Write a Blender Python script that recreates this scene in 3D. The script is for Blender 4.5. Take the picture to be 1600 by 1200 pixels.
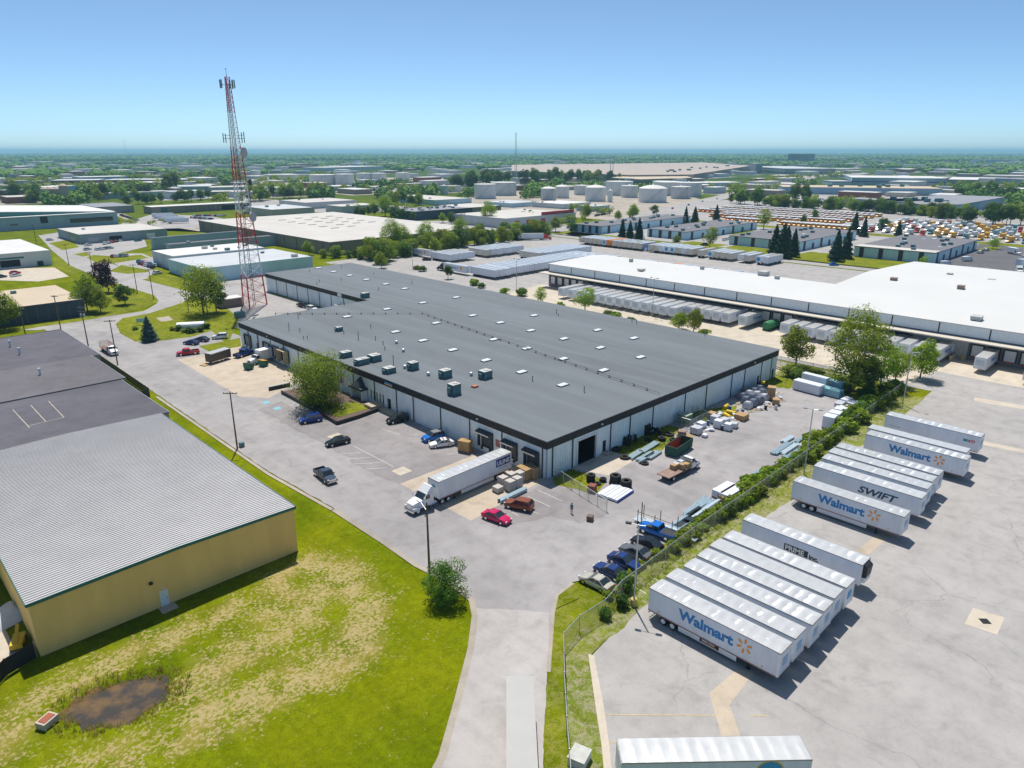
import bpy, bmesh, math, random
import numpy as np
from mathutils import Vector, Matrix, noise
from mathutils.geometry import tessellate_polygon
R = math.radians
rng = random.Random(7)
S = bpy.context.scene
COL = S.collection
for o in list(bpy.data.objects): bpy.data.objects.remove(o)

# ------------------------------------------------------------------ camera
HEAD, PITCH, CAMZ = 45.5, math.atan((600 - 236) / 1100.0), 53.0
cam = bpy.data.objects.new('camera', bpy.data.cameras.new('camera'))
COL.objects.link(cam)
cam.data.sensor_width = 36.0
cam.data.lens = 1100.0 / 1600.0 * 36.0
cam.data.clip_start, cam.data.clip_end = 0.5, 90000.0
cam.location = (0, 0, CAMZ)
cam.rotation_euler = (math.pi / 2 - PITCH, 0, R(HEAD - 90))
S.camera = cam

# ------------------------------------------------------------------ sky, sun, exposure
SUN_EL, SUN_AZ = 65.0, 55.0          # azimuth counted from +X towards +Y
W = bpy.data.worlds.new('World'); S.world = W; W.use_nodes = True
wn = W.node_tree.nodes
bg = wn['Background']
sky = wn.new('ShaderNodeTexSky'); sky.sky_type = 'NISHITA'; sky.sun_disc = False
sky.sun_elevation = R(SUN_EL); sky.sun_rotation = R(90 - SUN_AZ)
sky.altitude = 0; sky.air_density = 0.4; sky.dust_density = 0.6; sky.ozone_density = 6.0
tint = wn.new('ShaderNodeMixRGB'); tint.blend_type = 'MULTIPLY'; tint.inputs[0].default_value = 1.0; tint.inputs[2].default_value = (.93,1.04,.92,1)   # clear summer blue
W.node_tree.links.new(sky.outputs[0], tint.inputs[1]); W.node_tree.links.new(tint.outputs[0], bg.inputs[0]); bg.inputs[1].default_value = 0.120
sl = bpy.data.lights.new('sun', 'SUN'); sl.energy = 3.35; sl.angle = R(0.53); sl.color = (1.0, 0.95, 0.87)
sun = bpy.data.objects.new('sun', sl); COL.objects.link(sun)
sd = Vector((math.cos(R(SUN_AZ)) * math.cos(R(SUN_EL)), math.sin(R(SUN_AZ)) * math.cos(R(SUN_EL)), math.sin(R(SUN_EL))))
sun.rotation_euler = sd.to_track_quat('Z', 'Y').to_euler(); sun.location = (0, 0, 300)
vs = S.view_settings
vs.view_transform = 'Standard'; vs.look = 'None'; vs.exposure = 0.56; vs.gamma = 1.0; vs.use_curve_mapping = False
cy = S.cycles
cy.max_bounces = 6; cy.diffuse_bounces = 3; cy.glossy_bounces = 2; cy.transmission_bounces = 2; cy.transparent_max_bounces = 10
cy.volume_bounces = 0
try: cy.use_denoising = True
except Exception: pass

# ------------------------------------------------------------------ helpers
class MB:
    """collects faces; build() links them as one mesh object"""
    def __init__(s): s.v = []; s.f = []; s.m = []
    def add(s, vs_, fs, mi=0):
        n = len(s.v); s.v += [tuple(p) for p in vs_]
        s.f += [tuple(i + n for i in f) for f in fs]; s.m += [mi] * len(fs); return s
    def box(s, x0, x1, y0, y1, z0, z1, mi=0):
        return s.add([(x0,y0,z0),(x1,y0,z0),(x1,y1,z0),(x0,y1,z0),(x0,y0,z1),(x1,y0,z1),(x1,y1,z1),(x0,y1,z1)],
              [(0,3,2,1),(4,5,6,7),(0,1,5,4),(1,2,6,5),(2,3,7,6),(3,0,4,7)], mi)
    def obox(s, c, sx, sy, sz, rz=0, mi=0, rx=0, ry=0):
        m = Matrix.Translation(c) @ Matrix.Rotation(rz, 4, 'Z') @ Matrix.Rotation(ry, 4, 'Y') @ Matrix.Rotation(rx, 4, 'X')
        P8 = [m @ Vector((a*sx/2, b*sy/2, d*sz/2)) for d in (-1,1) for a, b in ((-1,-1),(1,-1),(1,1),(-1,1))]
        return s.add(P8, [(0,3,2,1),(4,5,6,7),(0,1,5,4),(1,2,6,5),(2,3,7,6),(3,0,4,7)], mi)
    def ring(s, rings, caps=True, mi=0):
        n = len(rings[0]); vs_ = [p for r in rings for p in r]; fs = []
        for k in range(len(rings)-1):
            for i in range(n):
                j = (i+1) % n; fs.append((k*n+i, k*n+j, (k+1)*n+j, (k+1)*n+i))
        if caps: fs.append(tuple(range(n-1,-1,-1))); fs.append(tuple((len(rings)-1)*n+i for i in range(n)))
        return s.add(vs_, fs, mi)
    def tube(s, p0, p1, r0, r1=None, n=8, mi=0):
        r1 = r0 if r1 is None else r1; p0 = Vector(p0); p1 = Vector(p1); d = (p1-p0).normalized()
        a = d.orthogonal().normalized(); b = d.cross(a)
        ck = lambda c, r: [c + (a*math.cos(2*math.pi*i/n) + b*math.sin(2*math.pi*i/n))*r for i in range(n)]
        return s.ring([ck(p0,r0), ck(p1,r1)], True, mi)
    def lathe(s, c, prof, n=16, mi=0, axis='Z'):
        rs = []
        for r, h in prof:
            rr = []
            for i in range(n):
                a = 2*math.pi*i/n; x, y = r*math.cos(a), r*math.sin(a)
                rr.append((c[0]+x, c[1]+y, c[2]+h) if axis == 'Z' else ((c[0]+x, c[1]+h, c[2]+y) if axis == 'Y' else (c[0]+h, c[1]+x, c[2]+y)))
            rs.append(rr)
        if axis == 'Y': rs = [list(reversed(r)) for r in rs]
        return s.ring(rs, True, mi)
    def prism(s, poly, z0, z1, mi=0):
        if area(poly) < 0: poly = poly[::-1]
        n = len(poly); tris = tessellate_polygon([[Vector((p[0],p[1],0)) for p in poly]])
        vs_ = [(p[0],p[1],z0) for p in poly] + [(p[0],p[1],z1) for p in poly]; fs = []
        for t in tris:
            a, b, c = t
            if area([poly[a],poly[b],poly[c]]) < 0: a, b, c = c, b, a
            fs.append((a+n,b+n,c+n)); fs.append((c,b,a))
        for i in range(n):
            j = (i+1) % n; fs.append((i,j,j+n,i+n))
        return s.add(vs_, fs, mi)
    def sheet(s, poly, z, mi=0):
        n = len(poly)
        for t in tessellate_polygon([[Vector((p[0],p[1],0)) for p in poly]]):
            a, b, c = t
            if area([poly[a],poly[b],poly[c]]) < 0: a, b, c = c, b, a
            s.add([(poly[k][0],poly[k][1],z) for k in (a,b,c)], [(0,1,2)], mi)
        return s
    def mesh(s, name, mats, smooth=False):
        me = bpy.data.meshes.new(name); me.from_pydata(s.v, [], s.f)
        for m in (mats if isinstance(mats, (list, tuple)) else [mats]): me.materials.append(m)
        if max(s.m, default=0): me.polygons.foreach_set('material_index', s.m)
        if smooth:
            me.polygons.foreach_set('use_smooth', [True]*len(me.polygons)); me.set_sharp_from_angle(angle=0.7)
        me.update(); return me
    def build(s, name, mats, parent=None, smooth=False, loc=None, rz=0):
        return link(name, s.mesh(name, mats, smooth), parent, loc, rz)
def area(p): return sum(p[i-1][0]*p[i][1]-p[i][0]*p[i-1][1] for i in range(len(p)))/2
def link(name, me, parent=None, loc=None, rz=0):
    o = bpy.data.objects.new(name, me); COL.objects.link(o)
    if parent is not None: o.parent = parent
    if loc is not None: o.location = loc
    if rz: o.rotation_euler = (0,0,rz)
    return o
def tag(o, label=None, cat=None, group=None, kind=None):
    if label: o['label'] = label
    if cat: o['category'] = cat
    if group: o['group'] = group
    if kind: o['kind'] = kind
    return o
def thing(name, label, cat, loc=(0,0,0), rz=0, group=None):
    return tag(link(name, None, None, (loc[0],loc[1],loc[2] if len(loc)>2 else 0), rz), label, cat, group)
def clone(src, loc, rz=0, label=None, group=None, scale=None, swap=None, parent=None):
    """copy of a thing with copies of its parts and sub-parts; swap = {material: other}"""
    def cp(o, par):
        c = o.copy(); COL.objects.link(c); c.parent = par
        if swap and o.type == 'MESH':
            key = (o.data.name, tuple(sorted((a.name,b.name) for a,b in swap.items())))
            if any(m in swap for m in o.data.materials):
                if key not in _SW:
                    d = o.data.copy()
                    for i, m in enumerate(d.materials):
                        if m in swap: d.materials[i] = swap[m]
                    _SW[key] = d
                c.data = _SW[key]
        for ch in o.children: 
            if ch.name in PROTO_KIDS: cp(ch, c)
        return c
    mark(src)
    c = cp(src, parent); c.location = (loc[0],loc[1],loc[2] if len(loc)>2 else 0); c.rotation_euler = (0,0,rz)
    if scale: c.scale = (scale,)*3 if not isinstance(scale, tuple) else scale
    if label: c['label'] = label
    if group: c['group'] = group
    return c
_SW = {}; PROTO_KIDS = set()
def mark(o):
    for ch in o.children: PROTO_KIDS.add(ch.name); mark(ch)
def drop(o):
    """remove a prototype once its copies are made"""
    for ch in list(o.children): drop(ch)
    bpy.data.objects.remove(o)
ORD = ['first','second','third','fourth','fifth','sixth','seventh','eighth','ninth','tenth','eleventh','twelfth','thirteenth','fourteenth','fifteenth','sixteenth','seventeenth','eighteenth','nineteenth','twentieth']
def jag(poly, amp, step=1.5, seed=1):
    r = random.Random(seed); out = []
    for i in range(len(poly)):
        a, b = poly[i], poly[(i+1) % len(poly)]; L = math.dist(a,b); n = max(1, int(L/step))
        n = min(n, 60); dx, dy = (b[1]-a[1])/max(L,1e-6), -(b[0]-a[0])/max(L,1e-6)
        for k in range(n):
            t = k/n; q = r.uniform(-amp,amp) if k else 0
            out.append((a[0]+(b[0]-a[0])*t+dx*q, a[1]+(b[1]-a[1])*t+dy*q))
    return out
_TX = {}
def text(body, size, name, mat, parent, loc, rot, bold=0.0, shear=0.0, sx=1.0, align='LEFT'):
    key = (body, size, bold, shear, align)
    if key in _TX:
        me = _TX[key].copy(); me.materials.clear(); me.materials.append(mat)
        o = link(name, me, parent, loc); o.rotation_euler = rot; o.scale = (sx,1,1); return o
    cu = bpy.data.curves.new('t','FONT'); cu.body = body; cu.size = size; cu.extrude = 0.004; cu.offset = bold; cu.shear = shear; cu.align_x = align; cu.resolution_u = 3
    t = bpy.data.objects.new('t', cu); COL.objects.link(t)
    me = bpy.data.meshes.new_from_object(t.evaluated_get(bpy.context.evaluated_depsgraph_get()))
    bpy.data.objects.remove(t); _TX[key] = me.copy(); me.materials.clear(); me.materials.append(mat)
    o = link(name, me, parent, loc); o.rotation_euler = rot; o.scale = (sx,1,1)
    return o

# ------------------------------------------------------------------ materials
class NT:
    def __init__(s, name):
        s.mat = bpy.data.materials.new(name); s.mat.use_nodes = True; s.t = s.mat.node_tree
        s.b = s.t.nodes['Principled BSDF']; s.out = s.t.nodes['Material Output']
    def n(s, typ, **k):
        d = s.t.nodes.new('ShaderNode'+typ)
        for a, b in k.items():
            if a.startswith('i_'):
                key = a[2:]; key = int(key) if key.isdigit() else key.replace('_',' ')
                d.inputs[key].default_value = b
            else: setattr(d, a, b)
        return d
    def l(s, a, b): s.t.links.new(a, b); return s
    def pos(s, scale=(1,1,1), obj=False, rot=0):
        m = s.n('Mapping'); m.inputs['Scale'].default_value = scale; m.inputs['Rotation'].default_value = (0,0,rot)
        src = s.n('TexCoord').outputs['Object'] if obj else s.n('NewGeometry').outputs['Position']
        s.l(src, m.inputs[0]); return m.outputs[0]
    def noise(s, vec, scale, detail=4, rough=.55, dist=0):
        d = s.n('TexNoise'); d.inputs['Scale'].default_value = scale; d.inputs['Detail'].default_value = detail
        d.inputs['Roughness'].default_value = rough; d.inputs['Distortion'].default_value = dist
        s.l(vec, d.inputs['Vector']); return d.outputs['Fac']
    def ramp(s, fac, stops):
        r = s.n('ValToRGB'); e = r.color_ramp.elements
        while len(e) < len(stops): e.new(0.5)
        for k, (p, c) in enumerate(stops):
            e[k].position = p; e[k].color = (c,c,c,1) if not isinstance(c, tuple) else (*c[:3],1)
        s.l(fac, r.inputs[0]); return r.outputs[0]
    def mix(s, fac, a, b, mode='MIX'):
        m = s.n('MixRGB', blend_type=mode)
        for sock, val in ((m.inputs[0],fac),(m.inputs[1],a),(m.inputs[2],b)):
            if isinstance(val, (int,float)): sock.default_value = val if sock.type == 'VALUE' else (val,val,val,1)
            elif isinstance(val, tuple): sock.default_value = (*val[:3],1)
            else: s.l(val, sock)
        return m.outputs[0]
    def math(s, op, a, b=0.0):
        m = s.n('Math', operation=op)
        for sock, val in ((m.inputs[0],a),(m.inputs[1],b)):
            if isinstance(val,(int,float)): sock.default_value = val
            else: s.l(val, sock)
        return m.outputs[0]
    def bump(s, h, strength, dist=.05):
        b = s.n('Bump'); b.inputs['Strength'].default_value = strength; b.inputs['Distance'].default_value = dist
        s.l(h, b.inputs['Height']); s.l(b.outputs[0], s.b.inputs['Normal'])
    def done(s, col=None, rough=.8, spec=.3, metal=0):
        if col is not None:
            if isinstance(col, tuple): s.b.inputs['Base Color'].default_value = (*col[:3],1)
            else: s.l(col, s.b.inputs['Base Color'])
        s.b.inputs['Roughness'].default_value = rough; s.b.inputs['Specular IOR Level'].default_value = spec; s.b.inputs['Metallic'].default_value = metal
        return s.mat
MC = {}
def M(name, col, rough=.6, metal=0, var=.12, vs_=1.2, spec=.4, streak=False, rnd=0.0, bump=0):
    if name in MC: return MC[name]
    t = NT(name); v = t.pos((1,1,.25) if streak else (1,1,1), obj=True)
    f = t.noise(v, vs_, 5, .6)
    c = t.mix(1.0, col, t.ramp(f, [(.28, 1-var), (.72, 1+var*.6)]), 'MULTIPLY')
    if rnd:
        oi = t.n('ObjectInfo'); hs = t.n('HueSaturation'); t.l(c, hs.inputs['Color'])
        t.l(t.math('ADD', t.math('MULTIPLY', oi.outputs['Random'], rnd), 1-rnd/2), hs.inputs['Value']); c = hs.outputs[0]
    if bump: t.bump(t.noise(v, vs_*6, 4), bump)
    MC[name] = t.done(c, rough, spec, metal); return MC[name]
def paint(name, col, rough=.2, metal=0.0):
    return M('paint_'+name, col, rough, metal, .06, 1.5, .5)

def mat_asphalt(name, base, stain=.35, cracks=0.0, lanes=None, light=1.0):
    t = NT(name); p = t.pos()
    big = t.noise(p, .045, 5, .62, .6); mid = t.noise(p, .35, 6, .65); fine = t.noise(p, 9, 4, .7)
    c = t.mix(t.ramp(big, [(.32,0.0),(.68,1.0)]), tuple(x*(1-stain*.55) for x in base), tuple(x*(1+stain*.35)*light for x in base))
    c = t.mix(1.0, c, t.ramp(mid, [(.25,.80),(.5,1.0),(.75,1.10)]), 'MULTIPLY')
    c = t.mix(1.0, c, t.ramp(fine, [(.3,.90),(.7,1.08)]), 'MULTIPLY')
    oil = t.ramp(t.noise(p, .22, 6, .7, .8), [(.57,0.0),(.72,.55)])
    c = t.mix(oil, c, tuple(x*.62 for x in base))
    for k, (ang, sc) in enumerate(lanes or []):
        st = t.noise(t.pos((sc, .02, 1), rot=ang), 1.0, 5, .62, .3)
        c = t.mix(1.0, c, t.ramp(st, [(.3,.91),(.5,1.0),(.72,1.06)]), 'MULTIPLY')
    if cracks:
        wv = t.n('VectorMath', operation='ADD'); nz = t.n('TexNoise'); nz.inputs['Scale'].default_value = .25; nz.inputs['Detail'].default_value = 6
        t.l(p, nz.inputs['Vector']); sc = t.n('VectorMath', operation='SCALE'); sc.inputs['Scale'].default_value = 4.0
        t.l(nz.outputs['Color'], sc.inputs[0]); t.l(p, wv.inputs[0]); t.l(sc.outputs[0], wv.inputs[1])
        for sca, wd, am in ((.050,.0018,.34),(.13,.0026,.16)):
            vo = t.n('TexVoronoi', feature='DISTANCE_TO_EDGE'); vo.inputs['Scale'].default_value = sca; t.l(wv.outputs[0], vo.inputs['Vector'])
            line = t.ramp(vo.outputs['Distance'], [(0.0,1.0),(wd,.6),(wd*2.6,0.0)])
            gate = t.ramp(t.noise(p, .06, 3), [(.40,0.0),(.56,1.0)])
            c = t.mix(t.math('MULTIPLY', t.math('MULTIPLY', line, gate), am*cracks), c, (.055,.05,.05))
    t.bump(fine, .25, .02)
    return t.done(c, .88, .25)

def mat_grass(name, g1, g2, dry=None, attr=False, dryamt=.0):
    t = NT(name); p = t.pos()
    a = t.noise(p, .09, 5, .6, .5); b = t.noise(p, 1.1, 6, .7); f = t.noise(p, 7, 5, .75)
    c = t.mix(t.ramp(a, [(.3,0.0),(.7,1.0)]), g1, g2)
    c = t.mix(1.0, c, t.ramp(b, [(.25,.70),(.75,1.22)]), 'MULTIPLY')
    c = t.mix(1.0, c, t.ramp(f, [(.25,.62),(.75,1.25)]), 'MULTIPLY')
    st = t.noise(t.pos((.45,.03,1), rot=R(38)), 1.0, 3, .5); c = t.mix(1.0, c, t.ramp(st, [(.35,.90),(.65,1.10)]), 'MULTIPLY')
    if dry:
        m = t.ramp(t.math('ADD', t.math('MULTIPLY', t.noise(p, .8, 8, .72, .9), .7), t.math('MULTIPLY', f, .3)), [(.47,0.0),(.56,1.0)])
        if attr:
            at = t.n('Attribute', attribute_name='dry')
            m = t.math('ADD', t.math('MULTIPLY', at.outputs['Fac'], .145), t.math('ADD', t.math('MULTIPLY', t.noise(p, 2.4, 6, .72), .72), t.math('MULTIPLY', t.noise(p, .35, 4, .6), .28)))
            m = t.ramp(m, [(.595,0.0),(.64,.75),(.72,1.0)])
            brown = t.ramp(t.noise(p, .22, 4, .6), [(.45,0.0),(.62,1.0)])
            m2 = t.math('MULTIPLY', t.ramp(at.outputs['Fac'], [(.35,0.0),(.8,.75)]), brown)
            c = t.mix(m2, c, (.30,.24,.06))
        else: m = t.math('MULTIPLY', m, dryamt)
        c = t.mix(m, c, t.mix(t.ramp(f, [(.3,0.0),(.7,1.0)]), tuple(x*.6 for x in dry), dry))
    t.bump(t.math('ADD', f, b), .7, .12)
    return t.done(c, 1.0, .0)

def mat_leaf(name, c1, c2, c3):
    t = NT(name); oi = t.n('ObjectInfo'); p = t.pos(obj=True)
    f = t.noise(p, .55, 4, .6); g = t.noise(p, 4.0, 3, .6)
    c = t.ramp(f, [(.28,c1),(.5,c2),(.75,c3)])
    c = t.mix(1.0, c, t.ramp(g, [(.25,.65),(.75,1.3)]), 'MULTIPLY')
    hs = t.n('HueSaturation'); t.l(c, hs.inputs['Color'])
    t.l(t.math('ADD', t.math('MULTIPLY', oi.outputs['Random'], .035), .4825), hs.inputs['Hue'])
    t.l(t.math('ADD', t.math('MULTIPLY', oi.outputs['Random'], .5), .8), hs.inputs['Value'])
    t.l(hs.outputs[0], t.b.inputs['Base Color']); t.b.inputs['Roughness'].default_value = .55; t.b.inputs['Specular IOR Level'].default_value = .2
    tr = t.n('BsdfTranslucent'); t.l(t.mix(1.0, hs.outputs[0], (1.35,1.35,.6), 'MULTIPLY'), tr.inputs[0])
    mx = t.n('MixShader'); mx.inputs[0].default_value = .42
    t.l(t.b.outputs[0], mx.inputs[1]); t.l(tr.outputs[0], mx.inputs[2]); t.l(mx.outputs[0], t.out.inputs[0])
    return t.mat

def mat_membrane(name, base, seam=1.9, amt=.10, axis=0, patch=.12):
    """roof membrane: rolls with seams, worn patches"""
    t = NT(name); p = t.pos()
    sx = t.n('SeparateXYZ'); t.l(p, sx.inputs[0]); co = sx.outputs[axis]
    fr = t.math('FRACT', t.math('DIVIDE', co, seam)); roll = t.math('FLOOR', t.math('DIVIDE', co, seam))
    wn_ = t.n('TexWhiteNoise', noise_dimensions='1D'); t.l(roll, wn_.inputs['W'])
    c = t.mix(1.0, base, t.ramp(wn_.outputs['Value'], [(0.0,1-amt),(1.0,1+amt)]), 'MULTIPLY')
    c = t.mix(t.ramp(fr, [(0.0,.45),(.035,.0),(1.0,.0)]), c, tuple(x*.55 for x in base))
    big = t.noise(t.pos((.25,1,1) if axis else (1,.25,1)), .10, 6, .65, .4)
    c = t.mix(1.0, c, t.ramp(big, [(.25,1-patch),(.75,1+patch)]), 'MULTIPLY')
    spots = t.ramp(t.noise(p, .18, 3, .5), [(.72,0.0),(.78,.35)])
    c = t.mix(spots, c, tuple(min(1,x*1.6+.04) for x in base))
    c = t.mix(1.0, c, t.ramp(t.noise(p, 6, 3), [(.3,.94),(.7,1.06)]), 'MULTIPLY')
    return t.done(c, .8, .25)

def mat_chain(name, col, op=.32):
    t = NT(name); p = t.pos(obj=True)
    w1 = t.n('TexWave'); w1.wave_type = 'BANDS'; w1.bands_direction = 'DIAGONAL'; w1.inputs['Scale'].default_value = 5
    t.l(p, w1.inputs[0])
    fac = t.ramp(t.noise(p, .6, 3), [(.3,op*.7),(.7,op*1.2)])
    tr = t.n('BsdfTransparent'); mx = t.n('MixShader'); t.done(col, .5, .4, .6)
    t.l(fac, mx.inputs[0]); t.l(tr.outputs[0], mx.inputs[1]); t.l(t.b.outputs[0], mx.inputs[2]); t.l(mx.outputs[0], t.out.inputs[0])
    return t.mat

# ------------------------------------------------------------------ shared materials
ASPH = mat_asphalt('asphalt_main', (.345,.325,.325), .30, .35, [(R(-3),.30)])
ASPH_OLD = mat_asphalt('asphalt_truck_lot', (.385,.365,.352), .14, 1.0, [(R(90),.22)])
ASPH_MID = mat_asphalt('asphalt_newer', (.285,.262,.262), .35, .35, [(R(-3),.30)])
ASPH_DRIVE = mat_asphalt('asphalt_drive', (.43,.40,.385), .18, .3, [(R(40),.35)])
ASPH_FAR = mat_asphalt('asphalt_far', (.38,.36,.35), .25)
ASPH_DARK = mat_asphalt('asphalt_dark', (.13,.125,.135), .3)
CONC = mat_asphalt('concrete_tan', (.50,.42,.33), .2, .25)
CONC2 = mat_asphalt('concrete_pale', (.55,.48,.39), .14)
GRAVEL = mat_asphalt('gravel_pale', (.40,.35,.29), .35)
LAWN = mat_grass('lawn', (.115,.165,.004), (.225,.25,.007), (.55,.43,.20), dryamt=.25)
WEED = mat_grass('weedy_verge', (.13,.19,.015), (.25,.27,.04), (.50,.43,.32), dryamt=.6)
WHITE_LINE = M('line_white', (.62,.60,.58), .8, var=.35, vs_=3)
YELLOW_LINE = M('line_yellow', (.60,.46,.20), .8, var=.35, vs_=3)
BLUE_LINE = M('line_blue', (.20,.50,.60), .8, var=.3, vs_=3)
BLACK = M('black_metal', (.022,.024,.028), .55)
DARK = M('dark_void', (.012,.013,.016), .8)
RUBBER = M('rubber', (.020,.020,.022), .75)
STEEL = M('galvanised_steel', (.46,.50,.53), .42, .75)
STEELW = M('pale_steel', (.60,.68,.74), .45, .5)
WOODP = M('pole_wood', (.16,.115,.085), .9, var=.3)
LUMBER = M('lumber', (.48,.32,.15), .85, var=.3, vs_=2)
CARDB = M('cardboard', (.44,.29,.15), .9, var=.2)
WHITEP = M('white_paint', (.78,.79,.80), .5, var=.08)
GREYW = M('grey_wrap', (.55,.57,.62), .35, var=.25, vs_=3, bump=.4)
WRAP = M('white_wrap', (.74,.77,.84), .35, var=.12, vs_=3, bump=.4)
GLASS = M('window_glass', (.025,.035,.045), .08, var=.2, spec=.8)
CHROME = M('chrome', (.70,.70,.72), .2, 1.0)
RED_L = M('tail_light', (.45,.015,.015), .3)
HEAD_L = M('head_light', (.75,.78,.80), .15)
FOIL = M('trailer_roof_metal', (.72,.71,.69), .24, .35, .10, 1.0, .8, rnd=.10)
TRAILER_W = M('trailer_white', (.72,.76,.82), .38, var=.12, vs_=.8, streak=True, rnd=.12)
TRAILER_G = M('trailer_weathered', (.62,.58,.50), .55, var=.16, vs_=.8, streak=True)
ORANGE_T = M('trailer_orange', (.72,.24,.035), .45)
BRICK = M('brick_red', (.25,.09,.065), .9, var=.25, vs_=2)

# ------------------------------------------------------------------ ground: one sheet out to the horizon
def seg_d(p, a, b):
    ax, ay = a; bx, by = b; dx, dy = bx-ax, by-ay
    t = max(0, min(1, ((p[0]-ax)*dx+(p[1]-ay)*dy)/(dx*dx+dy*dy))); return math.hypot(p[0]-ax-t*dx, p[1]-ay-t*dy)
POND_C, POND_A = (12.11,69.45), math.atan2(-3.1, 7.5)
def pond_r(x, y):
    dx, dy = x-POND_C[0], y-POND_C[1]; c, s = math.cos(POND_A), math.sin(POND_A)
    u, v = (dx*c+dy*s)/3.9, (-dx*s+dy*c)/2.6
    return math.hypot(u, v) * (1 + .22*noise.noise((x*.4, y*.4, 3.3)) + .16*noise.noise((x*1.3, y*1.3, 1.3)))
DRY = [([(38.32,78.57), (40.9,73.89), (38.49,64.6), (33.94,59.23), (28.73,58.59), (22.35,60.27), (16.92,61.37)], 3.6, 1.0),
       ([(36.53,72.1), (31.87,68.49), (26.2,68.36), (20.62,67.25), (16.78,65.11)], 4.2, .9),
       ([(37.7,79.18), (29.78,75.89), (23.19,75.34), (16.96,75.91), (9.87,75.77), (4.96,74.3), (2.14,70.4)], 3.2, .85),
       ([(20.08,58.27), (12.94,60.32), (6.85,63.74)], 3.0, .8),
       ([(29.31,63.78), (29.43,71.75), (37.62,74)], 4.0, .75)]
def dryness(x, y):
    d = 0
    for pts, w, amt in DRY:
        q = min(seg_d((x,y), pts[i], pts[i+1]) for i in range(len(pts)-1))
        d = max(d, amt*math.exp(-(q/w)**2))
    return d
fine = lambda a, b, st: [a + st*i for i in range(int((b-a)/st)+1)]
far_ = [90,130,200,400,900,2000,5000,12000,26000,45000]
xs = [-v for v in reversed(far_)] + [-50,-20] + fine(-6,4,.7) + fine(4.2,20.4,.3) + fine(21,58,.7) + [62,70,80] + far_
ys = [-v for v in reversed(far_)] + [-50,-20,0,20] + fine(28,63,.7) + fine(63.3,76.2,.3) + fine(76.6,84,.7) + [86.5] + far_
gv, gd = [], []
for y in ys:
    for x in xs:
        z = 0.0
        if -7 < x < 60 and 27 < y < 90:
            r = pond_r(x,y); z = .06*noise.noise((x*.25,y*.25,0))
            z -= .75*max(0, min(1, (1.55-r)/.7))
            edge = min(1, max(0,(x+6)/8)) * min(1, max(0,(y-28)/5)) * min(1, max(0,(58-x)/6)); z = z*edge - .075
        gv.append((x,y,z if z else -.075 if abs(x)+abs(y)<300 else -.02)); gd.append(dryness(x,y) if -20<x<90 and 0<y<100 else 0.0)
nx = len(xs)
gf = [(j*nx+i, j*nx+i+1, (j+1)*nx+i+1, (j+1)*nx+i) for j in range(len(ys)-1) for i in range(nx-1)]
gm = bpy.data.meshes.new('ground'); gm.from_pydata(gv, [], gf)
gm.attributes.new('dry','FLOAT','POINT').data.foreach_set('value', gd)
gm.polygons.foreach_set('use_smooth', [True]*len(gf))
gmat = mat_grass('ground_grass', (.110,.160,.003), (.225,.245,.005), (.52,.41,.19), attr=True)
# far land is wooded: colour of the land itself by district
t_ = NT.__new__(NT); t_.mat = gmat; t_.t = gmat.node_tree; t_.b = t_.t.nodes['Principled BSDF']
ln = t_.n('VectorMath', operation='LENGTH'); t_.l(t_.n('NewGeometry').outputs['Position'], ln.inputs[0])
fac = t_.ramp(t_.math('DIVIDE', ln.outputs['Value'], 3000.0), [(.10,0.0),(.40,1.0)])
src = t_.b.inputs['Base Color'].links[0].from_socket
wood = t_.mix(t_.ramp(t_.noise(t_.pos(), .004, 6, .6), [(.35,0.0),(.65,1.0)]), (.035,.075,.022), (.085,.13,.035))
t_.l(t_.mix(fac, src, wood), t_.b.inputs['Base Color'])
gm.materials.append(gmat)
tag(link('ground', gm), kind='structure')

def sheet(name, poly, z, mat, jg=0, kind='structure', seed=1):
    return tag(MB().sheet(jag(poly, jg, 1.2, seed) if jg else poly, z).build(name, mat), kind=kind)
def raised(name, poly, z, mat, jg=0, seed=1):
    return tag(MB().prism(jag(poly, jg, 1.2, seed) if jg else poly, 0.0, z).build(name, mat), kind='structure')

# pond water with mud flats
wat = NT('pond_water'); wp = wat.pos()
wat.bump(wat.noise(wp, 2.2, 3), .06, .02)
wmat = wat.done(wat.mix(wat.ramp(wat.noise(wp, .55, 5, .6), [(.40,0.0),(.62,1.0)]), (.060,.050,.040), (.17,.105,.045)), .12, .5)
pp = []
for k in range(48):
    a = 2*math.pi*k/48; r = 1.45
    u, v = 5.2*r*math.cos(a), 3.5*r*math.sin(a); c, s = math.cos(POND_A), math.sin(POND_A)
    pp.append((POND_C[0]+u*c-v*s, POND_C[1]+u*s+v*c))
sheet('pond_water', pp, -.33, wmat)

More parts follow.
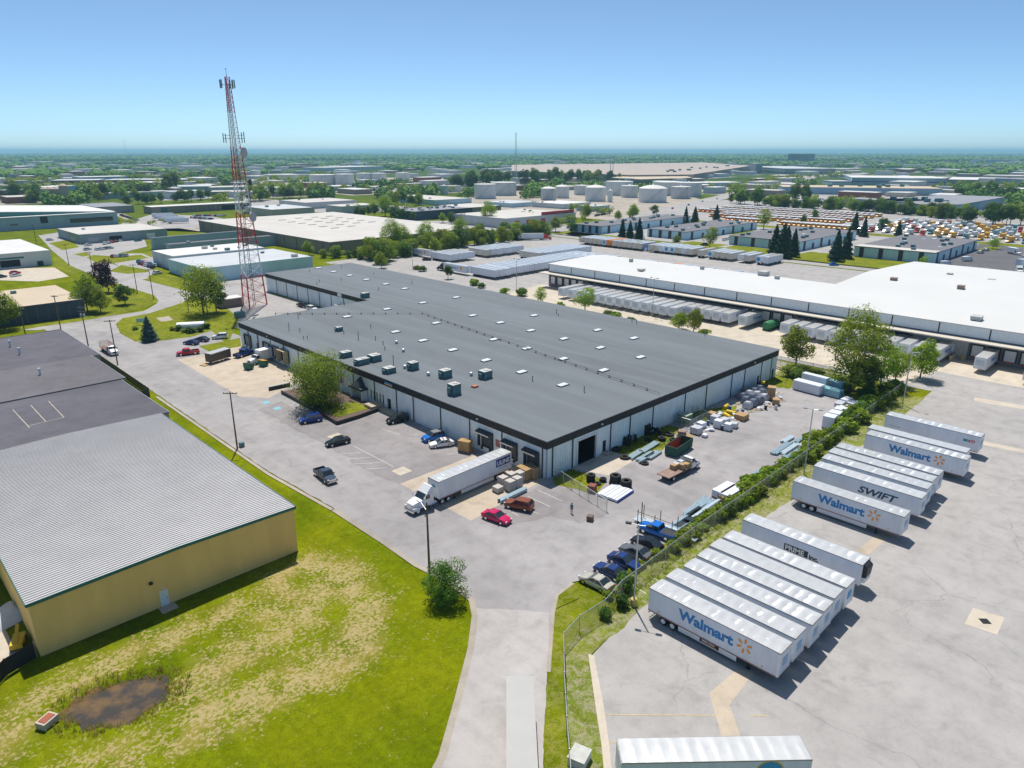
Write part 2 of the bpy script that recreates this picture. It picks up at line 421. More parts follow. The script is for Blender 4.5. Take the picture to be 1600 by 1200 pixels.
# asphalt and concrete
MX0, MX1, MY0, MY1 = 80.3, 162.5, 73.4, 193.0        # main building footprint
lot = [(26.34,38.09),(31.09,40.92),(36.83,45.41),(42.94,50.38),(47.08,54.4),(48.87,57.13),(49.52,62.3),(48.83,68.24),(49.08,76.1),(49.09,89.99),(48,109.26),(48.29,131.29),(48.86,166.05),
       (49,172),(48,200),(46,232),(46,262),(86,262),(86,200),(MX0+1,MY1),(MX0+1,MY0+1),(MX1+1,MY0+1),(166,74),(166,57),(132.3,45.16),(112,47.5),(90,47),(64.74,45.35),(62.32,49.73),(60.47,50.54),(56.94,50.14),(53.74,47.86),(46.09,41.52),(39.45,35.87),(33.93,30.63)]
sheet('parking_lot', lot, .012, ASPH, .12)
sheet('road', [(107.95,556.37),(125.68,571.65),(111.78,462.21),(103.91,388.58),(102.21,337.67),(103.59,293.47),(114.65,282.6),(115.09,249.87),(100,215),(86,215),(60,235),(46,262),(20,300),(-10,330),(-60,360),(-60,330),(0,300),(44.39,255.67),(62.91,257.11),(77.48,262.03),(85.52,272.42),(88.95,289.28),(88.86,311.87),(86.97,352.64),(87.5,396.07),(95.07,463.33)], .017, ASPH_FAR, .15)
sheet('service_lane', [(120.16,301.88),(147.53,310.27),(124,262),(124,205),(100,205),(97,225),(110.12,272.06)], .022, ASPH_FAR)
sheet('entry_drive', [(25.39,38.16),(30.93,41.09),(36.69,45.55),(42.84,50.49),(47.97,55.29),(50.94,51.84),(53.76,48.19),(46.09,41.52),(39.45,35.87),(33.48,30.22)], .020, ASPH_DRIVE, .10)
sheet('dock_concrete_north', [(62.9,191.79),(72.22,192.34),(81.31,193.83),(MX0-.05,184),(MX0-.05,149),(74.26,150.22),(65.96,145.53),(61.7,150.94)], .022, CONC)
sheet('dock_concrete_south', [(61.49,89.38),(77.94,89.35),(MX0-.05,88.5),(MX0-.05,73.0),(79.12,73.41),(61.74,71.64),(61.69,77.02)], .022, CONC)
sheet('door_concrete', [(86.4,73.35),(97.2,73.35),(97.6,67.5),(89,66.8)], .020, CONC2)
sheet('asphalt_patch', [(60.7,140.24),(66.8,141.12),(67.49,119.01),(78.09,119.87),(79.9,113),(79.9,90),(77.58,89.3),(61.35,89.19),(60.39,95.29),(61.07,110.01),(60.86,125.54)], .019, ASPH_MID, .5)
sheet('asphalt_patch', [(63.73,73.01),(71.36,72.61),(80.66,71.9),(79.58,65.46),(78.36,58.63),(72.79,59.7),(71.44,64.31),(64.4,66.89)], .019, ASPH_MID, .4)
# truck lot south of the fence, dock yard east of the tracks
sheet('truck_lot', [(36.38,24.89),(42.9,30.88),(46.63,34.55),(51.82,39.87),(57,40.6),(61,41.0),(110,41.3),(150,41.6),(178,42.0),(178,60),(181,318),(215,322),(345,322),(345,-160),(60,-160),(47.35,11.78)], .012, ASPH_OLD)
sheet('dock_concrete_east', [(196,-20),(196,46),(181,47.5),(181,196),(214.2,200),(214.2,-20)], .018, CONC2)
sheet('lot_concrete_strip', [(55.71,27.73),(60.98,27.44),(61.99,25.9),(55.77,25.45),(52.69,22.53),(49.81,20.53),(48.86,21.47),(51.39,23.81)], .020, CONC)
sheet('lot_concrete_strip', [(94.16,27.75),(102.19,27.15),(102.62,25.71),(94.77,26)], .020, CONC)
sheet('kerb_concrete', [(51.42,40.26),(51.71,39.68),(46.77,34.41),(43.02,30.75),(38.18,26.28),(37.68,26.78),(42.51,31.26),(46.17,35)], .024, CONC2)
for q in ([(180.14,33.94),(182.19,22.53),(179.33,22.01),(177.19,33.23)], [(152.4,25.85),(153.29,17.32),(151.55,17.01),(150.24,25.35)], [(91.36,12.65),(91.96,9.45),(87.6,9.28),(87.15,12.49)]):
    sheet('concrete_patch', q, .022, CONC2)
MB().obox((*(89.43,10.92),.03), 1.0, 1.0, .02, .75).build('drain_grate', DARK).parent = bpy.data.objects['concrete_patch.002']
# verge between fence and truck lot
sheet('fence_verge', [(50.24,42.91),(53.82,43.6),(59.62,42.95),(64.5,46.2),(90,46.6),(150,47.2),(170,48),(172,41.5),(150,41.3),(110,41.1),(61,40.8),(56.6,40.2),(51.67,40.01),(48.01,36.32),(42.72,31.05),(37.79,26.66),(35.62,28.8),(42.25,35.33)], .016, WEED, .25)
# lawns that lie over the paving
sheet('lawn', [(56.74,49.96),(60.48,50.33),(61.83,44.95),(65.67,45.03),(66,47.6),(90,47.6),(112,48.2),(112,46.6),(64.5,46.3),(59.62,42.95),(53.82,43.6),(50.24,42.91),(42.16,35.42),(35.51,28.91),(33.88,30.51),(39.49,35.83),(46.19,41.43),(53.61,47.64)], .026, LAWN, .18, seed=3)
sheet('lawn', [(64.34,248.07),(68.66,255.41),(77.16,256.63),(92.48,267.18),(100.57,277.85),(103.18,261.57),(96.42,228.12),(79,197),(82.45,217.12),(75.39,214.04),(67.56,215.4),(61.28,219.52),(61.28,233.4)], .028, LAWN, .12)
sheet('lawn', [(26.82,247.37),(34.85,258.26),(45.42,260.55),(56.1,259.94),(68.37,262.48),(81.21,268.81),(87.1,275.73),(90,288.24),(88.86,311.87),(83.69,322.98),(66.75,311.1),(29.73,289.71)], .028, LAWN, .12)
sheet('lawn', [(72.52,201.49),(85.02,202.44),(81.13,193.02),(72.24,193.24)], .026, LAWN, .06)
sheet('lawn', [(98.77,329.54),(110.8,336.42),(114.86,304.93),(117.95,293.42),(102.77,284.78)], .026, LAWN, .1)
for k, q in enumerate(([(95.43,364.02),(105.96,380.78),(109.86,355.02),(107.92,349.19),(99.41,350.06)], [(101.31,422.17),(113.36,437.99),(114.07,412.95),(125.01,412.37),(123.76,396.84),(105.71,389.75),(98.88,396.46)], [(99.89,440.53),(109.09,445.84),(111.05,433.09),(100.79,425.99)], [(89.83,440.12),(91,432.31),(87.61,398.8),(86.96,372.34),(80.2,364.07),(81.04,394.06)], [(102.35,504.61),(117.15,517.45),(110.51,471.41),(99.87,462.36)], [(127.22,417.19),(135.4,423.7),(134.69,409.86),(125.54,398.36)], [(113.2,362.46),(119.83,367.15),(114.36,350.61),(110.26,349.45)])):
    sheet('lawn', q, .028, LAWN, .1)
# weeds along the building and in the yard corners
sheet('weed_patch', [(81.6,73.0),(86.2,73.0),(87.2,68),(86.19,65.45),(82.32,63.71),(79.75,70.78)], .024, LAWN, .25)
sheet('weed_patch', [(97.6,73.2),(116,73.2),(117,70),(104,66.5),(99,66)], .024, LAWN, .3)
sheet('weed_patch', [(122,73.2),(128,73.2),(137,69),(131,66),(124,67)], .024, LAWN, .3)
sheet('weed_patch', [(153,73.2),(164,73.2),(163,66),(156,66)], .024, LAWN, .3)
sheet('weed_patch', [(163.3,74),(163.3,60),(168,50),(176,44),(177.5,47),(176,62),(170,74)], .022, WEED, .3)
sheet('gravel_bed', [(163.3,74),(163.3,280),(176.5,300),(176.5,60),(170,66)], .014, GRAVEL)
# side yard left of the near shed
sheet('side_yard', [(-12,83),(6.2,83),(6.2,99),(-12,99)], .02, CONC2)
# painted lines
def stripe(a, b, w, mat, z=.026):
    a, b = Vector(a), Vector(b); n = (b-a).normalized(); n = Vector((-n.y,n.x))*w/2
    tag(MB().sheet([tuple(a+n),tuple(b+n),tuple(b-n),tuple(a-n)], z).build('road_marking', mat), kind='structure')
for a, b in (((64.72,108.53),(64.65,95.46)),((60.34,107.44),(63.84,105.22)),((60.52,104.48),(63.82,102.02)),((60.31,101.6),(63.96,98.78)),((60.58,98.35),(63.69,96.03)),
             ((68.17,71.23),(67.95,67.74)),((73.51,71.12),(73.55,66.25)),((76.33,71.51),(76.27,66.25)),((70.18,69.27),(70.62,65.96)),((73.43,111.26),(74.32,107.09)),((75.47,105.5),(77.85,104.09)),((74.96,93.08),(77.03,92.26)),
             ((60.08,44.28),(63.62,44.51)),((62.64,43.78),(63.31,45.59)),((65.46,43.87),(65.31,42.29)),((68.81,43.75),(68.74,42.22)),((58.55,47.62),(54.81,48.21))):
    stripe(a, b, .11, WHITE_LINE)
for k in range(7):
    stripe((67.6+k*.05, 141.5-k*.9), (70.4+k*.05, 142.0-k*.9), .1, WHITE_LINE)
for k in range(9):
    stripe((66.4, 133.0-k*.95), (68.9, 134.0-k*.95), .1, WHITE_LINE)
for c in ((64.16,143.12),(64.14,137.98)):
    tag(MB().obox((c[0],c[1],.027), 1.4, 1.6, .004, 0).build('parking_symbol', BLUE_LINE), kind='structure')
for a, b in (((45.68,33.46),(53.56,25.6)),((43.24,31.07),(50.71,23.62)),((55.81,23.38),(57.09,22.01))):
    stripe(a, b, .10, YELLOW_LINE, .028)
for a, b in (((63.92,77.19),(68.44,78.63)),((64.62,73.57),(69.21,73.19)),((64.49,76.92),(68.72,75.83))):
    stripe(a, b, .12, YELLOW_LINE, .03)
for c in ((64.81,115.06),(64.68,93.22)):
    sheet('concrete_patch', [(c[0]-1.3,c[1]-1.3),(c[0]+1.3,c[1]-1.3),(c[0]+1.3,c[1]+1.3),(c[0]-1.3,c[1]+1.3)], .026, CONC2)
# rails east of the main building
BALLAST = M('rail_rust', (.17,.10,.07), .8)
for x in (169.2, 170.7):
    tag(MB().box(x-.07,x+.07,57,300,.02,.2).build('railway_track', BALLAST), kind='structure')
# road to the tank farm and far streets (centre lines in metres)
def road(pts, w, mat=ASPH_FAR, z=.05, name='road'):
    L, Rr = [], []
    for i, p in enumerate(pts):
        a = Vector(pts[max(i-1,0)]); b = Vector(pts[min(i+1,len(pts)-1)]); n = (b-a).normalized(); n = Vector((-n.y,n.x))*w/2
        L.append((p[0]+n.x,p[1]+n.y)); Rr.append((p[0]-n.x,p[1]-n.y))
    return sheet(name, L+Rr[::-1], z, mat)

road([(48.76,89.44),(48.78,75.66),(48.55,67.87),(49.25,61.97),(48.72,56.72),(46.97,54.16),(42.85,50.17),(36.76,45.23),(31.04,40.77),(26.92,38.39)], .75, GRAVEL, .030, 'gravel_shoulder')
road([(48.22,164.19),(47.75,130.01),(47.52,108.29),(48.65,89.26)], .6, GRAVEL, .030, 'gravel_shoulder')
road([(60.48,50.33),(57.05,50.02),(54.03,47.92),(46.19,41.43)], .45, GRAVEL, .034, 'gravel_shoulder')

# ------------------------------------------------------------------ trees and shrubs: prototypes
LEAF = mat_leaf('leaf_green', (.045,.095,.014), (.10,.175,.020), (.20,.27,.030))
LEAF_Y = mat_leaf('leaf_lime', (.11,.18,.016), (.23,.31,.024), (.36,.42,.038))
LEAF_D = mat_leaf('leaf_deep', (.030,.075,.018), (.060,.125,.022), (.115,.19,.03))
LEAF_P = mat_leaf('leaf_plum', (.018,.008,.014), (.05,.018,.028), (.09,.035,.05))
LEAF_C = mat_leaf('needle_dark', (.014,.042,.024), (.028,.075,.038), (.05,.11,.05))
LEAF_B = mat_leaf('needle_blue', (.035,.075,.075), (.07,.13,.125), (.12,.20,.19))
BARK = M('bark', (.10,.075,.055), .9, var=.3)
def leafquad(mb, c, n, s, r, asp=1.0):
    n = n.normalized(); a = n.orthogonal().normalized(); a = Matrix.Rotation(r.uniform(0,6.28), 3, n) @ a; b = n.cross(a)
    a = a*s*.5*asp; b = b*s*.5
    mb.add([c-a*.2-b, c+a-b*.1, c+a*.2+b, c-a+b*.15], [(0,1,2,3)])
def crown_broad(seed, nl, leaf, lobes=18, rad=.38, z0=.24, squash=1.0, airy=.0):
    r = random.Random(seed); mb = MB(); L = []
    for k in range(lobes):
        a = k*2.399+r.uniform(-.4,.4); t = (k+.5)/lobes; zz = z0+.10+(.86-z0)*t*squash
        rr = rad*.72*math.sin(math.pi*min(1,max(.12,.12+.80*t)))**.7
        q = r.uniform(.35,1.18)*rr
        L.append((Vector((q*math.cos(a)+.05*math.sin(seed), q*math.sin(a)+.05*math.cos(seed*2.3), zz+r.uniform(-.05,.05))), r.choice((.07,.10,.13,.16,.20))*r.uniform(.9,1.1)*(rad/.38)))
    tot = sum(q[1]**2 for q in L)
    for c, rr in L:
        m = int(nl*rr*rr/tot)
        for i in range(m):
            d = Vector((r.gauss(0,1), r.gauss(0,1), r.gauss(0,1)+.25)).normalized()
            p = c + Vector((d.x, d.y, d.z*.78))*rr*(r.uniform(.55,1.08) if r.random() > airy else r.uniform(.9,1.5))
            leafquad(mb, p, d+Vector((r.gauss(0,.5),r.gauss(0,.5),r.gauss(0,.5)+.4)), leaf*r.uniform(.6,1.35), r)
    return mb, L
def tree_proto(name, seed, nl, leaf, mat, **k):
    t = thing(name, 'tree', 'tree'); mb, L = crown_broad(seed, nl, leaf, **k)
    mb.build('crown', mat, t)
    tr = MB(); tr.tube((0,0,-.01),(0.006,.004,.26),.022,.015,8); tr.tube((.006,.004,.26),(-.006,.0,.62),.015,.006,6)
    for c, rr in L[::3]: tr.tube((0,0,.20+.1*c.z), c, .009, .003, 5)
    tr.build('trunk', BARK, t); return t
def conifer_proto(name, seed, mat, wid=.20, n=2600, leaf=.05):
    t = thing(name, 'tree', 'tree'); r = random.Random(seed); mb = MB()
    for i in range(n):
        z = .05+.95*(1-math.sqrt(r.random())); a = r.uniform(0,6.283); tier = .82+.25*math.sin(z*42+1.5*math.sin(a*3))
        q = wid*(1.02-z)**.85*tier*r.uniform(.45,1.05)
        p = Vector((q*math.cos(a), q*math.sin(a), z-.12*q/wid*.25)); d = Vector((math.cos(a),math.sin(a),.55))
        leafquad(mb, p, d+Vector((r.gauss(0,.3),r.gauss(0,.3),r.gauss(0,.3))), leaf*r.uniform(.6,1.2), r, 1.5)
    mb.build('crown', mat, t); MB().tube((0,0,-.01),(0,0,.9),.017,.003,6).build('trunk', BARK, t); return t
def bush_proto(name, seed, mat, n=900, leaf=.13):
    t = thing(name, 'bush', 'bush'); r = random.Random(seed); mb = MB()
    L = [(Vector((r.uniform(-.28,.28), r.uniform(-.28,.28), r.uniform(.25,.62))), r.uniform(.2,.34)) for k in range(7)]
    for i in range(n):
        c, rr = r.choice(L); d = Vector((r.gauss(0,1),r.gauss(0,1),r.gauss(0,1)+.3)).normalized()
        p = c+d*rr*r.uniform(.6,1.12); p.z = max(.02,p.z)
        leafquad(mb, p, d+Vector((r.gauss(0,.5),r.gauss(0,.5),r.gauss(0,.5)+.3)), leaf*r.uniform(.5,1.2), r)
    mb.build('foliage', mat, t); MB().tube((0,0,-.02),(0.02,0,.4),.03,.012,5).build('stem', BARK, t); return t
PT = {'broad': tree_proto('broadleaf_tree', 1, 4200, .040, LEAF), 'round': tree_proto('broadleaf_tree', 2, 4200, .040, LEAF_D, lobes=24, rad=.44, z0=.14),
      'lime': tree_proto('broadleaf_tree', 3, 3600, .040, LEAF_Y, lobes=20, rad=.42, z0=.2), 'airy': tree_proto('broadleaf_tree', 4, 2300, .036, LEAF_Y, lobes=24, rad=.40, z0=.16, airy=.35),
      'big': tree_proto('broadleaf_tree', 5, 15000, .026, LEAF_Y, lobes=46, rad=.66, z0=.02, airy=.18), 'dense': tree_proto('broadleaf_tree', 17, 7000, .034, LEAF, lobes=28, rad=.56, z0=-.10), 'tall': tree_proto('broadleaf_tree', 6, 7500, .022, LEAF_Y, lobes=30, rad=.34, z0=.12, airy=.2),
      'plum': tree_proto('plum_tree', 7, 3600, .045, LEAF_P, lobes=20, rad=.46, z0=.12), 'wide': tree_proto('broadleaf_tree', 8, 5000, .035, LEAF_Y, lobes=30, rad=.62, z0=.2, airy=.15),
      'scrub': tree_proto('broadleaf_tree', 15, 4200, .042, LEAF_Y, lobes=24, rad=.52, z0=-.06), 'scrub2': tree_proto('broadleaf_tree', 16, 4200, .042, LEAF, lobes=24, rad=.50, z0=-.06, airy=.15),
      'con': conifer_proto('conifer_tree', 9, LEAF_C, .25), 'con2': conifer_proto('conifer_tree', 10, LEAF_C, .31), 'spruce': conifer_proto('spruce_tree', 11, LEAF_B, .40, 3200, .055),
      'bush': bush_proto('bush', 12, LEAF_Y), 'bush2': bush_proto('bush', 13, LEAF), 'bush3': bush_proto('bush', 14, LEAF_D, 1100)}
TN = [0]
def tree(kind, at, h, label, group=None, wide=1.0, cat=None):
    r = random.Random(hash((round(at[0],1),round(at[1],1))) & 0xffff)
    o = clone(PT[kind], (at[0],at[1],0), r.uniform(0,6.28), label, group, (h*wide*r.uniform(.92,1.08), h*wide*r.uniform(.92,1.08), h))
    TN[0] += 1; return o
def belt(pts, n, hmin, hmax, kinds, label, group, depth=6, wide=1.0, seed=0):
    """n trees strewn along a line"""
    r = random.Random(seed*31+n); seg = [math.dist(pts[i],pts[i+1]) for i in range(len(pts)-1)]; T = sum(seg)
    for k in range(n):
        d = T*(k+r.uniform(.2,.8))/n; i = 0; third = ('left','middle','right')[min(2,int(3*k/n))] if n >= 6 else ''
        while d > seg[i] and i < len(seg)-1: d -= seg[i]; i += 1
        q = d/max(seg[i],1e-6); a, b = pts[i], pts[i+1]
        kd = r.choice(kinds); hh = r.uniform(hmin,hmax); adj = {'round':'dark ','con':'dark ','lime':'lime ','airy':'loose ','scrub':'bushy lime ','scrub2':'bushy ','broad':'broad '}.get(kd,'')
        tree(kd, (a[0]+(b[0]-a[0])*q+r.uniform(-depth,depth)/2, a[1]+(b[1]-a[1])*q+r.uniform(-depth,depth)/2), hh, ('tall ' if hh > hmin+.66*(hmax-hmin) else ('low ' if hh < hmin+.33*(hmax-hmin) else 'medium '))+adj+label.replace('green tree','tree').replace('low tree','tree').replace('dark tree','tree').replace('taller tree','tree').replace('tall tree','tree')+(f', {third} third' if third else ''), group, wide)

# ------------------------------------------------------------------ vehicles (nose towards +X)
def wheel(parent, x, y, r, w, rimmat=None, nm='wheel'):
    s = 1 if y > 0 else -1
    wo = MB().lathe((0,0,0), [(r*.55,-w/2),(r*.93,-w/2),(r,-w*.3),(r,w*.3),(r*.93,w/2),(r*.55,w/2)], 16, 0, 'Y').build(nm, RUBBER, parent, False, (x,y,r))
    MB().lathe((0,s*w*.5,0), [(r*.62,-.02),(r*.6,.012),(r*.3,.02)], 12, 0, 'Y').build('rim', rimmat or CHROME, wo)
    return wo
def hull(mb, st, W, zb, tuck=.06):
    """st: list of (x, ztop, halfwidth factor)"""
    rings = []
    for x, z, k in st:
        w = W/2*k
        rings.append([(x,-w+tuck,zb),(x,-w,zb+.22),(x,-w,z-.16),(x,-w+.09,z-.02),(x,0,z+.02),(x,w-.09,z-.02),(x,w,z-.16),(x,w,zb+.22),(x,w-tuck,zb)])
    return mb.ring(rings)
def cabin(parent, x0, x1, x2, x3, W, zb, zt, bodymat, pillars=(0.5,), tp=.80, roofmat=None):
    """glass house: x0 rear base, x1 rear top, x2 front top, x3 front base"""
    b, t = W/2*.93, W/2*tp
    MB().ring([[(x0,-b,zb),(x3,-b,zb),(x3-.06,0,zb),(x3,b,zb),(x0,b,zb)],[(x1,-t,zt),(x2,-t,zt),(x2,0,zt+.01),(x2,t,zt),(x1,t,zt)]]).build('window', GLASS, parent)
    rb = MB(); m = .02
    rb.ring([[(x1-m,-t-m,zt-.03),(x2+m,-t-m,zt-.03),(x2+.04,0,zt-.02),(x2+m,t+m,zt-.03),(x1-m,t+m,zt-.03)],[(x1+.08,-t+.08,zt+.05),(x2-.1,-t+.08,zt+.05),(x2-.1,0,zt+.06),(x2-.1,t-.08,zt+.05),(x1+.08,t-.08,zt+.05)]])
    for s in (-1,1):
        rb.tube((x0,s*(b+.005),zb),(x1,s*(t+.01),zt),.055,.045,5); rb.tube((x3,s*(b+.005),zb),(x2,s*(t+.01),zt),.05,.04,5)
        for p in pillars:
            xa = x0+(x3-x0)*p; xb = x1+(x2-x1)*p; rb.tube((xa,s*(b+.01),zb),(xb,s*(t+.012),zt),.045,.04,5)
    rb.build('roof', roofmat or bodymat, parent)
def lights(parent, L, W, zf, zr):
    for s in (-1,1):
        MB().obox((L/2-.10,s*(W/2-.28),zf),.12,.36,.14).build('headlight', HEAD_L, parent)
        MB().obox((-L/2+.05,s*(W/2-.22),zr),.08,.30,.16).build('tail_light', RED_L, parent)
        MB().obox((.42*L/2,s*(W/2+.08),zf+.32),.14,.2,.12).build('mirror', BLACK, parent)
BODY = paint('proto', (.5,.5,.5))
def sedan_proto():
    t = thing('parked_car','car','car'); L, W = 4.75, 1.84
    hull(MB(), [(-2.36,.72,.80),(-2.30,.90,.92),(-1.95,1.00,.97),(-1.3,.99,1.0),(0,.97,1.0),(.75,.96,1.0),(1.6,.86,.98),(2.15,.74,.93),(2.36,.58,.80)], W, .24).build('body', BODY, t, True)
    cabin(t, -1.75, -1.0, .15, 1.0, W, .94, 1.42, BODY)
    lights(t, L, W, .66, .80)
    MB().obox((2.345,0,.52),.05,1.1,.16).build('grille', BLACK, t)
    for x in (1.42,-1.38):
        for y in (-.83,.83): wheel(t, x, y, .335, .22)
    return t
def suv_proto():
    t = thing('parked_car','car','car'); L, W = 4.6, 1.88
    hull(MB(), [(-2.28,.85,.86),(-2.22,1.08,.95),(-1.2,1.10,1.0),(0,1.08,1.0),(.85,1.06,1.0),(1.6,1.00,.98),(2.1,.90,.93),(2.28,.66,.82)], W, .28).build('body', BODY, t, True)
    cabin(t, -2.18, -1.85, .25, 1.0, W, 1.05, 1.66, BODY, (.28,.58))
    lights(t, L, W, .80, 1.0)
    MB().obox((2.26,0,.66),.06,1.0,.22).build('grille', BLACK, t)
    for x in (1.42,-1.35):
        for y in (-.84,.84): wheel(t, x, y, .36, .23)
    return t
def pickup_proto():
    t = thing('pickup_truck','pickup','pickup truck'); L, W = 5.8, 2.0
    hull(MB(), [(-.72,1.10,1.0),(0,1.10,1.0),(1.15,1.10,1.0),(2.2,1.06,.98),(2.72,1.00,.94),(2.88,.72,.88)], W, .42).build('body', BODY, t, True)
    b = MB()
    b.box(-2.85,-.74,-1.0,1.0,.45,.80)
    for s in (-1,1): b.box(-2.85,-.74,min(s*.99,s*.90),max(s*.99,s*.90),.80,1.12)
    b.box(-2.90,-2.80,-.97,.97,.50,1.10); b.box(-.84,-.74,-.9,.9,.8,1.12)
    b.build('cargo_bed', BODY, t)
    MB().box(-2.79,-.85,-.89,.89,.802,.82).build('bed_floor', DARK, t)
    cabin(t, -.66, -.45, .75, 1.45, W, 1.08, 1.78, BODY, (.5,), .84)
    lights(t, L, W, .92, .92)
    MB().obox((2.87,0,.80),.06,1.3,.34).build('grille', CHROME, t); MB().obox((2.93,0,.52),.12,1.9,.18).build('bumper', CHROME, t); MB().obox((-2.95,0,.55),.10,1.9,.16).build('bumper', CHROME, t)
    for x in (1.85,-1.75):
        for y in (-.88,.88): wheel(t, x, y, .41, .26)
    return t
def van_proto(H=2.35, L=5.9):
    t = thing('delivery_van','van','van'); W = 2.05
    hull(MB(), [(-L/2,1.0,.92),(-L/2+.05,H-.1,.95),(-L/2+.2,H,1.0),(L/2-2.3,H,1.0),(L/2-1.9,H-.1,.98),(L/2-1.0,1.25,.97),(L/2-.15,1.0,.92),(L/2,.62,.85)], W, .3).build('body', BODY, t, True)
    MB().ring([[(L/2-1.02,-.82,1.28),(L/2-1.02,.82,1.28),(L/2-.98,.86,1.22),(L/2-.98,-.86,1.22)],[(L/2-1.80,-.76,H-.18),(L/2-1.80,.76,H-.18),(L/2-1.72,.76,H-.18),(L/2-1.72,-.76,H-.18)]]).build('windscreen', GLASS, t)
    for s in (-1,1): MB().obox((L/2-1.75,s*(W/2-.005),1.55),.8,.03,.5).build('window', GLASS, t)
    lights(t, L, W, .8, 1.1)
    for x in (L/2-1.1,-L/2+1.2):
        for y in (-.9,.9): wheel(t, x, y, .36, .24)
    return t
def small_car_proto():
    """for cars a few pixels across"""
    t = thing('parked_car','car','car')
    hull(MB(), [(-2.3,.75,.85),(-2.2,.98,.95),(-1,1.0,1.0),(.8,.98,1.0),(1.7,.86,.97),(2.3,.62,.85)], 1.84, .22).build('body', BODY, t, True)
    cabin(t, -1.8, -1.2, .2, 1.0, 1.84, .95, 1.5, BODY)
    MB().box(-1.75,1.75,-.86,.86,.02,.3).build('undercarriage', RUBBER, t)
    return t
def far_truck(cabmat, boxmat, bl):
    t = thing('box_truck','truck','truck')
    hull(MB(), [(.2,2.3,1.0),(1.0,2.3,1.0),(1.5,1.6,1.0),(2.5,1.35,.92),(3.0,.8,.85)], 2.1, .5).build('cab', cabmat, t, True)
    MB().box(-bl,.1,-1.22,1.22,.95,3.4).build('cargo_box', boxmat, t); MB().obox((1.22,0,1.95),.5,1.8,.5,0,0,0,.6).build('windscreen', GLASS, t)
    MB().box(-bl+.6,2.5,-1.0,1.0,.02,.9).build('undercarriage', RUBBER, t); return t
VP = {'sedan': sedan_proto(), 'suv': suv_proto(), 'pickup': pickup_proto(), 'van': van_proto(), 'small': small_car_proto()}
PAINTS = {'silver': paint('silver',(.48,.50,.52),.25,.5), 'navy': paint('navy',(.016,.040,.16)), 'black': paint('black',(.012,.014,.018)), 'blue': paint('blue',(.01,.15,.55)),
          'red': paint('red',(.55,.012,.03)), 'crimson': paint('crimson',(.55,.008,.09)), 'white': paint('white',(.78,.79,.80)), 'brown': paint('copper',(.24,.07,.03)), 'grey': paint('grey',(.12,.13,.14)),
          'gold': paint('champagne',(.55,.53,.44),.25,.3), 'teal': paint('teal',(.03,.20,.24)), 'steel': paint('steelblue',(.045,.07,.11)), 'yellow': paint('yellow',(.75,.42,.02)), 'orange': paint('orange',(.72,.22,.03)), 'green': paint('green',(.03,.20,.08)), 'royal': paint('royal',(.012,.045,.26)), 'tan': paint('tan',(.45,.36,.24))}
def vehicle(kind, at, ang, color, label, group=None, z=.02, scale=None):
    return clone(VP[kind], (at[0],at[1],z), R(ang), label, group, scale, {BODY: PAINTS[color]})

# ---- semi trailers
def wavy_roof(L, W, z, amp, seed, nx_=70):
    r = random.Random(seed); mb = MB(); vs_, fs = [], []; ph = [r.uniform(0,6.28) for _ in range(nx_+1)]
    for i in range(nx_+1):
        x = -L/2+L*i/nx_; a = amp*(math.cos(i*2*math.pi/6)+.35*math.cos(i*2*math.pi/3+1))*(.7+.6*noise.noise((x*.5,seed*1.7,0)))+amp*.7*noise.noise((x*.6,seed*3.1,0))
        for j in range(5):
            y = -W/2+W*j/4; k = 0 if j in (0,4) else (1.0 if j == 2 else .75)
            vs_.append((x,y,z+.05*(1-abs(j-2)/2)*.6+a*k+amp*1.1*k*noise.noise((x*1.1,y*1.5,seed))))
    for i in range(nx_):
        for j in range(4): fs.append((i*5+j,(i+1)*5+j,(i+1)*5+j+1,i*5+j+1))
    return mb.add(vs_, fs)
STRIPE = M('reflective_stripe', (.50,.10,.06), .5, var=.5, vs_=2)
RAILM = M('trailer_rail', (.30,.28,.27), .5, .3)
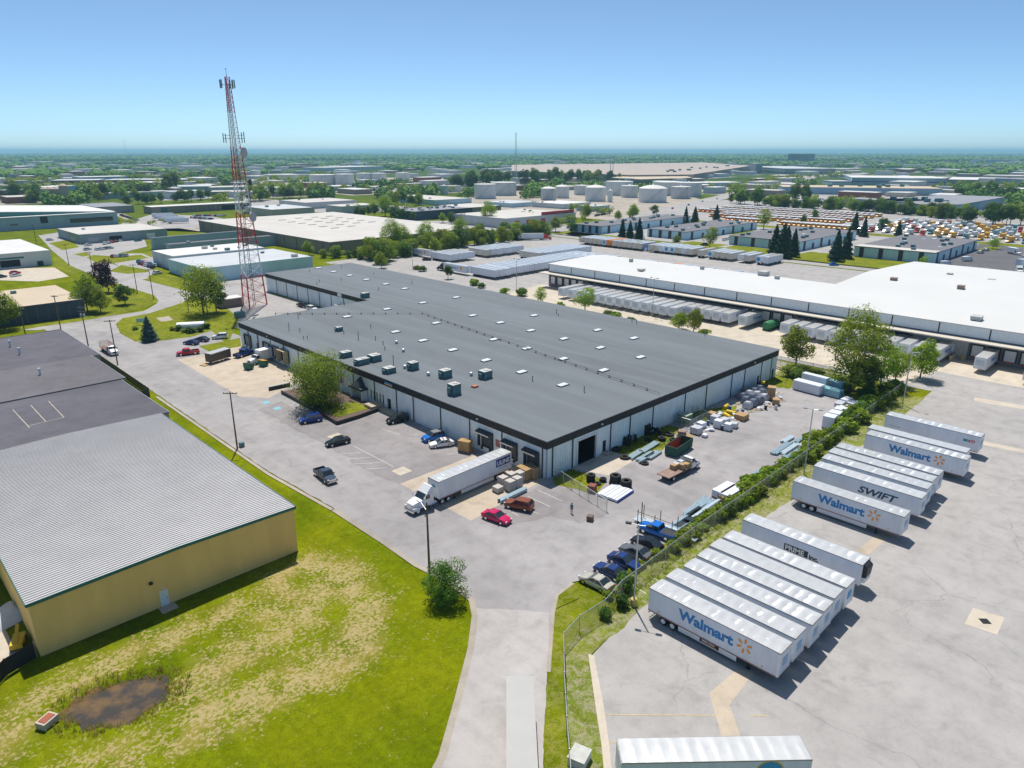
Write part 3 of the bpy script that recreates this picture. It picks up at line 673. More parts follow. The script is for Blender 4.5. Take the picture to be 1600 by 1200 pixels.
def trailer_proto(seed, amp, detail=2, L=16.15, wallmat=None, roofmat=None, skirt=True):
    t = thing('semi_trailer','semi trailer','trailer'); W = 2.6; wm = wallmat or TRAILER_W
    b = MB().box(-L/2,L/2,-W/2,W/2,1.12,4.06)
    b.build('body', wm, t)
    wavy_roof(L, W+.02, 4.09, amp, seed, 80 if detail == 2 else 24).build('roof', roofmat or FOIL, t, True)
    k = MB()
    for s in (-1,1): k.box(-L/2-.01,L/2+.01,min(s*W/2,s*(W/2+.03)),max(s*W/2,s*(W/2+.03)),3.98,4.10); k.box(-L/2-.01,L/2+.01,min(s*W/2,s*(W/2+.03)),max(s*W/2,s*(W/2+.03)),1.02,1.16)
    for x in (-L/2, L/2): k.box(x-.03,x+.03,-W/2-.03,W/2+.03,3.95,4.11)
    k.build('frame_rail', RAILM if detail == 2 else wm, t)
    if detail == 2:
        for s in (-1,1):
            MB().box(-L/2+.3,L/2-.2,min(s*(W/2+.031),s*(W/2+.036)),max(s*(W/2+.031),s*(W/2+.036)),1.06,1.12).build('reflective_strip', STRIPE, t)
            seams = MB()
            for i in range(1,13): x = -L/2+L*i/13; seams.box(x-.012,x+.012,min(s*W/2,s*(W/2+.006)),max(s*W/2,s*(W/2+.006)),1.17,3.97)
            seams.build('wall_seam', wm, t)
            c = MB(); x = L/2; c.box(x-.22,x+.035,min(s*(W/2-.2),s*(W/2+.034)),max(s*(W/2-.2),s*(W/2+.034)),1.14,3.96); c.build('corner_post', WHITEP, t)
    for s in (-1,1): MB().box(-L/2-.05,-L/2-.001,min(s*.02,s*1.26),max(s*.02,s*1.26),1.2,3.94).build('rear_door', WHITEP if detail == 2 else wm, t)
    MB().box(-L/2+.4,L/2-1.2,-.5,.5,.85,1.12).build('chassis', BLACK, t)
    if detail == 2:
        for x in (-5.95,-4.7):
            for y in (-1.0,1.0): wheel(t, x, y, .50, .56, WHITEP)
        for y in (-.95,.95): MB().box(4.6,4.75,y-.08,y+.08,.02,1.1).box(4.45,4.9,y-.15,y+.15,.02,.06).build('landing_leg', BLACK, t)
        if skirt:
            for s in (-1,1): MB().box(-3.9,3.4,min(s*1.22,s*1.26),max(s*1.22,s*1.26),.34,1.06).build('side_skirt', WHITEP, t)
        MB().box(-L/2-.06,-L/2+.02,-1.1,1.1,.55,.68).build('bumper', BLACK, t)
    else:
        for x in (-5.95,-4.7):
            for y in (-1.0,1.0): MB().lathe((x,y,.5), [(.5,-.28),(.5,.28)], 10, 0, 'Y').build('wheel', RUBBER, t)
    return t
TRP = {k: trailer_proto(k+1, a, 2) for k, a in enumerate((.080,.060,.090,.035,.100,.070))}
TRM = {'w0': trailer_proto(11,.012,1), 'w1': trailer_proto(12,.015,1), 'old': trailer_proto(13,.010,1,14.6,TRAILER_G), 'orange': trailer_proto(14,.012,1,16.15,ORANGE_T,ORANGE_T)}
WM_BLUE = paint('mark_blue',(.012,.20,.50),.5); WM_ORANGE = paint('mark_orange',(.85,.32,.02),.5); MARK_DARK = paint('mark_dark',(.01,.07,.13),.5); MARK_BLK = paint('mark_black',(.01,.02,.03),.5)
MARK_RED = paint('mark_red',(.5,.01,.04),.5); MARK_NAVY = paint('mark_navy',(.01,.02,.20),.5); MARK_TEAL = paint('mark_teal',(.02,.30,.36),.5); MARK_YEL = paint('mark_yellow',(.8,.5,.03),.5); MARK_CYAN = paint('mark_cyan',(.02,.32,.60),.5)
def spark(parent, c, r, side=1, rev=1):
    """six orange petals, plane x-z on a trailer side"""
    for k in range(6):
        a = R(90+60*k-8); m = MB(); d = Vector((math.cos(a),0,math.sin(a))); n = Vector((-d.z,0,d.x)); c0 = Vector(c)
        w0, w1 = r*.10, r*.15; a0, a1 = c0+d*r*.36, c0+d*r
        pts = [a0-n*w0, a0+n*w0, a0+d*r*.3+n*w1, a1-d*r*.1+n*w1, a1+n*w1*.6, a1-n*w1*.6, a1-d*r*.1-n*w1, a0+d*r*.3-n*w1]
        off = Vector((0,.008*side,0))
        m.add([p+off for p in pts], [tuple(range(8))] if side*rev < 0 else [tuple(range(7,-1,-1))])
        m.build('emblem_ray', WM_ORANGE, parent)
def semi_tractor(at, ang, bodymat, label, fairing=True, sleeper=False, group=None):
    t = thing('semi_tractor', label, 'truck', (at[0],at[1],.02), R(ang), group)
    MB().box(-4.2,2.2,-.45,.45,.65,.95).build('chassis', BLACK, t)
    hull(MB(), [(.75,1.98,.92),(1.4,1.95,.90),(2.3,1.80,.82),(2.75,1.62,.74),(2.9,1.2,.70)], 2.3, .72).build('hood', bodymat, t, True)
    cab = MB(); cab.ring([[(-1.0,-1.2,.9),(.95,-1.2,.9),(.95,1.2,.9),(-1.0,1.2,.9)],[(-1.0,-1.22,1.9),(.95,-1.2,1.95),(.95,1.2,1.95),(-1.0,1.22,1.9)],[(-1.0,-1.18,2.85),(.25,-1.12,2.85),(.25,1.12,2.85),(-1.0,1.18,2.85)]]); cab.build('cab', bodymat, t)
    MB().ring([[(.97,-1.05,2.0),(.97,1.05,2.0),(.90,1.05,1.98),(.90,-1.05,1.98)],[(.36,-.98,2.75),(.36,.98,2.75),(.28,.98,2.75),(.28,-.98,2.75)]]).build('windscreen', GLASS, t)
    for s in (-1,1):
        MB().obox((.15,s*1.21,2.3),.8,.03,.62).build('window', GLASS, t)
        MB().obox((1.0,s*1.45,2.2),.12,.22,.7).build('mirror', WHITEP, t)
        MB().tube((-1.6,s*.95,.72),(-.1,s*.95,.72),.32,None,12).build('fuel_tank', CHROME, t)
        MB().obox((2.78,s*.72,1.15),.2,.34,.26).build('headlight', HEAD_L, t)
        MB().obox((2.3,s*1.0,.92),1.2,.36,.5).build('fender', bodymat, t)
    if fairing or sleeper:
        MB().ring([[(-1.0,-1.15,2.84),(.2,-1.05,2.84),(.2,1.05,2.84),(-1.0,1.15,2.84)],[(-1.0,-1.05,3.7),(-.75,-.95,3.7),(-.75,.95,3.7),(-1.0,1.05,3.7)]]).build('roof_fairing', bodymat, t)
    if sleeper: MB().box(-2.4,-1.0,-1.2,1.2,.95,3.4).build('sleeper', bodymat, t)
    MB().obox((2.91,0,1.25),.05,.9,.75).build('grille', CHROME, t); MB().obox((2.98,0,.62),.2,2.3,.32).build('bumper', CHROME, t)
    for x, yy, w in ((2.05,1.02,.30),(-2.7,.95,.56),(-3.95,.95,.56)):
        for s in (-1,1): wheel(t, x, s*yy, .50, w, WHITEP)
    return t
def box_truck(at, ang, cabmat, boxmat, label, bl=5.6, name='box_truck', flat=False, group=None, H=3.4):
    t = thing(name, label, 'truck', (at[0],at[1],.02), R(ang), group)
    hull(MB(), [(.9,1.75,1.0),(1.5,1.72,1.0),(2.4,1.45,.94),(2.85,1.25,.88),(3.0,.8,.82)], 2.05, .5).build('hood', cabmat, t, True)
    MB().box(-bl+.6,1.2,-.42,.42,.55,.85).build('chassis', BLACK, t)
    cabin(t, .25, .3, 1.05, 1.7, 2.05, 1.55, 2.35, cabmat, (), .88)
    MB().box(.2,1.0,-1.0,1.0,.6,1.58).build('cab', cabmat, t)
    if flat:
        MB().box(-bl+.1,.05,-1.25,1.25,.98,1.12).build('deck', M('rust_deck',(.30,.20,.16),.8,var=.3), t)
        MB().box(-.03,.05,-1.2,1.2,1.12,2.2).build('headboard', STEEL, t)
    else:
        MB().box(-bl+.1,.12,-1.22,1.22,.95,H).build('cargo_box', boxmat, t)
        MB().box(-bl+.06,.16,-1.24,1.24,H,H+.06).build('box_roof', WHITEP, t)
    for s in (-1,1):
        MB().obox((2.9,s*.75,1.0),.16,.3,.2).build('headlight', HEAD_L, t); MB().obox((1.2,s*1.2,1.75),.1,.24,.4).build('mirror', BLACK, t)
    MB().obox((2.98,0,.98),.06,.9,.4).build('grille', BLACK, t); MB().obox((3.05,0,.6),.15,2.0,.22).build('bumper', CHROME, t)
    for x, yy, w in ((2.05,.92,.26),(-bl+1.7,.9,.5)):
        for s in (-1,1): wheel(t, x, s*yy, .44, w, WHITEP)
    return t
def bus_proto(mat):
    t = thing('school_bus','bus','bus'); L, W = 10.6, 2.4
    b = MB(); b.ring([[(-L/2,-W/2,.5),(L/2-1.6,-W/2,.5),(L/2-1.6,W/2,.5),(-L/2,W/2,.5)],[(-L/2,-W/2,2.55),(L/2-1.6,-W/2,2.55),(L/2-1.6,W/2,2.55),(-L/2,W/2,2.55)]]); b.build('body', mat, t)
    MB().ring([[(-L/2,-W/2,2.56),(L/2-1.62,-W/2,2.56),(L/2-1.62,W/2,2.56),(-L/2,W/2,2.56)],[(-L/2,-W/2*.8,2.92),(L/2-1.75,-W/2*.8,2.92),(L/2-1.75,W/2*.8,2.92),(-L/2,W/2*.8,2.92)]]).build('roof', WHITEP, t)
    for s in (-1,1): MB().box(-L/2+.3,L/2-2.2,min(s*W/2,s*(W/2+.02)),max(s*W/2,s*(W/2+.02)),1.75,2.35).build('window', GLASS, t)
    MB().box(L/2-1.6,L/2-1.57,-1.05,1.05,1.6,2.45).build('windscreen', GLASS, t)
    hull(MB(), [(L/2-1.6,1.55,.9),(L/2-.4,1.4,.84),(L/2,1.0,.8)], 2.2, .5).build('hood', mat, t, True)
    MB().box(-L/2+.8,L/2-.6,-1.1,1.1,.02,.5).build('undercarriage', RUBBER, t)
    return t

for b_, sz, bo, sh in (('Walmart',1.78,.075,0),('Walmart',1.6,.03,0),('SWIFT',1.55,.05,.28),('PRIME inc.',.95,.035,0),('RTI',.72,.03,.2),('53-FT HIGH CUBE',.26,0.0,0.0),('GREEN WING',.26,.01,0.0),('ULINE',1.12,.03,0),('Shipping Supplies',.30,.0,0.0)):
    bpy.data.objects.remove(text(b_, sz, 'lettering', WHITEP, None, (0,0,0), (0,0,0), bo, sh))

# ------------------------------------------------------------------ main building
WALLB = M('wall_panel_white', (.80,.88,.90), .5, var=.10, vs_=.6, streak=True)
FASC = M('fascia_black', (.024,.027,.032), .5, var=.2)
ROOFG = mat_membrane('roof_grey', (.150,.166,.182), 1.9, .06, 0, .15)
FLASH = M('roof_edge', (.50,.53,.57), .4, .4)
def piece(mb, ax, fx, a0, a1, z0, z1, d0, d1):
    """box on a wall plane: ax 'x' = plane x=fx (runs along y, faces -x), 'y' = plane y=fx; d = distance out of the wall"""
    if ax == 'x': mb.box(fx-d1, fx-d0, a0, a1, z0, z1)
    else: mb.box(a0, a1, fx-d1, fx-d0, z0, z1)
def wall_run(parent, ax, fx, posts, z0, z1, mat, openings=(), rib=.62, depth=3.2):
    for a0, a1 in zip(posts[:-1], posts[1:]):
        mb = MB(); op = sorted(o for o in openings if a0 <= (o[0]+o[1])/2 <= a1); c = a0
        for o in op:
            piece(mb, ax, fx, c, o[0], z0, z1, -.25, 0); piece(mb, ax, fx, o[0], o[1], o[3], z1, -.25, 0)
            if o[2] > z0: piece(mb, ax, fx, o[0], o[1], z0, o[2], -.25, 0)
            c = o[1]
        piece(mb, ax, fx, c, a1, z0, z1, -.25, 0)
        k = a0+rib/2
        while k < a1-.1:
            inn = [o for o in op if o[0]-.2 < k < o[1]+.2]
            if not inn: piece(mb, ax, fx, k-.10, k+.10, z0+.05, z1-.02, 0, .05)
            else:
                if inn[0][3] < z1-.3: piece(mb, ax, fx, k-.10, k+.10, inn[0][3]+.15, z1-.02, 0, .05)
            k += rib
        mb.build('wall_panel', mat, parent)
    for o in openings:      # the room behind each opening
        mb = MB(); d = o[4] if len(o) > 4 else depth
        piece(mb, ax, fx, o[0]-.3, o[1]+.3, o[2]-.02, o[3]+.3, -d-.1, -d); piece(mb, ax, fx, o[0]-.3, o[0]-.2, o[2], o[3]+.3, -d, -.26); piece(mb, ax, fx, o[1]+.2, o[1]+.3, o[2], o[3]+.3, -d, -.26)
        piece(mb, ax, fx, o[0]-.2, o[1]+.2, o[2]-.05, o[2], -d, -.0); piece(mb, ax, fx, o[0]-.2, o[1]+.2, o[3]+.2, o[3]+.3, -d, -.26)
        mb.build('interior', DARK, parent)
B0 = (MX0, MY0)
main = thing('warehouse', 'long dark grey-roofed warehouse with white ribbed walls and black fascia', 'building', (MX0, MY0, 0), R(-.5))
LX, LY = MX1-MX0, MY1-MY0            # 82.2 x 119.6
WX, WY = 43.5, 194.0                 # rear wing starts at local x, ends at local y
SE = lambda *v: [q-MX0 for q in v]
front = [.0,.9]+[y-MY0 for y in (84.31,93.14,101.85,110.8,116.73,124.89,133.4,141.9,150.4,159.0,166.6,174.0,181.8,187.6)]+[LY]
dS = [(87.0-MY0,90.2-MY0),(80.7-MY0,83.4-MY0),(75.4-MY0,78.2-MY0)]
dN = [(186.3-MY0,189.8-MY0),(175.1-MY0,178.2-MY0),(170-MY0,172.8-MY0)]
op_f = [(a,b,1.1,4.0,.5) for a, b in dS] + [(a,b,1.1,4.0,.5) for a, b in dN] + [(164.4-MY0,167.6-MY0,1.1,4.0,.5), (181.4-MY0,183.2-MY0,.5,3.0,.6), (128.8-MY0,131.2-MY0,.3,2.6,1.0), (119.0-MY0,120.4-MY0,.5,2.7,.4)]
wall_run(main, 'x', 0, front, 0, 5.6, WALLB, op_f)
right = [0,1.4]+SE(86.86,97.45,103.32,110.74,122.06,130.31,140.9,146.72,154.73,159.59)+[LX]
op_r = [(8.0,13.0,.02,4.6,9.0),(15.0,16.0,.45,2.6,.3),(72.9,73.9,.1,2.3,.3),(80.2,81.2,.1,2.4,.3)]
wall_run(main, 'y', 0, right, 0, 5.6, WALLB, op_r)
wing = [LY+8.2*k for k in range(10)]; wing[-1] = WY
wall_run(main, 'x', WX, wing, 0, 5.6, WALLB, [(LY+2.5,LY+6.2,.9,4.0,2),(LY+10,LY+13,1.1,3.8,.5),(LY+17.2,LY+18.4,.2,2.5,.4)])
b = MB(); b.box(.26,LX,LY-.25,LY,0,5.6); b.box(LX-.25,LX,0,WY,0,5.6); b.box(WX+.25,LX-.25,WY-.25,WY,0,5.6)
b.build('rear_wall', WALLB, main)
for a in front[1:-1]: MB().box(-.16,-.052,a-.10,a+.10,0.02,5.6).build('downspout', FASC, main)
for a in right[1:-1]: MB().box(a-.10,a+.10,-.16,-.052,0.02,5.6).build('downspout', FASC, main)
for a in wing[1:-1]: MB().box(WX-.16,WX-.052,a-.10,a+.10,0.02,5.6).build('downspout', FASC, main)
def fascia(ax, fx, a0, a1, corner0=0, corner1=0):
    posts = [a0]; 
    while posts[-1] < a1-10: posts.append(posts[-1]+8.3)
    posts.append(a1)
    for p0, p1 in zip(posts[:-1], posts[1:]):
        mb = MB(); piece(mb, ax, fx, p0+.02, p1-.02, 5.55, 7.14, .10, .26); k = p0+.3
        while k < p1-.1: piece(mb, ax, fx, k-.07, k+.07, 5.57, 7.10, .26, .30); k += .42
        piece(mb, ax, fx, p0+.02, p1-.02, 6.95, 7.16, .301, .36)
        mb.build('fascia_panel', FASC, main)
fascia('x', 0, -.26, LY); fascia('y', 0, -.05, LX); fascia('x', WX, LY+.1, WY)
ro = [(-.36,-.36),(LX+.1,-.36),(LX+.1,WY+.1),(WX-.36,WY+.1),(WX-.36,LY+.1),(-.36,LY+.1)]
roof = MB().prism(ro, 6.95, 7.17).build('roof', ROOFG, main)
e = MB()
e.box(-.40,-.36,-.40,LY+.1,7.02,7.22); e.box(-.36,LX+.1,-.40,-.36,7.02,7.22); e.box(WX-.40,WX-.36,LY+.14,WY+.1,7.02,7.22); e.box(-.4,WX-.41,LY+.101,LY+.14,7.02,7.22)
e.build('edge_flashing', FLASH, roof)
loc = lambda p: (p[0]-MX0, p[1]-MY0)
ZR = 7.17
SKY = M('skylight_dome', (.80,.84,.88), .25, var=.06)
CURB = M('skylight_curb', (.16,.18,.20), .6)
sk0 = None
for p in ((144.73,262.99),(144.4,250.44),(144.27,238.24),(143.78,225.75),(143.52,212.93),(143.29,200.95),(133.2,177.18),(146.34,176.51),(119.61,177.2),(105.31,176.62),(104.95,151.91),(104.71,139.55),
          (119.02,152.37),(132.64,152.46),(145.57,139.99),(132.27,140.23),(118.43,127.86),(104.51,127.43),(118.3,115.93),(131.82,115.88),(104.35,115.28),(118.01,103.7),(131.78,103.92),(145.22,103.81),
          (103.95,103.19),(117.79,91.57),(103.72,90.98),(145.2,115.82),(131.92,127.88),(132.07,92.13)):
    x, y = loc(p)
    if sk0 is None:
        sk0 = MB().box(-1.25,1.25,-.72,.72,0,.24).mesh('skylight', CURB); dome = MB().ring([[(-1.15,-.62,.24),(1.15,-.62,.24),(1.15,.62,.24),(-1.15,.62,.24)],[(-.7,-.3,.42),(.7,-.3,.42),(.7,.3,.42),(-.7,.3,.42)]]).mesh('dome', SKY)
    s = MB(); me = sk0; o = link('skylight', me, roof, (x,y,ZR))
    MBd = link('skylight_dome', dome, roof, (x,y,ZR))
HV = M('hvac_teal', (.10,.20,.22), .55, .2, .25, 2); HVT = M('hvac_top', (.50,.50,.47), .6, var=.2)
def hvac(p, sx, sy, sz, parent=roof, z=ZR, locf=loc, rz=0, mat=None):
    x, y = locf(p); h = MB()
    h.box(-sx/2,sx/2,-sy/2,sy/2,.12,sz); h.box(-sx/2-.05,sx/2+.05,-sy/2-.05,sy/2+.05,sz-.08,sz)
    for k in range(4): h.box(-sx/2-.03,-sx/2,-sy/2+.15+k*(sy-.3)/4,-sy/2+.05+(k+1)*(sy-.3)/4,.3,sz-.25)
    h.box(-sx/2-.45,-sx/2-.03,-sy*.25,sy*.25,.5,sz*.75)
    u = h.build('hvac_unit', mat or HV, parent, False, (x,y,z))
    MB().box(-sx/2,sx/2,-sy/2,sy/2,sz,sz+.04).lathe((sx*.15,0,sz+.04), [(sy*.28,0),(sy*.28,.10),(sy*.22,.10)], 14).build('fan_cover', HVT, parent, False, (x,y,z))
    MB().box(-sx/2-.1,sx/2+.1,-sy/2-.1,sy/2+.1,0,.14).build('unit_curb', CURB, parent, False, (x,y,z))
    return u
for p, a, b_, c in (((82.89,140.57),2.4,1.9,1.3),((85.92,133.08),2.4,2.2,1.5),((82.39,132.91),3.0,1.8,1.3),((83.12,123.25),2.3,2.0,1.2),((88.28,121.54),1.9,1.8,1.7),((89.83,112.11),2.2,1.9,1.7),((95.6,105.81),2.3,2.0,1.7),((84.17,102.29),2.0,1.9,2.2),((94.97,163.78),1.6,1.5,1.1),((125.04,197.71),2.4,1.8,1.6)):
    hvac(p, a, b_, c)
VENT = M('vent_pipe', (.28,.31,.35), .45, .5)
for p, h in (((94.39,185.11),1.6),((86.96,170.21),.9),((85.58,173.55),2.0),((84.02,162.75),.7),((84.72,162.06),.7),((93.73,152.3),2.0),((94.24,160.16),.7),((102.87,160.59),.9),((96.51,148.67),1.0),((95.4,143.65),.8),((93,139.35),.8),
             ((87.02,127.18),2.2),((94.68,104.62),1.0),((101.38,97.42),1.0),((103.73,85.24),1.2),((160.9,92.75),1.4),((137.87,257.92),.8),((152.14,257.49),1.0),((136.83,232.26),.9),((125.63,230.26),.9),((151.95,233.39),.9),((150.94,207.2),1.1),((135.99,206.26),.9),((113.82,192.08),1.0),((152.43,137.5),1.3),((150.93,135.37),.6),((159.7,115.33),1.0),((159.33,113.52),1.0),((128.96,234.31),.8)):
    x, y = loc(p); MB().tube((0,0,0),(0,0,h),.10,.10,8).tube((0,0,h),(0,0,h+.14),.17,.14,8).build('vent_pipe', VENT, roof, False, (x,y,ZR))
for p in ((95.19,134.79),(87.96,115.59),(94.53,109.13),(87.4,123.36),(98.5,142.31)):
    x, y = loc(p); MB().lathe((0,0,0), [(.40,0),(.40,.18),(.24,.30),(.24,.5),(.42,.56),(.36,.74),(.12,.84)], 14).build('roof_ventilator', STEEL, roof, True, (x,y,ZR))
x, y = loc((89.96,102.73)); MB().box(-.6,.6,-.5,.5,0,.35).build('roof_hatch', M('hatch_rust',(.45,.14,.08),.7), roof, False, (x,y,ZR))
# gas pipe on rust-red stands along the ridge
PIPE = M('gas_pipe', (.20,.22,.24), .5, .3); RUST = M('rust_red', (.34,.10,.055), .8)
pts = [loc((92.01,194.41)), loc((123.44,164.73)), loc((113.14,73.54))]; pb = MB()
for a, b_ in zip(pts[:-1], pts[1:]): pb.tube((*a,ZR+.42),(*b_,ZR+.42),.07,None,6)
pb.build('gas_pipe', PIPE, roof)
for a, b_ in zip(pts[:-1], pts[1:]):
    L = math.dist(a,b_); n = int(L/3.4)
    for k in range(n):
        q = k/n; c = (a[0]+(b_[0]-a[0])*q, a[1]+(b_[1]-a[1])*q, ZR)
        MB().box(-.10,.10,-.22,.22,0,.10).box(-.06,.06,-.18,-.12,.1,.55).box(-.06,.06,.12,.18,.1,.55).build('pipe_stand', RUST, roof, False, c)
# docks: doors, awnings, bumpers
DOORM = M('dock_door', (.10,.11,.12), .6); AWN = M('awning_black', (.045,.05,.06), .5); TANF = M('dock_tan', (.42,.34,.20), .7); LEVW = M('awning_edge', (.55,.50,.45), .6)
for (a, b_) in dS:
    aw = MB().ring([[(-1.25,a-.35,4.05),(-.1,a-.35,4.35),(-.1,b_+.35,4.35),(-1.25,b_+.35,4.05)],[(-1.25,a-.35,4.13),(-.1,a-.35,4.5),(-.1,b_+.35,4.5),(-1.25,b_+.35,4.13)]]).build('awning', AWN, main)
    MB().box(-1.30,-1.252,a-.35,b_+.35,3.93,4.12).build('awning_edge', LEVW, aw)
for (a, b_) in dS+dN+[(164.4-MY0,167.6-MY0)]:
    MB().box(-.42,-.06,a-.38,a-.02,1.1,4.02).build('dock_seal', AWN, main); MB().box(-.42,-.06,b_+.02,b_+.38,1.1,4.02).build('dock_seal', AWN, main); MB().box(-.44,-.06,a-.38,b_+.38,4.03,4.30).build('dock_seal', AWN, main)
    MB().box(.36,.42,a+.02,b_-.02,1.1,3.98).build('dock_door', DOORM if (a,b_) in dS else M('dock_door_pale',(.52,.52,.52),.5), main)
    MB().box(-.22,-.06,a+.3,a+.7,.55,1.05).build('dock_bumper', RUBBER, main); MB().box(-.22,-.06,b_-.7,b_-.3,.55,1.05).build('dock_bumper', RUBBER, main)
a, b_ = 164.4-MY0, 167.6-MY0
MB().box(-1.6,-.45,a-.42,a-.36,1.0,4.3).box(-1.6,-.45,b_+.36,b_+.42,1.0,4.3).box(-1.6,-.45,a-.42,b_+.42,4.301,4.38).build('dock_shelter', TANF, main)
MB().box(-.10,-.055,84.9-MY0,86.0-MY0,2.2,3.6).build('notice_board', M('notice',(.40,.16,.16),.6,var=.5,vs_=6), main)
# roll-up door frame and man doors on the south side
fr = MB(); fr.box(7.7,8.0,-.12,-.052,0,4.75); fr.box(13.0,13.3,-.12,-.052,0,4.75); fr.box(8.0,13.0,-.12,-.052,4.6,4.9); fr.build('door_frame', WHITEP, main)
for (x0, x1, z0, z1) in ((15.05,15.95,.5,2.55),(72.95,73.85,.15,2.25),(80.25,81.15,.15,2.35)):
    d = MB().box(x0,x1,.06,.12,z0,z1).build('door', BLACK, main); MB().box(x0+.25,x1-.25,.045,.06,z0+1.0,z1-.25).build('pane', GLASS, d)
MB().box(14.8,16.3,-1.2,-.06,.0,.45).box(16.3,16.7,-1.2,-.06,0,.22).build('door_step', CONC, main)
# office entrance: black canopy with a peaked front, slit windows
ya, yb, yc = 127.6-MY0, 132.6-MY0, 130.1-MY0
cn = MB(); cn.box(-1.9,-.06,ya,yb,2.75,3.25)
cn.ring([[(-1.9,yc-1.5,3.25),(-.06,yc-1.5,3.25),(-.06,yc+1.5,3.25),(-1.9,yc+1.5,3.25)],[(-.5,yc-.1,5.3),(-.06,yc-.1,5.3),(-.06,yc+.1,5.3),(-.5,yc+.1,5.3)]]); cn.build('entrance_canopy', AWN, main)
MB().box(-1.7,-.2,ya+.2,ya+.5,0,2.75).box(-1.7,-.2,yb-.5,yb-.2,0,2.75).build('canopy_post', WHITEP, main)
for k in range(5):
    y = 126.4-MY0-k*1.15
    fo = MB().box(-.09,-.056,y-.16,y+.16,1.1,3.1).build('window_frame', BLACK, main); MB().box(-.10,-.09,y-.10,y+.10,1.18,3.02).build('pane', GLASS, fo)
sg = MB().box(-.40,-.37,117.6-MY0,120.4-MY0,5.95,6.55).build('wall_sign', M('sign_blue',(.05,.30,.70),.5,var=.3,vs_=4), main)
MB().box(-.41,-.40,117.6-MY0,120.4-MY0,5.95,6.18).build('sign_band', MARK_YEL, sg)
MB().box(WX-.40,WX-.37,LY+17,LY+19.6,5.75,6.95).build('number_board', WHITEP, main)
for ax, p in (('x',90.5-MY0),('x',175-MY0),('y',14.0),('y',70.0)):
    mb = MB(); piece(mb, ax, 0, p-.18, p+.18, 6.2, 6.45, .37, .60); mb.build('wall_lamp', WHITEP, main)
ramp = MB().box(-3.2,-.2,121.6-MY0,124.6-MY0,0,1.1).box(-1.6,-.2,116-MY0,121.6-MY0,0,.5).build('concrete_stair', CONC, main)
MB().box(WX-2.2,WX-.3,LY+16.6,LY+19.4,2.9,3.05).build('door_canopy', LEVW, main)

# ------------------------------------------------------------------ planted island by the entrance
isl = [(69.51,146.39),(69.22,136.98),(68.76,127.96),(68.24,120.24),(73.31,120.33),(78.56,121.04),(MX0-.7,124.5),(MX0-.7,146)]
tag(MB().prism(isl, .02, .50).build('planting_bed', M('mulch',(.15,.10,.08),.95,var=.35,vs_=3,bump=.6)), kind='structure')
tag(MB().sheet(jag([(70.07,131.04),(69.87,122.68),(78.25,123),(77.84,127.36),(74.54,131.17)], .12, .8), .52).build('lawn', LAWN), kind='structure')
wl = thing('retaining_wall', 'black timber retaining wall around the flagpole island', 'wall', isl[2])
for a, b_ in zip(isl[:5], isl[1:6]):
    n = max(1, round(math.dist(a,b_)/3.2))
    for k in range(n):
        p = [a[i]+(b_[i]-a[i])*k/n for i in (0,1)]; q = [a[i]+(b_[i]-a[i])*(k+1)/n for i in (0,1)]; L = math.dist(p,q)
        for z in (.22,.62): MB().obox(((p[0]+q[0])/2-isl[2][0],(p[1]+q[1])/2-isl[2][1],z), L-.03, .26, .38, math.atan2(q[1]-p[1],q[0]-p[0])).build('timber', BLACK, wl)
low = thing('low_wall', 'short black low wall at the dock apron edge beside the big tree', 'wall', (70.95,150.13))
a, b_ = (68.58,150.5), (73.7,150.09)
MB().obox((0,0,.45), math.dist(a,b_), .3, .9, math.atan2(b_[1]-a[1],b_[0]-a[0])).build('wall_block', BLACK, low); MB().obox((0,0,.93), math.dist(a,b_)+.1, .4, .06, math.atan2(b_[1]-a[1],b_[0]-a[0])).build('coping', STEEL, low)
fp = thing('flagpole', 'white flagpole with a limp striped flag in the planted island', 'flagpole', (*(74.45,128.4),.5))
MB().tube((0,0,0),(0,0,9.5),.07,.04,8).lathe((0,0,9.5), [(.04,0),(.12,.08),(.1,.2),(.02,.26)], 10).build('pole', WHITEP, fp)
fm = MB(); rr = []
for i in range(9):
    rr.append([(.06+.13*i, .12*math.sin(i*1.1), 6.9-.12*i), (.06+.09*i, .10*math.sin(i*1.1+.4), 5.4-.16*i)])
for i in range(8): fm.add([rr[i][0],rr[i+1][0],rr[i+1][1],rr[i][1]], [(0,1,2,3)], 0 if i > 2 else 1)
ft = NT('flag_stripes'); fw = ft.n('TexWave'); fw.bands_direction = 'Z'; fw.inputs['Scale'].default_value = 1.6; ft.l(ft.pos(obj=True), fw.inputs[0])
fm.build('flag', [ft.done(ft.mix(ft.ramp(fw.outputs['Fac'],[(.48,0.0),(.52,1.0)]), (.55,.03,.04), (.75,.72,.70)), .8), MARK_NAVY], fp)
MB().lathe((0,0,0), [(.5,0),(.4,.15),(.1,.2)], 12).build('base', CONC, fp)

# ------------------------------------------------------------------ near shed on the left: ribbed metal roof, dark flat roofs behind
TANW = M('shed_tan', (.93,.60,.21), .8, var=.10, vs_=.5, streak=True); GREENT = M('trim_green', (.03,.16,.15), .5)
MROOF = M('ribbed_roof', (.56,.54,.53), .42, .15, .07, .25)
DKROOF = mat_asphalt('roof_dark', (.125,.120,.140), .35); DKROOF2 = mat_asphalt('roof_darker', (.155,.146,.160), .25)
shed = thing('metal_shed', 'tan walled metal shed with a pale ribbed roof and green trim', 'building', (8.0,82.3,0))
SX, SY = 31.0, 50.3
sw = MB(); sw.box(0,SX,0,.2,0,6.8); sw.box(0,.2,.2,SY,0,6.8); sw.box(SX-.2,SX,.2,SY,0,6.8); sw.box(.2,SX-.2,SY-.2,SY,0,6.8); sw.build('wall', TANW, shed)
rb = MB(); vs_, fs = [], []; k = 0; y = -.15
prof = []
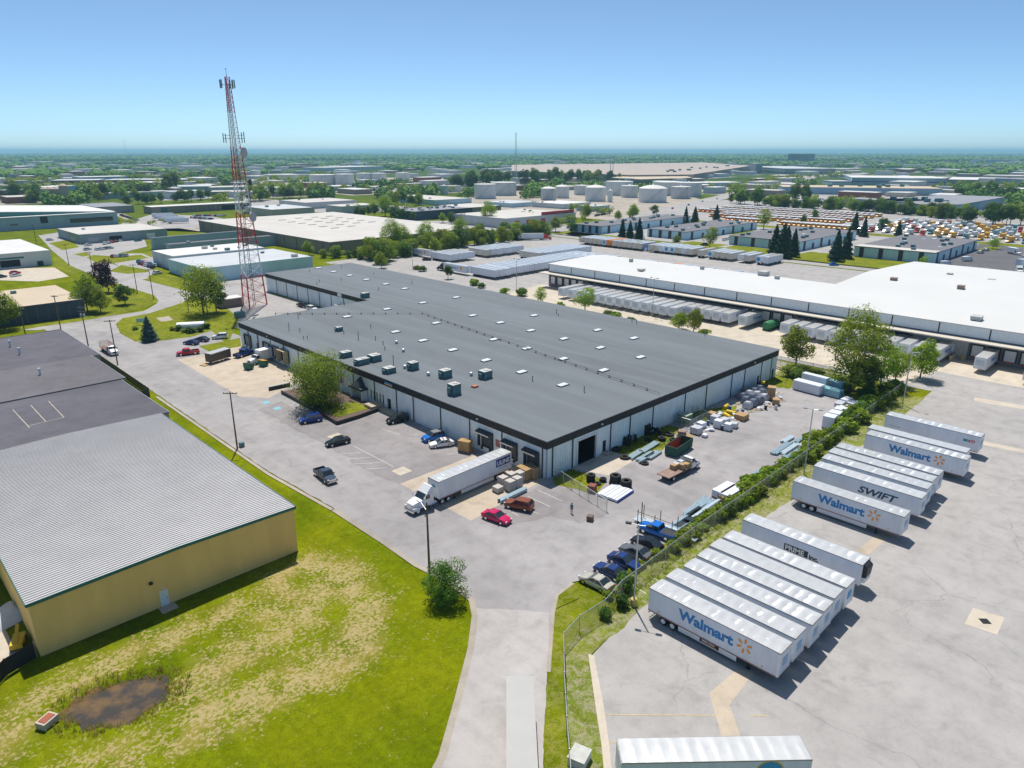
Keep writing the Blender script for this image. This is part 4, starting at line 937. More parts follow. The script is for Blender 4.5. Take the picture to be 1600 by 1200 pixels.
while y < SY:
    for dy, dz in ((0,0),(.36,0),(.40,.10),(.46,.10)): prof.append((y+dy, 6.86+dz))
    y += .50
prof.append((SY,6.86))
for (py, pz) in prof:
    for x, zz in ((-.25,0),(SX*.5,.35),(SX+.25,0)): vs_.append((x,py,pz+zz))
n3 = len(prof)
for i in range(n3-1):
    for j in range(2): fs.append((i*3+j, i*3+j+1, (i+1)*3+j+1, (i+1)*3+j))
rb.add(vs_, fs).build('roof', MROOF, shed)
tr = MB()
for s in (0,1):
    for x0, x1, z0, z1 in ((-.25,SX*.5,6.84,7.19),(SX*.5,SX+.25,7.19,6.84)):
        y = (-.2,-.155) if s == 0 else (SY+.001,SY+.08)
        tr.add([(x0,y[0],z0-.32),(x1,y[0],z1-.32),(x1,y[0],z1+.10),(x0,y[0],z0+.10),(x0,y[1],z0-.32),(x1,y[1],z1-.32),(x1,y[1],z1+.10),(x0,y[1],z0+.10)], [(0,1,2,3),(4,7,6,5),(3,2,6,7),(0,4,5,1),(0,3,7,4),(1,5,6,2)])
tag(tr.build('gable_trim', GREENT, shed), kind='stuff')
tr = MB(); tr.box(-.32,-.252,-.2,SY,6.62,6.96); tr.box(SX+.252,SX+.32,-.2,SY,6.62,6.96); tr.build('gutter', GREENT, shed)
dx = 21.22-8.0
d = MB().box(dx-.5,dx+.5,-.08,-.002,.05,2.2).build('door', WHITEP, shed); MB().box(dx+.32,dx+.40,-.12,-.08,1.0,1.1).build('handle', BLACK, d)
MB().box(dx-1.4,dx-1.0,-.3,-.002,3.6,3.9).build('wall_lamp', BLACK, shed); MB().box(dx-.15,dx+.1,-.14,-.002,2.5,2.66).build('wall_lamp', WHITEP, shed)
MB().box(dx-.9,dx+1.0,-1.6,-.1,.0,.06).build('door_pad', CONC, shed)
ann = thing('flat_roof_building', 'low building with patched dark tar roofs joined behind the ribbed-roof shed', 'building', (8.0,132.8,0))
for k, (x1, y0, y1, z, m) in enumerate(((32.6,.03,27.5,6.55,DKROOF),(33.4,27.52,52.0,6.8,DKROOF2),(35.3,52.02,87.0,6.6,DKROOF))):
    w = MB(); w.box(-30,x1,y0,y1,0,z); w.build('wall', M('block_grey',(.33,.31,.28),.9,var=.15), ann)
    MB().box(-30.1,x1+.12,y0,y1,z+.001,z+.16).build('roof', m, ann)
    MB().box(x1+.121,x1+.17,y0,y1,z-.05,z+.2).build('roof_edge', STEELW, ann)
MB().box(-30,35.4,87.0,87.2,6.3,6.85).build('parapet', DKROOF2, ann)
for a, b_ in (((20.12,154.66),(20.21,141.88)),((23.11,155.17),(23,143.03)),((26.12,155.28),(25.91,143.32)),((20.42,142.94),(25.91,143.32))):
    c = ((a[0]+b_[0])/2-8.0,(a[1]+b_[1])/2-132.8,6.73); MB().obox(c, math.dist(a,b_), .13, .02, math.atan2(b_[1]-a[1],b_[0]-a[0])).build('roof_batten', CONC2, ann)
for p in ((29.58,208.18),(29.69,198.28),(29.05,175.44)):
    MB().tube((0,0,0),(0,0,1.5),.22,.22,10).tube((0,0,1.5),(0,0,1.75),.34,.30,10).build('roof_vent', STEELW, ann, False, (p[0]-8.0,p[1]-132.8,6.7))

# ------------------------------------------------------------------ communications tower
TRED = M('tower_red', (.62,.035,.03), .5); TWHT = M('tower_white', (.80,.82,.84), .5)
TB = (108.58,243.46); TH, NB = 76.0, 7
tw = thing('radio_tower', 'tall red and white lattice radio tower with dishes and antennas', 'tower', TB, R(20))
def tleg(k, z):
    r = 4.0*(1-z/TH)**1.1+.85; a = R(90+120*k); return Vector((r*math.cos(a), r*math.sin(a), z))
for k in range(3):
    mb = MB()
    for j in range(NB*2):
        z0, z1 = TH*j/NB/2, TH*(j+1)/NB/2; mb.tube(tleg(k,z0), tleg(k,z1), .27-.009*j, .26-.009*j, 6, (j//2) % 2)
    mb.build('leg', [TRED,TWHT], tw)
for j in range(NB):
    mb = MB(); n = 3 if j < 3 else (5 if j < 5 else 7); z = TH*j/NB; st = TH/NB/n
    for q in range(n):
        a, c = z+q*st, z+(q+1)*st
        for k in range(3):
            k2 = (k+1) % 3; w = .07 if j < 3 else .05
            mb.tube(tleg(k,a), tleg(k2,c), w, None, 4); mb.tube(tleg(k2,a), tleg(k,c), w, None, 4); mb.tube(tleg(k,c), tleg(k2,c), w, None, 4)
    mb.build('bracing', TRED if j % 2 == 0 else TWHT, tw)
MB().tube((1.0,0,.2),(.5,0,TH-2),.12,None,6).tube((.6,.4,.2),(.3,.3,TH-2),.09,None,6).build('cable_ladder', BLACK, tw)
MB().tube((0,0,TH),(0,0,TH+2.2),.10,.05,6).lathe((0,0,TH+2.2), [(.12,0),(.16,.2),(.05,.4)], 8).build('beacon_mast', BLACK, tw)
def dish(z, ang, r, off=1.6):
    a = R(ang); d = Vector((math.cos(a),math.sin(a),0)); mb = MB()
    rings = []
    for rr, h in ((r,.0),(r,.55),(r*.55,.75),(.1,.8)):
        s_ = d.cross(Vector((0,0,1))); rings.append([d*(off+.8-h)+Vector((0,0,z))+(s_*math.cos(2*math.pi*i/18)+Vector((0,0,1))*math.sin(2*math.pi*i/18))*rr for i in range(18)])
    mb.ring(rings); return mb.build('dish', M('dish_grey',(.48,.46,.44),.6) if z != 43 else BLACK, tw)
dish(52.5, -75, 1.7, 2.6); dish(43, -60, 1.15, 3.2); dish(31.5, -80, 1.7, 3.4); dish(39, -30, 1.0, 3.2)
AN = M('antenna_grey', (.20,.27,.30), .5)
for k in range(3):
    for j in range(3):
        a = R(30+120*k+(j-1)*24); x, y = 2.3*math.cos(a), 2.3*math.sin(a)
        MB().obox((x,y,TH-2.2),.34,.22,2.6,a).tube((x*.5,y*.5,TH-2.4),(x,y,TH-2.4),.05,None,5).build('panel_antenna', AN, tw)
for s, hh in ((-1,2.4),(1,2.8)):
    dv = Vector((math.sin(R(45.5-20)),-math.cos(R(45.5-20)),0))*s
    MB().tube(dv*1.0+Vector((0,0,57)),dv*3.6+Vector((0,0,57)),.09,None,6).tube(dv*1.0+Vector((0,0,58)),dv*3.6+Vector((0,0,58)),.07,None,6).build('antenna_arm', AN, tw)
    for q in (2.7,3.5): MB().tube(dv*q+Vector((0,0,55.6)),dv*q+Vector((0,0,55.6+hh+q*.2)),.16,None,6).build('whip_antenna', AN, tw)
eq = thing('equipment_hut', 'small grey brick equipment hut with pale flat roof at the tower foot', 'hut', (102.98,248.96))
MB().box(-4.5,3.0,-2.5,2.5,0,3.0).build('wall', M('hut_brick',(.27,.21,.18),.9,var=.2,vs_=3), eq); MB().box(-4.8,3.3,-2.8,2.8,3.0,3.25).build('roof', M('hut_roof',(.66,.64,.62),.8), eq)
MB().box(3.0,3.06,-.6,.5,0,2.2).build('door', BLACK, eq)
cab_ = thing('equipment_cabinet', 'teal grey generator cabinet beside the tower base', 'cabinet', (97,228.9))
MB().box(-1.5,1.5,-1,1,.2,2.0).build('housing', HV, cab_); MB().box(-1.7,1.7,-1.2,1.2,0,.2).build('plinth', CONC, cab_); MB().tube((.8,0,2),(.8,0,2.8),.12).build('exhaust', BLACK, cab_)

# ------------------------------------------------------------------ white distribution warehouse east of the tracks
WR = M('roof_white', (.60,.60,.59), .75, var=.05, vs_=.04); WBAND = M('wall_pale', (.70,.77,.82), .6, var=.08); DOCKW = M('dock_wall', (.20,.21,.23), .8); CANO = M('canopy_tan', (.60,.54,.46), .7)
dc = thing('distribution_warehouse', 'huge white-roofed distribution warehouse with trailers backed under its canopy', 'building', (214.0,-60.0,0), R(0))
YN = 196-(-60); YB = 92-(-60)
def gable(name, y0, y1, x1, xr, z0, zr, z2):
    return MB().ring([[(-.5,y0,z0-.3),(xr,y0,zr-.3),(x1,y0,z2-.3),(x1,y0,z2),(xr,y0,zr),(-.5,y0,z0)],[(-.5,y1,z0-.3),(xr,y1,zr-.3),(x1,y1,z2-.3),(x1,y1,z2),(xr,y1,zr),(-.5,y1,z0)]]).build(name, WR, dc)
rf1 = gable('roof', YB+.02, YN+.3, 35, 28, 9.2, 9.9, 9.4)
rf2 = gable('roof', -80, YB, 110, 58, 9.2, 11.4, 9.6)
MB().box(0,34.5,YB+.5,YN,0,8.9).build('wall', DOCKW, dc)
MB().box(0,109,-80,YB+.45,0,8.9).build('wall', DOCKW, dc)
y = YN-.2
while y > -60:
    MB().box(-.30,-.02,y-11.9,y-.1,6.2,8.95).build('wall_panel', WBAND, dc); MB().box(-.38,-.301,y-.22,y+.02,6.15,9.1).build('downspout', BLACK, dc); y -= 12.0
MB().box(-4.2,-.02,-80,YN+2,5.55,5.85).build('canopy', CANO, dc)
MB().box(0,34.4,YN+.01,YN+.2,0,8.7).build('end_wall', WBAND, dc)
k = 0; y = YN-2.4
while y > -8:
    if not (104 < y < 118):
        d = MB().box(-.10,-.02,y-1.25,y+1.25,1.25,4.1).build('dock_door', WHITEP, dc); MB().box(-.35,-.02,y-1.55,y+1.55,4.12,4.5).box(-.35,-.02,y-1.6,y-1.28,1.2,4.1).box(-.35,-.02,y+1.28,y+1.6,1.2,4.1).build('dock_seal', BLACK, dc)
        MB().box(-.30,-.02,y-1.2,y+1.2,.75,1.15).build('dock_bumper', M('bumper_red',(.42,.12,.08),.7), dc)
    k += 1; y -= 3.7
MB().box(-.5,-.03,104,117.5,0,5.5).build('office_wall', M('office_grey',(.42,.42,.42),.8), dc)
dr = MB().box(-.56,-.501,107.2,108.6,1.3,3.6).build('door', WHITEP, dc); MB().box(-.58,-.561,107.6,108.2,2.4,3.2).build('pane', GLASS, dc)
MB().box(-9,-.55,110.2,110.5,0,1.0).box(-5,-.55,106.4,106.7,0,1.3).build('ramp_wall', CONC2, dc)
lw = lambda p: (p[0]-214.0, p[1]+60.0)
for p, a, c, zz in (((238.48,172.88),1.4,1.3,9.7),((223.91,157.34),2.6,.5,9.7),((241.84,141.87),1.4,1.3,9.7),((246.21,119.03),3.6,1.6,9.6),((241.94,111.81),1.6,1.4,9.5),((261.64,79.65),2.2,1.4,10.4),((260.23,59),2.2,1.4,10.6),((220.96,44.96),3.0,.9,9.6),((290.12,70.04),2.0,1.0,10.2),((288.51,56.77),2.4,.7,10.2)):
    x, y = lw(p); mb = MB().box(-a/2,a/2,-a*.4,a*.4,0,c); mb.box(-a/2-.1,a/2+.1,-a*.4-.1,a*.4+.1,c,c+.12)
    mb.build('roof_ventilator', M('vent_brown',(.30,.22,.19),.7) if a == 2.2 else HVT, rf2 if y < YB else rf1, False, (x,y,zz))
# ------------------------------------------------------------------ person on the lot
def person(at, facing):
    v = [(0,0,.98),(0,0,1.18),(0,0,1.42),(0,0,1.52),(0,.01,1.68),(0,-.09,.92),(.02,-.11,.50),(-.03,-.12,.09),(.10,-.12,.04),(0,.09,.92),(.05,.11,.50),(.02,.12,.09),(.15,.12,.04),(0,-.19,1.40),(.0,-.25,1.14),(.10,-.24,.90),(0,.19,1.40),(.02,.25,1.14),(.12,.23,.92)]
    e = [(0,1),(1,2),(2,3),(3,4),(0,5),(5,6),(6,7),(7,8),(0,9),(9,10),(10,11),(11,12),(2,13),(13,14),(14,15),(2,16),(16,17),(17,18)]
    rad = [.15,.135,.15,.06,.105,.095,.065,.045,.04,.095,.065,.045,.04,.065,.05,.035,.065,.05,.035]
    me = bpy.data.meshes.new('body'); me.from_pydata(v, e, []); o = bpy.data.objects.new('tmp', me); COL.objects.link(o)
    sk = o.modifiers.new('s','SKIN'); ss = o.modifiers.new('u','SUBSURF'); ss.levels = 1; ss.render_levels = 1
    for i, r in enumerate(rad): me.skin_vertices[0].data[i].radius = (r, r*1.15 if i in (1,2) else r)
    me.skin_vertices[0].data[0].use_root = True
    m2 = bpy.data.meshes.new_from_object(o.evaluated_get(bpy.context.evaluated_depsgraph_get())); bpy.data.objects.remove(o)
    SKIN = M('skin',(.45,.27,.20),.6); SHIRT = M('shirt_teal',(.05,.30,.28),.8); TROU = M('trousers_dark',(.03,.035,.05),.9); SHOE = M('shoe',(.02,.02,.02),.7)
    for m in (SKIN,SHIRT,TROU,SHOE): m2.materials.append(m)
    for p in m2.polygons:
        z = p.center.z; y = abs(p.center.y); p.use_smooth = True
        p.material_index = 3 if z < .11 else (1 if (z > 1.0 and z < 1.5 and not (y > .2 and z < 1.15)) else (2 if z <= 1.0 and y < .19 else 0))
    t = thing('person', 'person in teal shirt and dark trousers standing on the lot', 'person', (at[0],at[1],.02), facing)
    link('body', m2, t)
    MB().lathe((0,.01,1.66), [(.108,-.02),(.115,.05),(.09,.11),(.03,.135)], 12).build('hair', M('hair_dark',(.03,.02,.015),.8), t, True)
    for s in (-1,1):
        h = MB(); h.obox((.12,s*.235,.85),.05,.035,.09)
        for q in range(4): h.tube((.10+.018*q,s*.235,.81),(.115+.018*q,s*.225,.735+.006*abs(q-1)),.009,.007,5)
        h.tube((.145,s*.235,.86),(.17,s*.215,.80),.010,.008,5); h.build('hand', SKIN, t)
person((74.35,62.57), R(200))


# ------------------------------------------------------------------ trailers in the truck lot (noses towards -Y)
def mark_side(t, kind):
    """lettering on the side that faces -X, i.e. local -Y when the nose points to -Y"""
    y = -1.3-.012; rot = (math.pi/2,0,0)
    if kind == 'W':
        text('Walmart', 1.78, 'lettering', WM_BLUE, t, (-3.9,y,2.10), rot, .075, 0, 1.04); spark(t, (4.15,y,2.78), .92, -1)
    elif kind == 'S':
        text('SWIFT', 1.55, 'lettering', MARK_DARK, t, (-.9,y,2.05), rot, .05, .28, 1.25)
    elif kind == 'P':
        MB().box(-1.9,1.35,y-.002,y+.002,2.02,3.0).build('lettering_plate', MARK_BLK, t)
        text('PRIME', 1.0, 'lettering', WHITEP, t, (-1.75,y-.004,2.15), rot, .03, 0, .98); text('inc.', .95, 'lettering', MARK_BLK, t, (1.5,y,2.05), rot, .04)
    elif kind == 'R':
        text('RTI', .72, 'lettering', MARK_RED, t, (6.2,y,2.6), rot, .03, .2); MB().obox((5.8,y,2.86),.75,.01,.5,0).build('emblem', MARK_TEAL, t)
        text('53-FT HIGH CUBE', .26, 'small_lettering', MARK_BLK, t, (-7.2,y,2.1), rot)
slot = [(61.55,39.46,'W','nearest white trailer with blue store lettering beside the light pole base'),
        (64.9,39.46,0,'white trailer with rippled roof right behind the nearest lettered one'),
        (68.4,39.2,0,'white trailer third from the near end of the fence row'),
        (71.7,39.3,0,'white trailer with blank side fourth from the near end of the fence row'),
        (74.95,39.45,0,'white trailer with crinkled roof fifth from the near end of the fence row'),
        (78.1,39.3,0,'white trailer with round blue nose emblem next to the refrigerated one'),
        (84.4,39.8,'P','white refrigerated trailer with black lettering and a cooling unit on its nose'),
        (101.2,40.3,'W','white trailer with blue store lettering standing before the slanted dark lettering'),
        (109.0,40.4,'S','white trailer with slanted dark blue five letter name'),
        (113.0,40.8,0,'cream-roofed trailer just behind the slanted dark lettering'),
        (116.3,41.1,0,'white trailer between cream-roofed one and the gap in fence row'),
        (119.6,41.1,0,'white trailer at the far edge of the middle group by the fence'),
        (129.3,39.6,'W','white trailer with blue store lettering in the farthest group by the fence'),
        (132.7,40.5,0,'white trailer tucked behind the farthest store lettered one'),
        (142.4,40.6,'R','farthest white trailer in fence row with small red three letter mark')]
for k, (x, y, mk, lb) in enumerate(slot):
    t = clone(TRP[(k*5+k//3) % 6], (x+1.3, y-8.07, .012), R(-90), lb, 'trailers parked along the fence')
    if mk: mark_side(t, mk)
    if mk == 'W' and k == 0:
        MB().box(-1.1,1.3,-1.275,-1.262,.50,.98).build('skirt_badge', MARK_BLK, t); MB().box(-.8,1.0,-1.28,-1.276,.56,.64).build('badge_stripe', WM_ORANGE, t); text('GREEN WING', .26, 'small_lettering', WHITEP, t, (-.85,-1.277,.72), (math.pi/2,0,0), .01)
    for yy, z in ((-6.6,1.5),(6.3,1.5)): MB().box(yy-.09,yy+.09,-1.315,-1.301,z-.12,z+.08).build('marker', MARK_YEL, t)
    if mk == 'P':
        MB().ring([[(8.08,-1.0,2.2),(8.55,-.9,2.2),(8.55,.9,2.2),(8.08,1.0,2.2)],[(8.08,-1.05,3.6),(8.62,-.95,3.5),(8.62,.95,3.5),(8.08,1.05,3.6)],[(8.08,-.9,3.9),(8.3,-.8,3.88),(8.3,.8,3.88),(8.08,.9,3.9)]]).build('cooling_unit', BLACK, t)
        MB().box(8.08,8.5,-1.0,1.0,1.5,2.2).build('unit_cover', WHITEP, t)
    else:
        MB().box(8.08,8.11,-.55,.55,2.1,3.1).build('nose_plate', (MARK_CYAN if k == 5 else M('nose_blue',(.30,.48,.66),.5)), t)
    if k == 5:
        MB().lathe((4.0,-1.305,2.7), [(.95,-.005),(.95,.005)], 24, 0, 'Y').build('emblem', MARK_CYAN, t); MB().box(2.2,5.6,-1.32,-1.312,2.55,2.95).build('emblem_band', MARK_YEL, t)
t = clone(TRP[3], (58.4,27.6,.012), R(-46), 'white trailer at the bottom edge cut off below its flat roof', 'trailers parked along the fence')
t.location = (45.8,21.9,.012); t.rotation_euler = (0,0,R(-43.2))
MB().lathe((4.6,-1.310,2.75), [(1.15,-.005),(1.15,.005)], 28, 0, 'Y').build('emblem', MARK_CYAN, t); MB().lathe((4.6,-1.302,2.75), [(1.30,-.002),(1.30,.002)], 28, 0, 'Y').build('emblem_ring', MARK_YEL, t)

# ------------------------------------------------------------------ trailer driving out along the entry drive
dtp = trailer_proto(21, .002, 2); TRP['drive'] = dtp
t = clone(dtp, (0,0,.02), 0, 'plain pale grey trailer on the entry drive at the bottom edge', None, None, {FOIL: M('roof_matte',(.45,.44,.42),.8,0,.06,.4), TRAILER_W: M('drive_trailer_side',(.55,.55,.54),.6)})
a, b_ = (40.27,39.9), (32.66,32.02); an = math.atan2(b_[1]-a[1],b_[0]-a[0]); t.location = (a[0]+8.07*math.cos(an), a[1]+8.07*math.sin(an), .02); t.rotation_euler = (0,0,an)
# small utility trailer box at the bottom kerb
ub = thing('storage_box', 'small grey lidded box on gravel by the kerb at the bottom edge', 'box', (39.61,31.54), .3); MB().box(-.9,.9,-.8,.8,0,.9).build('body', WRAP, ub); MB().box(-.95,.95,-.85,.85,.9,1.0).build('lid', HVT, ub)

# ------------------------------------------------------------------ truck at the south dock
t = clone(TRP[1], (69.4,80.15,.03), R(181), 'white trailer with blue lettered panel backed to the south dock')
MB().box(-7.75,-4.35,1.302,1.312,2.35,3.75).build('lettering_panel', MARK_NAVY, t)
text('ULINE', 1.12, 'lettering', WHITEP, t, (-4.58,1.316,2.62), (math.pi/2,0,math.pi), .03, 0, .98)
text('Shipping Supplies', .30, 'small_lettering', MARK_TEAL, t, (-4.9,1.316,1.95), (math.pi/2,0,math.pi), .0)
MB().box(8.08,8.12,-.4,.4,2.8,3.2).build('nose_mark', MARK_TEAL, t)
semi_tractor((59.3,79.95), 181, PAINTS['white'], 'white day cab tractor hitched to the lettered trailer at south dock')

# ------------------------------------------------------------------ cars and trucks on the main lot
G1 = 'cars parked beside the fence'
vehicle('sedan', (62.2,47.9), 92, 'gold', 'champagne sedan parked nearest the lawn by the chain-link fence', G1)
vehicle('sedan', (65.4,48.1), 92, 'navy', 'navy sedan parked second from the lawn by the fence', G1)
vehicle('sedan', (68.6,48.2), -87, 'navy', 'dark blue sedan with hood towards fence, third from the lawn', G1)
vehicle('sedan', (71.6,48.6), 92, 'grey', 'charcoal sedan parked between dark blue sedan and black coupe', G1)
vehicle('sedan', (74.6,48.8), 92, 'black', 'black coupe with stickered rear window next to the bright blue pickup', G1)
vehicle('pickup', (78.4,49.6), 97, 'blue', 'bright blue pickup with black bed cover by the fence')
bp = [o for o in bpy.data.objects if o.get('label','').startswith('bright blue pickup')][0]
MB().box(-2.82,-.80,-.93,.93,1.121,1.15).build('bed_cover', BLACK, bp)
vehicle('sedan', (64.63,69.08), -80, 'crimson', 'crimson sedan parked by the painted stalls near the dock')
vehicle('suv', (69.74,69.4), 112, 'brown', 'copper coloured compact SUV beside the crimson sedan')
vehicle('pickup', (53.63,99.84), -96, 'steel', 'dark blue grey pickup rolling down the middle of the lot')
vehicle('sedan', (63.05,111.46), 169, 'black', 'black sedan standing alone at the painted centre line')
vehicle('suv', (65.33,125.61), 166, 'royal', 'royal blue SUV parked at the timber edged island')
vehicle('suv', (78.04,113.12), 170, 'black', 'black SUV parked by the concrete stair at the long wall')
jp = vehicle('suv', (77.37,100.46), 170, 'blue', 'blue open jeep with grey soft top beside the white patrol sedan')
for c in jp.children:
    if c.name.startswith('roof'): c.data = c.data.copy(); c.data.materials[0] = M('soft_top',(.20,.20,.21),.8)
pc = vehicle('sedan', (76.55,96.91), 156, 'white', 'white patrol style sedan with roof bar near wooden crates')
MB().box(-.45,-.2,-.5,.5,1.47,1.58).build('roof_bar', M('lightbar',(.55,.2,.2),.3), pc)
vehicle('sedan', (71.78,205.17), 120, 'navy', 'dark blue sedan in the stalls beside the red pickup', 'cars by the small lawn')
vehicle('sedan', (75.34,206.73), 120, 'steel', 'grey blue sedan parked between dark sedan and white SUV', 'cars by the small lawn')
vehicle('suv', (80.47,205.85), 150, 'white', 'white SUV parked behind the small dock lawn', 'cars by the small lawn')
vehicle('pickup', (66.92,194.83), 164, 'red', 'red pickup truck at the corner of dock apron')
vehicle('pickup', (77.25,182.9), 20, 'royal', 'deep blue pickup parked by the north dock doors')
for b_, cl, lb in (((120.32,228.85),'black','black pickup parked along the rear wing wall'),((119.89,221.8),'white','white SUV parked along the rear wing wall')):
    vehicle('pickup' if cl == 'black' else 'suv', b_, -85, cl, lb)
ct = thing('cargo_trailer', 'dark brown enclosed cargo trailer on the dock apron', 'trailer', (70.33,182.79), R(18))
MB().box(-3.2,3.2,-1.15,1.15,.5,2.8).build('body', M('trailer_brown',(.075,.06,.05),.4,.2), ct); MB().box(-3.22,3.22,-1.17,1.17,2.8,2.87).build('roof', FOIL, ct)
MB().box(-3.2,3.2,-1.17,-1.151,.5,.62).box(-3.2,3.2,-1.17,-1.151,2.68,2.8).box(3.05,3.2,-1.18,-1.171,.5,2.8).build('panel_trim', CHROME, ct); MB().box(-5.4,-3.2,-1.0,1.0,.12,.22).build('ramp', LUMBER, ct)
for x in (-.6,.4):
    for y in (-1.05,1.05): wheel(ct, x, y, .34, .22)
box_truck((77.16,173.57), 190, PAINTS['white'], WHITEP, 'white box truck backed up to the north dock behind dumpsters', 6.0)
def dumpster(at, rz, lidmat, label):
    t = thing('dumpster', label, 'dumpster', at, rz, 'small green dumpsters')
    MB().ring([[(-.9,-.75,.15),(.9,-.75,.15),(.9,.75,.15),(-.9,.75,.15)],[(-1.0,-.95,1.1),(1.0,-.95,1.1),(1.0,.85,1.1),(-1.0,.85,1.1)],[(-1.0,-.6,1.45),(1.0,-.6,1.45),(1.0,.85,1.75),(-1.0,.85,1.75)]]).build('bin', M('dumpster_green',(.03,.17,.10),.6,var=.25), t)
    MB().add([(-1.02,-.65,1.48),(1.02,-.65,1.48),(1.02,.88,1.78),(-1.02,.88,1.78),(-1.02,-.65,1.53),(1.02,-.65,1.53),(1.02,.88,1.83),(-1.02,.88,1.83)], [(0,3,2,1),(4,5,6,7),(0,1,5,4),(1,2,6,5),(2,3,7,6),(3,0,4,7)]).build('lid', lidmat, t)
    for s in (-1,1): MB().box(s*1.0-.05,s*1.0+.12*s+.05,-.3,.3,.8,1.0).build('lift_pocket', BLACK, t)
    return t
dumpster((72.67,169.95), 1.9, BLACK, 'green dumpster with dark lid in front of the white box truck')
dumpster((76.66,169.98), 1.9, M('lid_orange',(.75,.36,.02),.6), 'green dumpster with orange yellow lid beside the white box truck')
# stake truck by the black fence
st = box_truck((52.22,210.18), -90, PAINTS['white'], WHITEP, 'white stake truck with rusty racks beside the black slat fence', 6.6, 'stake_truck', True)
for k in range(5): MB().tube((-6.2+k*1.3,-1.15,1.12),(-6.2+k*1.3,-1.15,2.6),.05).tube((-6.2+k*1.3,-1.15,2.6),(-6.2+k*1.3,1.15,2.6),.05).tube((-6.2+k*1.3,1.15,1.12),(-6.2+k*1.3,1.15,2.6),.05).build('rack_hoop', RUST, st)

# ------------------------------------------------------------------ yard south of the main building
ft = box_truck((100.19,58.7), -2, PAINTS['white'], WHITEP, 'white flatbed truck with loaded deck in the storage yard', 6.8, 'flatbed_truck', True)
for k, (x, y) in enumerate(((-.8,-.55),(-.8,.6),(-2.0,-.5),(-2.0,.6),(-3.1,.4))):
    lbx = ('foremost left','foremost right','middle left','middle right','rearmost')[k]
    c = thing('cargo_bundle', f'{lbx} wrapped bundle riding on the flatbed truck', 'bundle', (0,0,0), R(-2), 'load on the flatbed truck')
    m = Matrix.Translation((*(100.19,58.7),.02)) @ Matrix.Rotation(R(-2),4,'Z'); p = m @ Vector((x,y,1.12)); c.location = p
    MB().box(-.5,.5,-.5,.5,0,.12).build('pallet', LUMBER, c); MB().box(-.48,.48,-.48,.48,.12,.7+.12*(k % 3)).build('wrapped_load', GREYW if k % 2 else CARDB, c)
ro_ = thing('roll_off_container', 'dark green open roll-off container with rusty inside', 'container', (106.45,64.17), R(6))
g = MB(); g.box(-3.2,3.2,-1.2,-1.12,.2,1.9); g.box(-3.2,3.2,1.12,1.2,.2,1.9); g.box(-3.2,-3.12,-1.12,1.12,.2,1.9); g.box(3.12,3.2,-1.12,1.12,.2,1.9); g.build('side_wall', M('container_green',(.02,.10,.07),.6,var=.25), ro_)
MB().box(-3.1,3.1,-1.11,1.11,.2,.3).build('floor', RUST, ro_)
MB().box(-3.11,3.11,-1.115,-1.10,.3,1.88).box(-3.11,3.11,1.10,1.115,.3,1.88).build('rusty_lining', RUST, ro_)
for k in range(9):
    for s in (-1,1): MB().box(-3.0+k*.74,-2.88+k*.74,min(s*1.2,s*1.29),max(s*1.2,s*1.29),.25,1.85).build('rib', MC['container_green'], ro_)
MB().tube((-3.2,-1.2,1.93),(3.2,-1.2,1.93),.06).tube((-3.2,1.2,1.93),(3.2,1.2,1.93),.06).tube((-3.2,-1.2,1.93),(-3.2,1.2,1.93),.06).tube((3.2,-1.2,1.93),(3.2,1.2,1.93),.06).build('top_rail', MC['container_green'], ro_)
# tyres: every tyre is a thing
def tyre_mesh(r, w, n=18):
    prof = [(r*.50,-w*.38),(r*.62,-w*.5),(r*.92,-w*.5),(r,-w*.3),(r,w*.3),(r*.92,w*.5),(r*.62,w*.5),(r*.50,w*.38)]; mb = MB(); m = len(prof); V, F = [], []
    for i in range(n):
        a = 2*math.pi*i/n; V += [(q*math.cos(a), q*math.sin(a), h) for q, h in prof]
    for i in range(n):
        for k in range(m): F.append((i*m+k, ((i+1)%n)*m+k, ((i+1)%n)*m+(k+1)%m, i*m+(k+1)%m))
    return mb.add(V, F).mesh('tyre', RUBBER, True)
TY = {s: tyre_mesh(s, w) for s, w in ((.95,.42),(.75,.34),(.62,.3))}
def tyres(at, r, n, lab, tilt=0):
    w = {.95:.42,.75:.34,.62:.3}[r]
    for k in range(n):
        pos = 'upright leaning' if tilt else ('single' if n == 1 else ('top' if k == n-1 else ('bottom' if k == 0 else ORD[k]+' from bottom')))
        o = link('tyre', TY[r], None, (at[0]+rng.uniform(-.06,.06), at[1]+rng.uniform(-.06,.06), w/2+.02+k*w if not tilt else r+.02)); o.rotation_euler = (tilt, 0, rng.uniform(0,3))
        tag(o, f'{pos} black tyre {lab}', 'tyre', 'black tyres in the yard')
tyres((85.06,67.57), .75, 4, 'in the left stack behind the mesh fence'); tyres((84.97,65.98), .62, 1, 'lying by the small crate behind the mesh fence'); tyres((86.53,66.13), .62, 2, 'in the low pile behind the mesh fence')
tyres((87.22,64.1), .95, 4, 'in the stack left of the white panels'); tyres((87.56,62.1), .95, 3, 'in the stack touching the white panels')
tyres((96.76,69.26), .95, 1, 'lying flat at the grass by the pipes'); tyres((97.28,65.27), .75, 1, 'lying at the near end of the pipes'); tyres((98.69,72.63), .95, 1, 'lying in shade beside the door step')
tyres((102.26,72.93), .95, 4, 'in the stack standing against the shaded wall'); tyres((109.11,73.37), .95, 5, 'in the tall far stack against the shaded wall')
tyres((104.5,72.48), .75, 1, 'leaning between the two wall stacks', 1.35); tyres((109.37,72.19), .95, 1, 'leaning right of the tall far stack', 1.2)
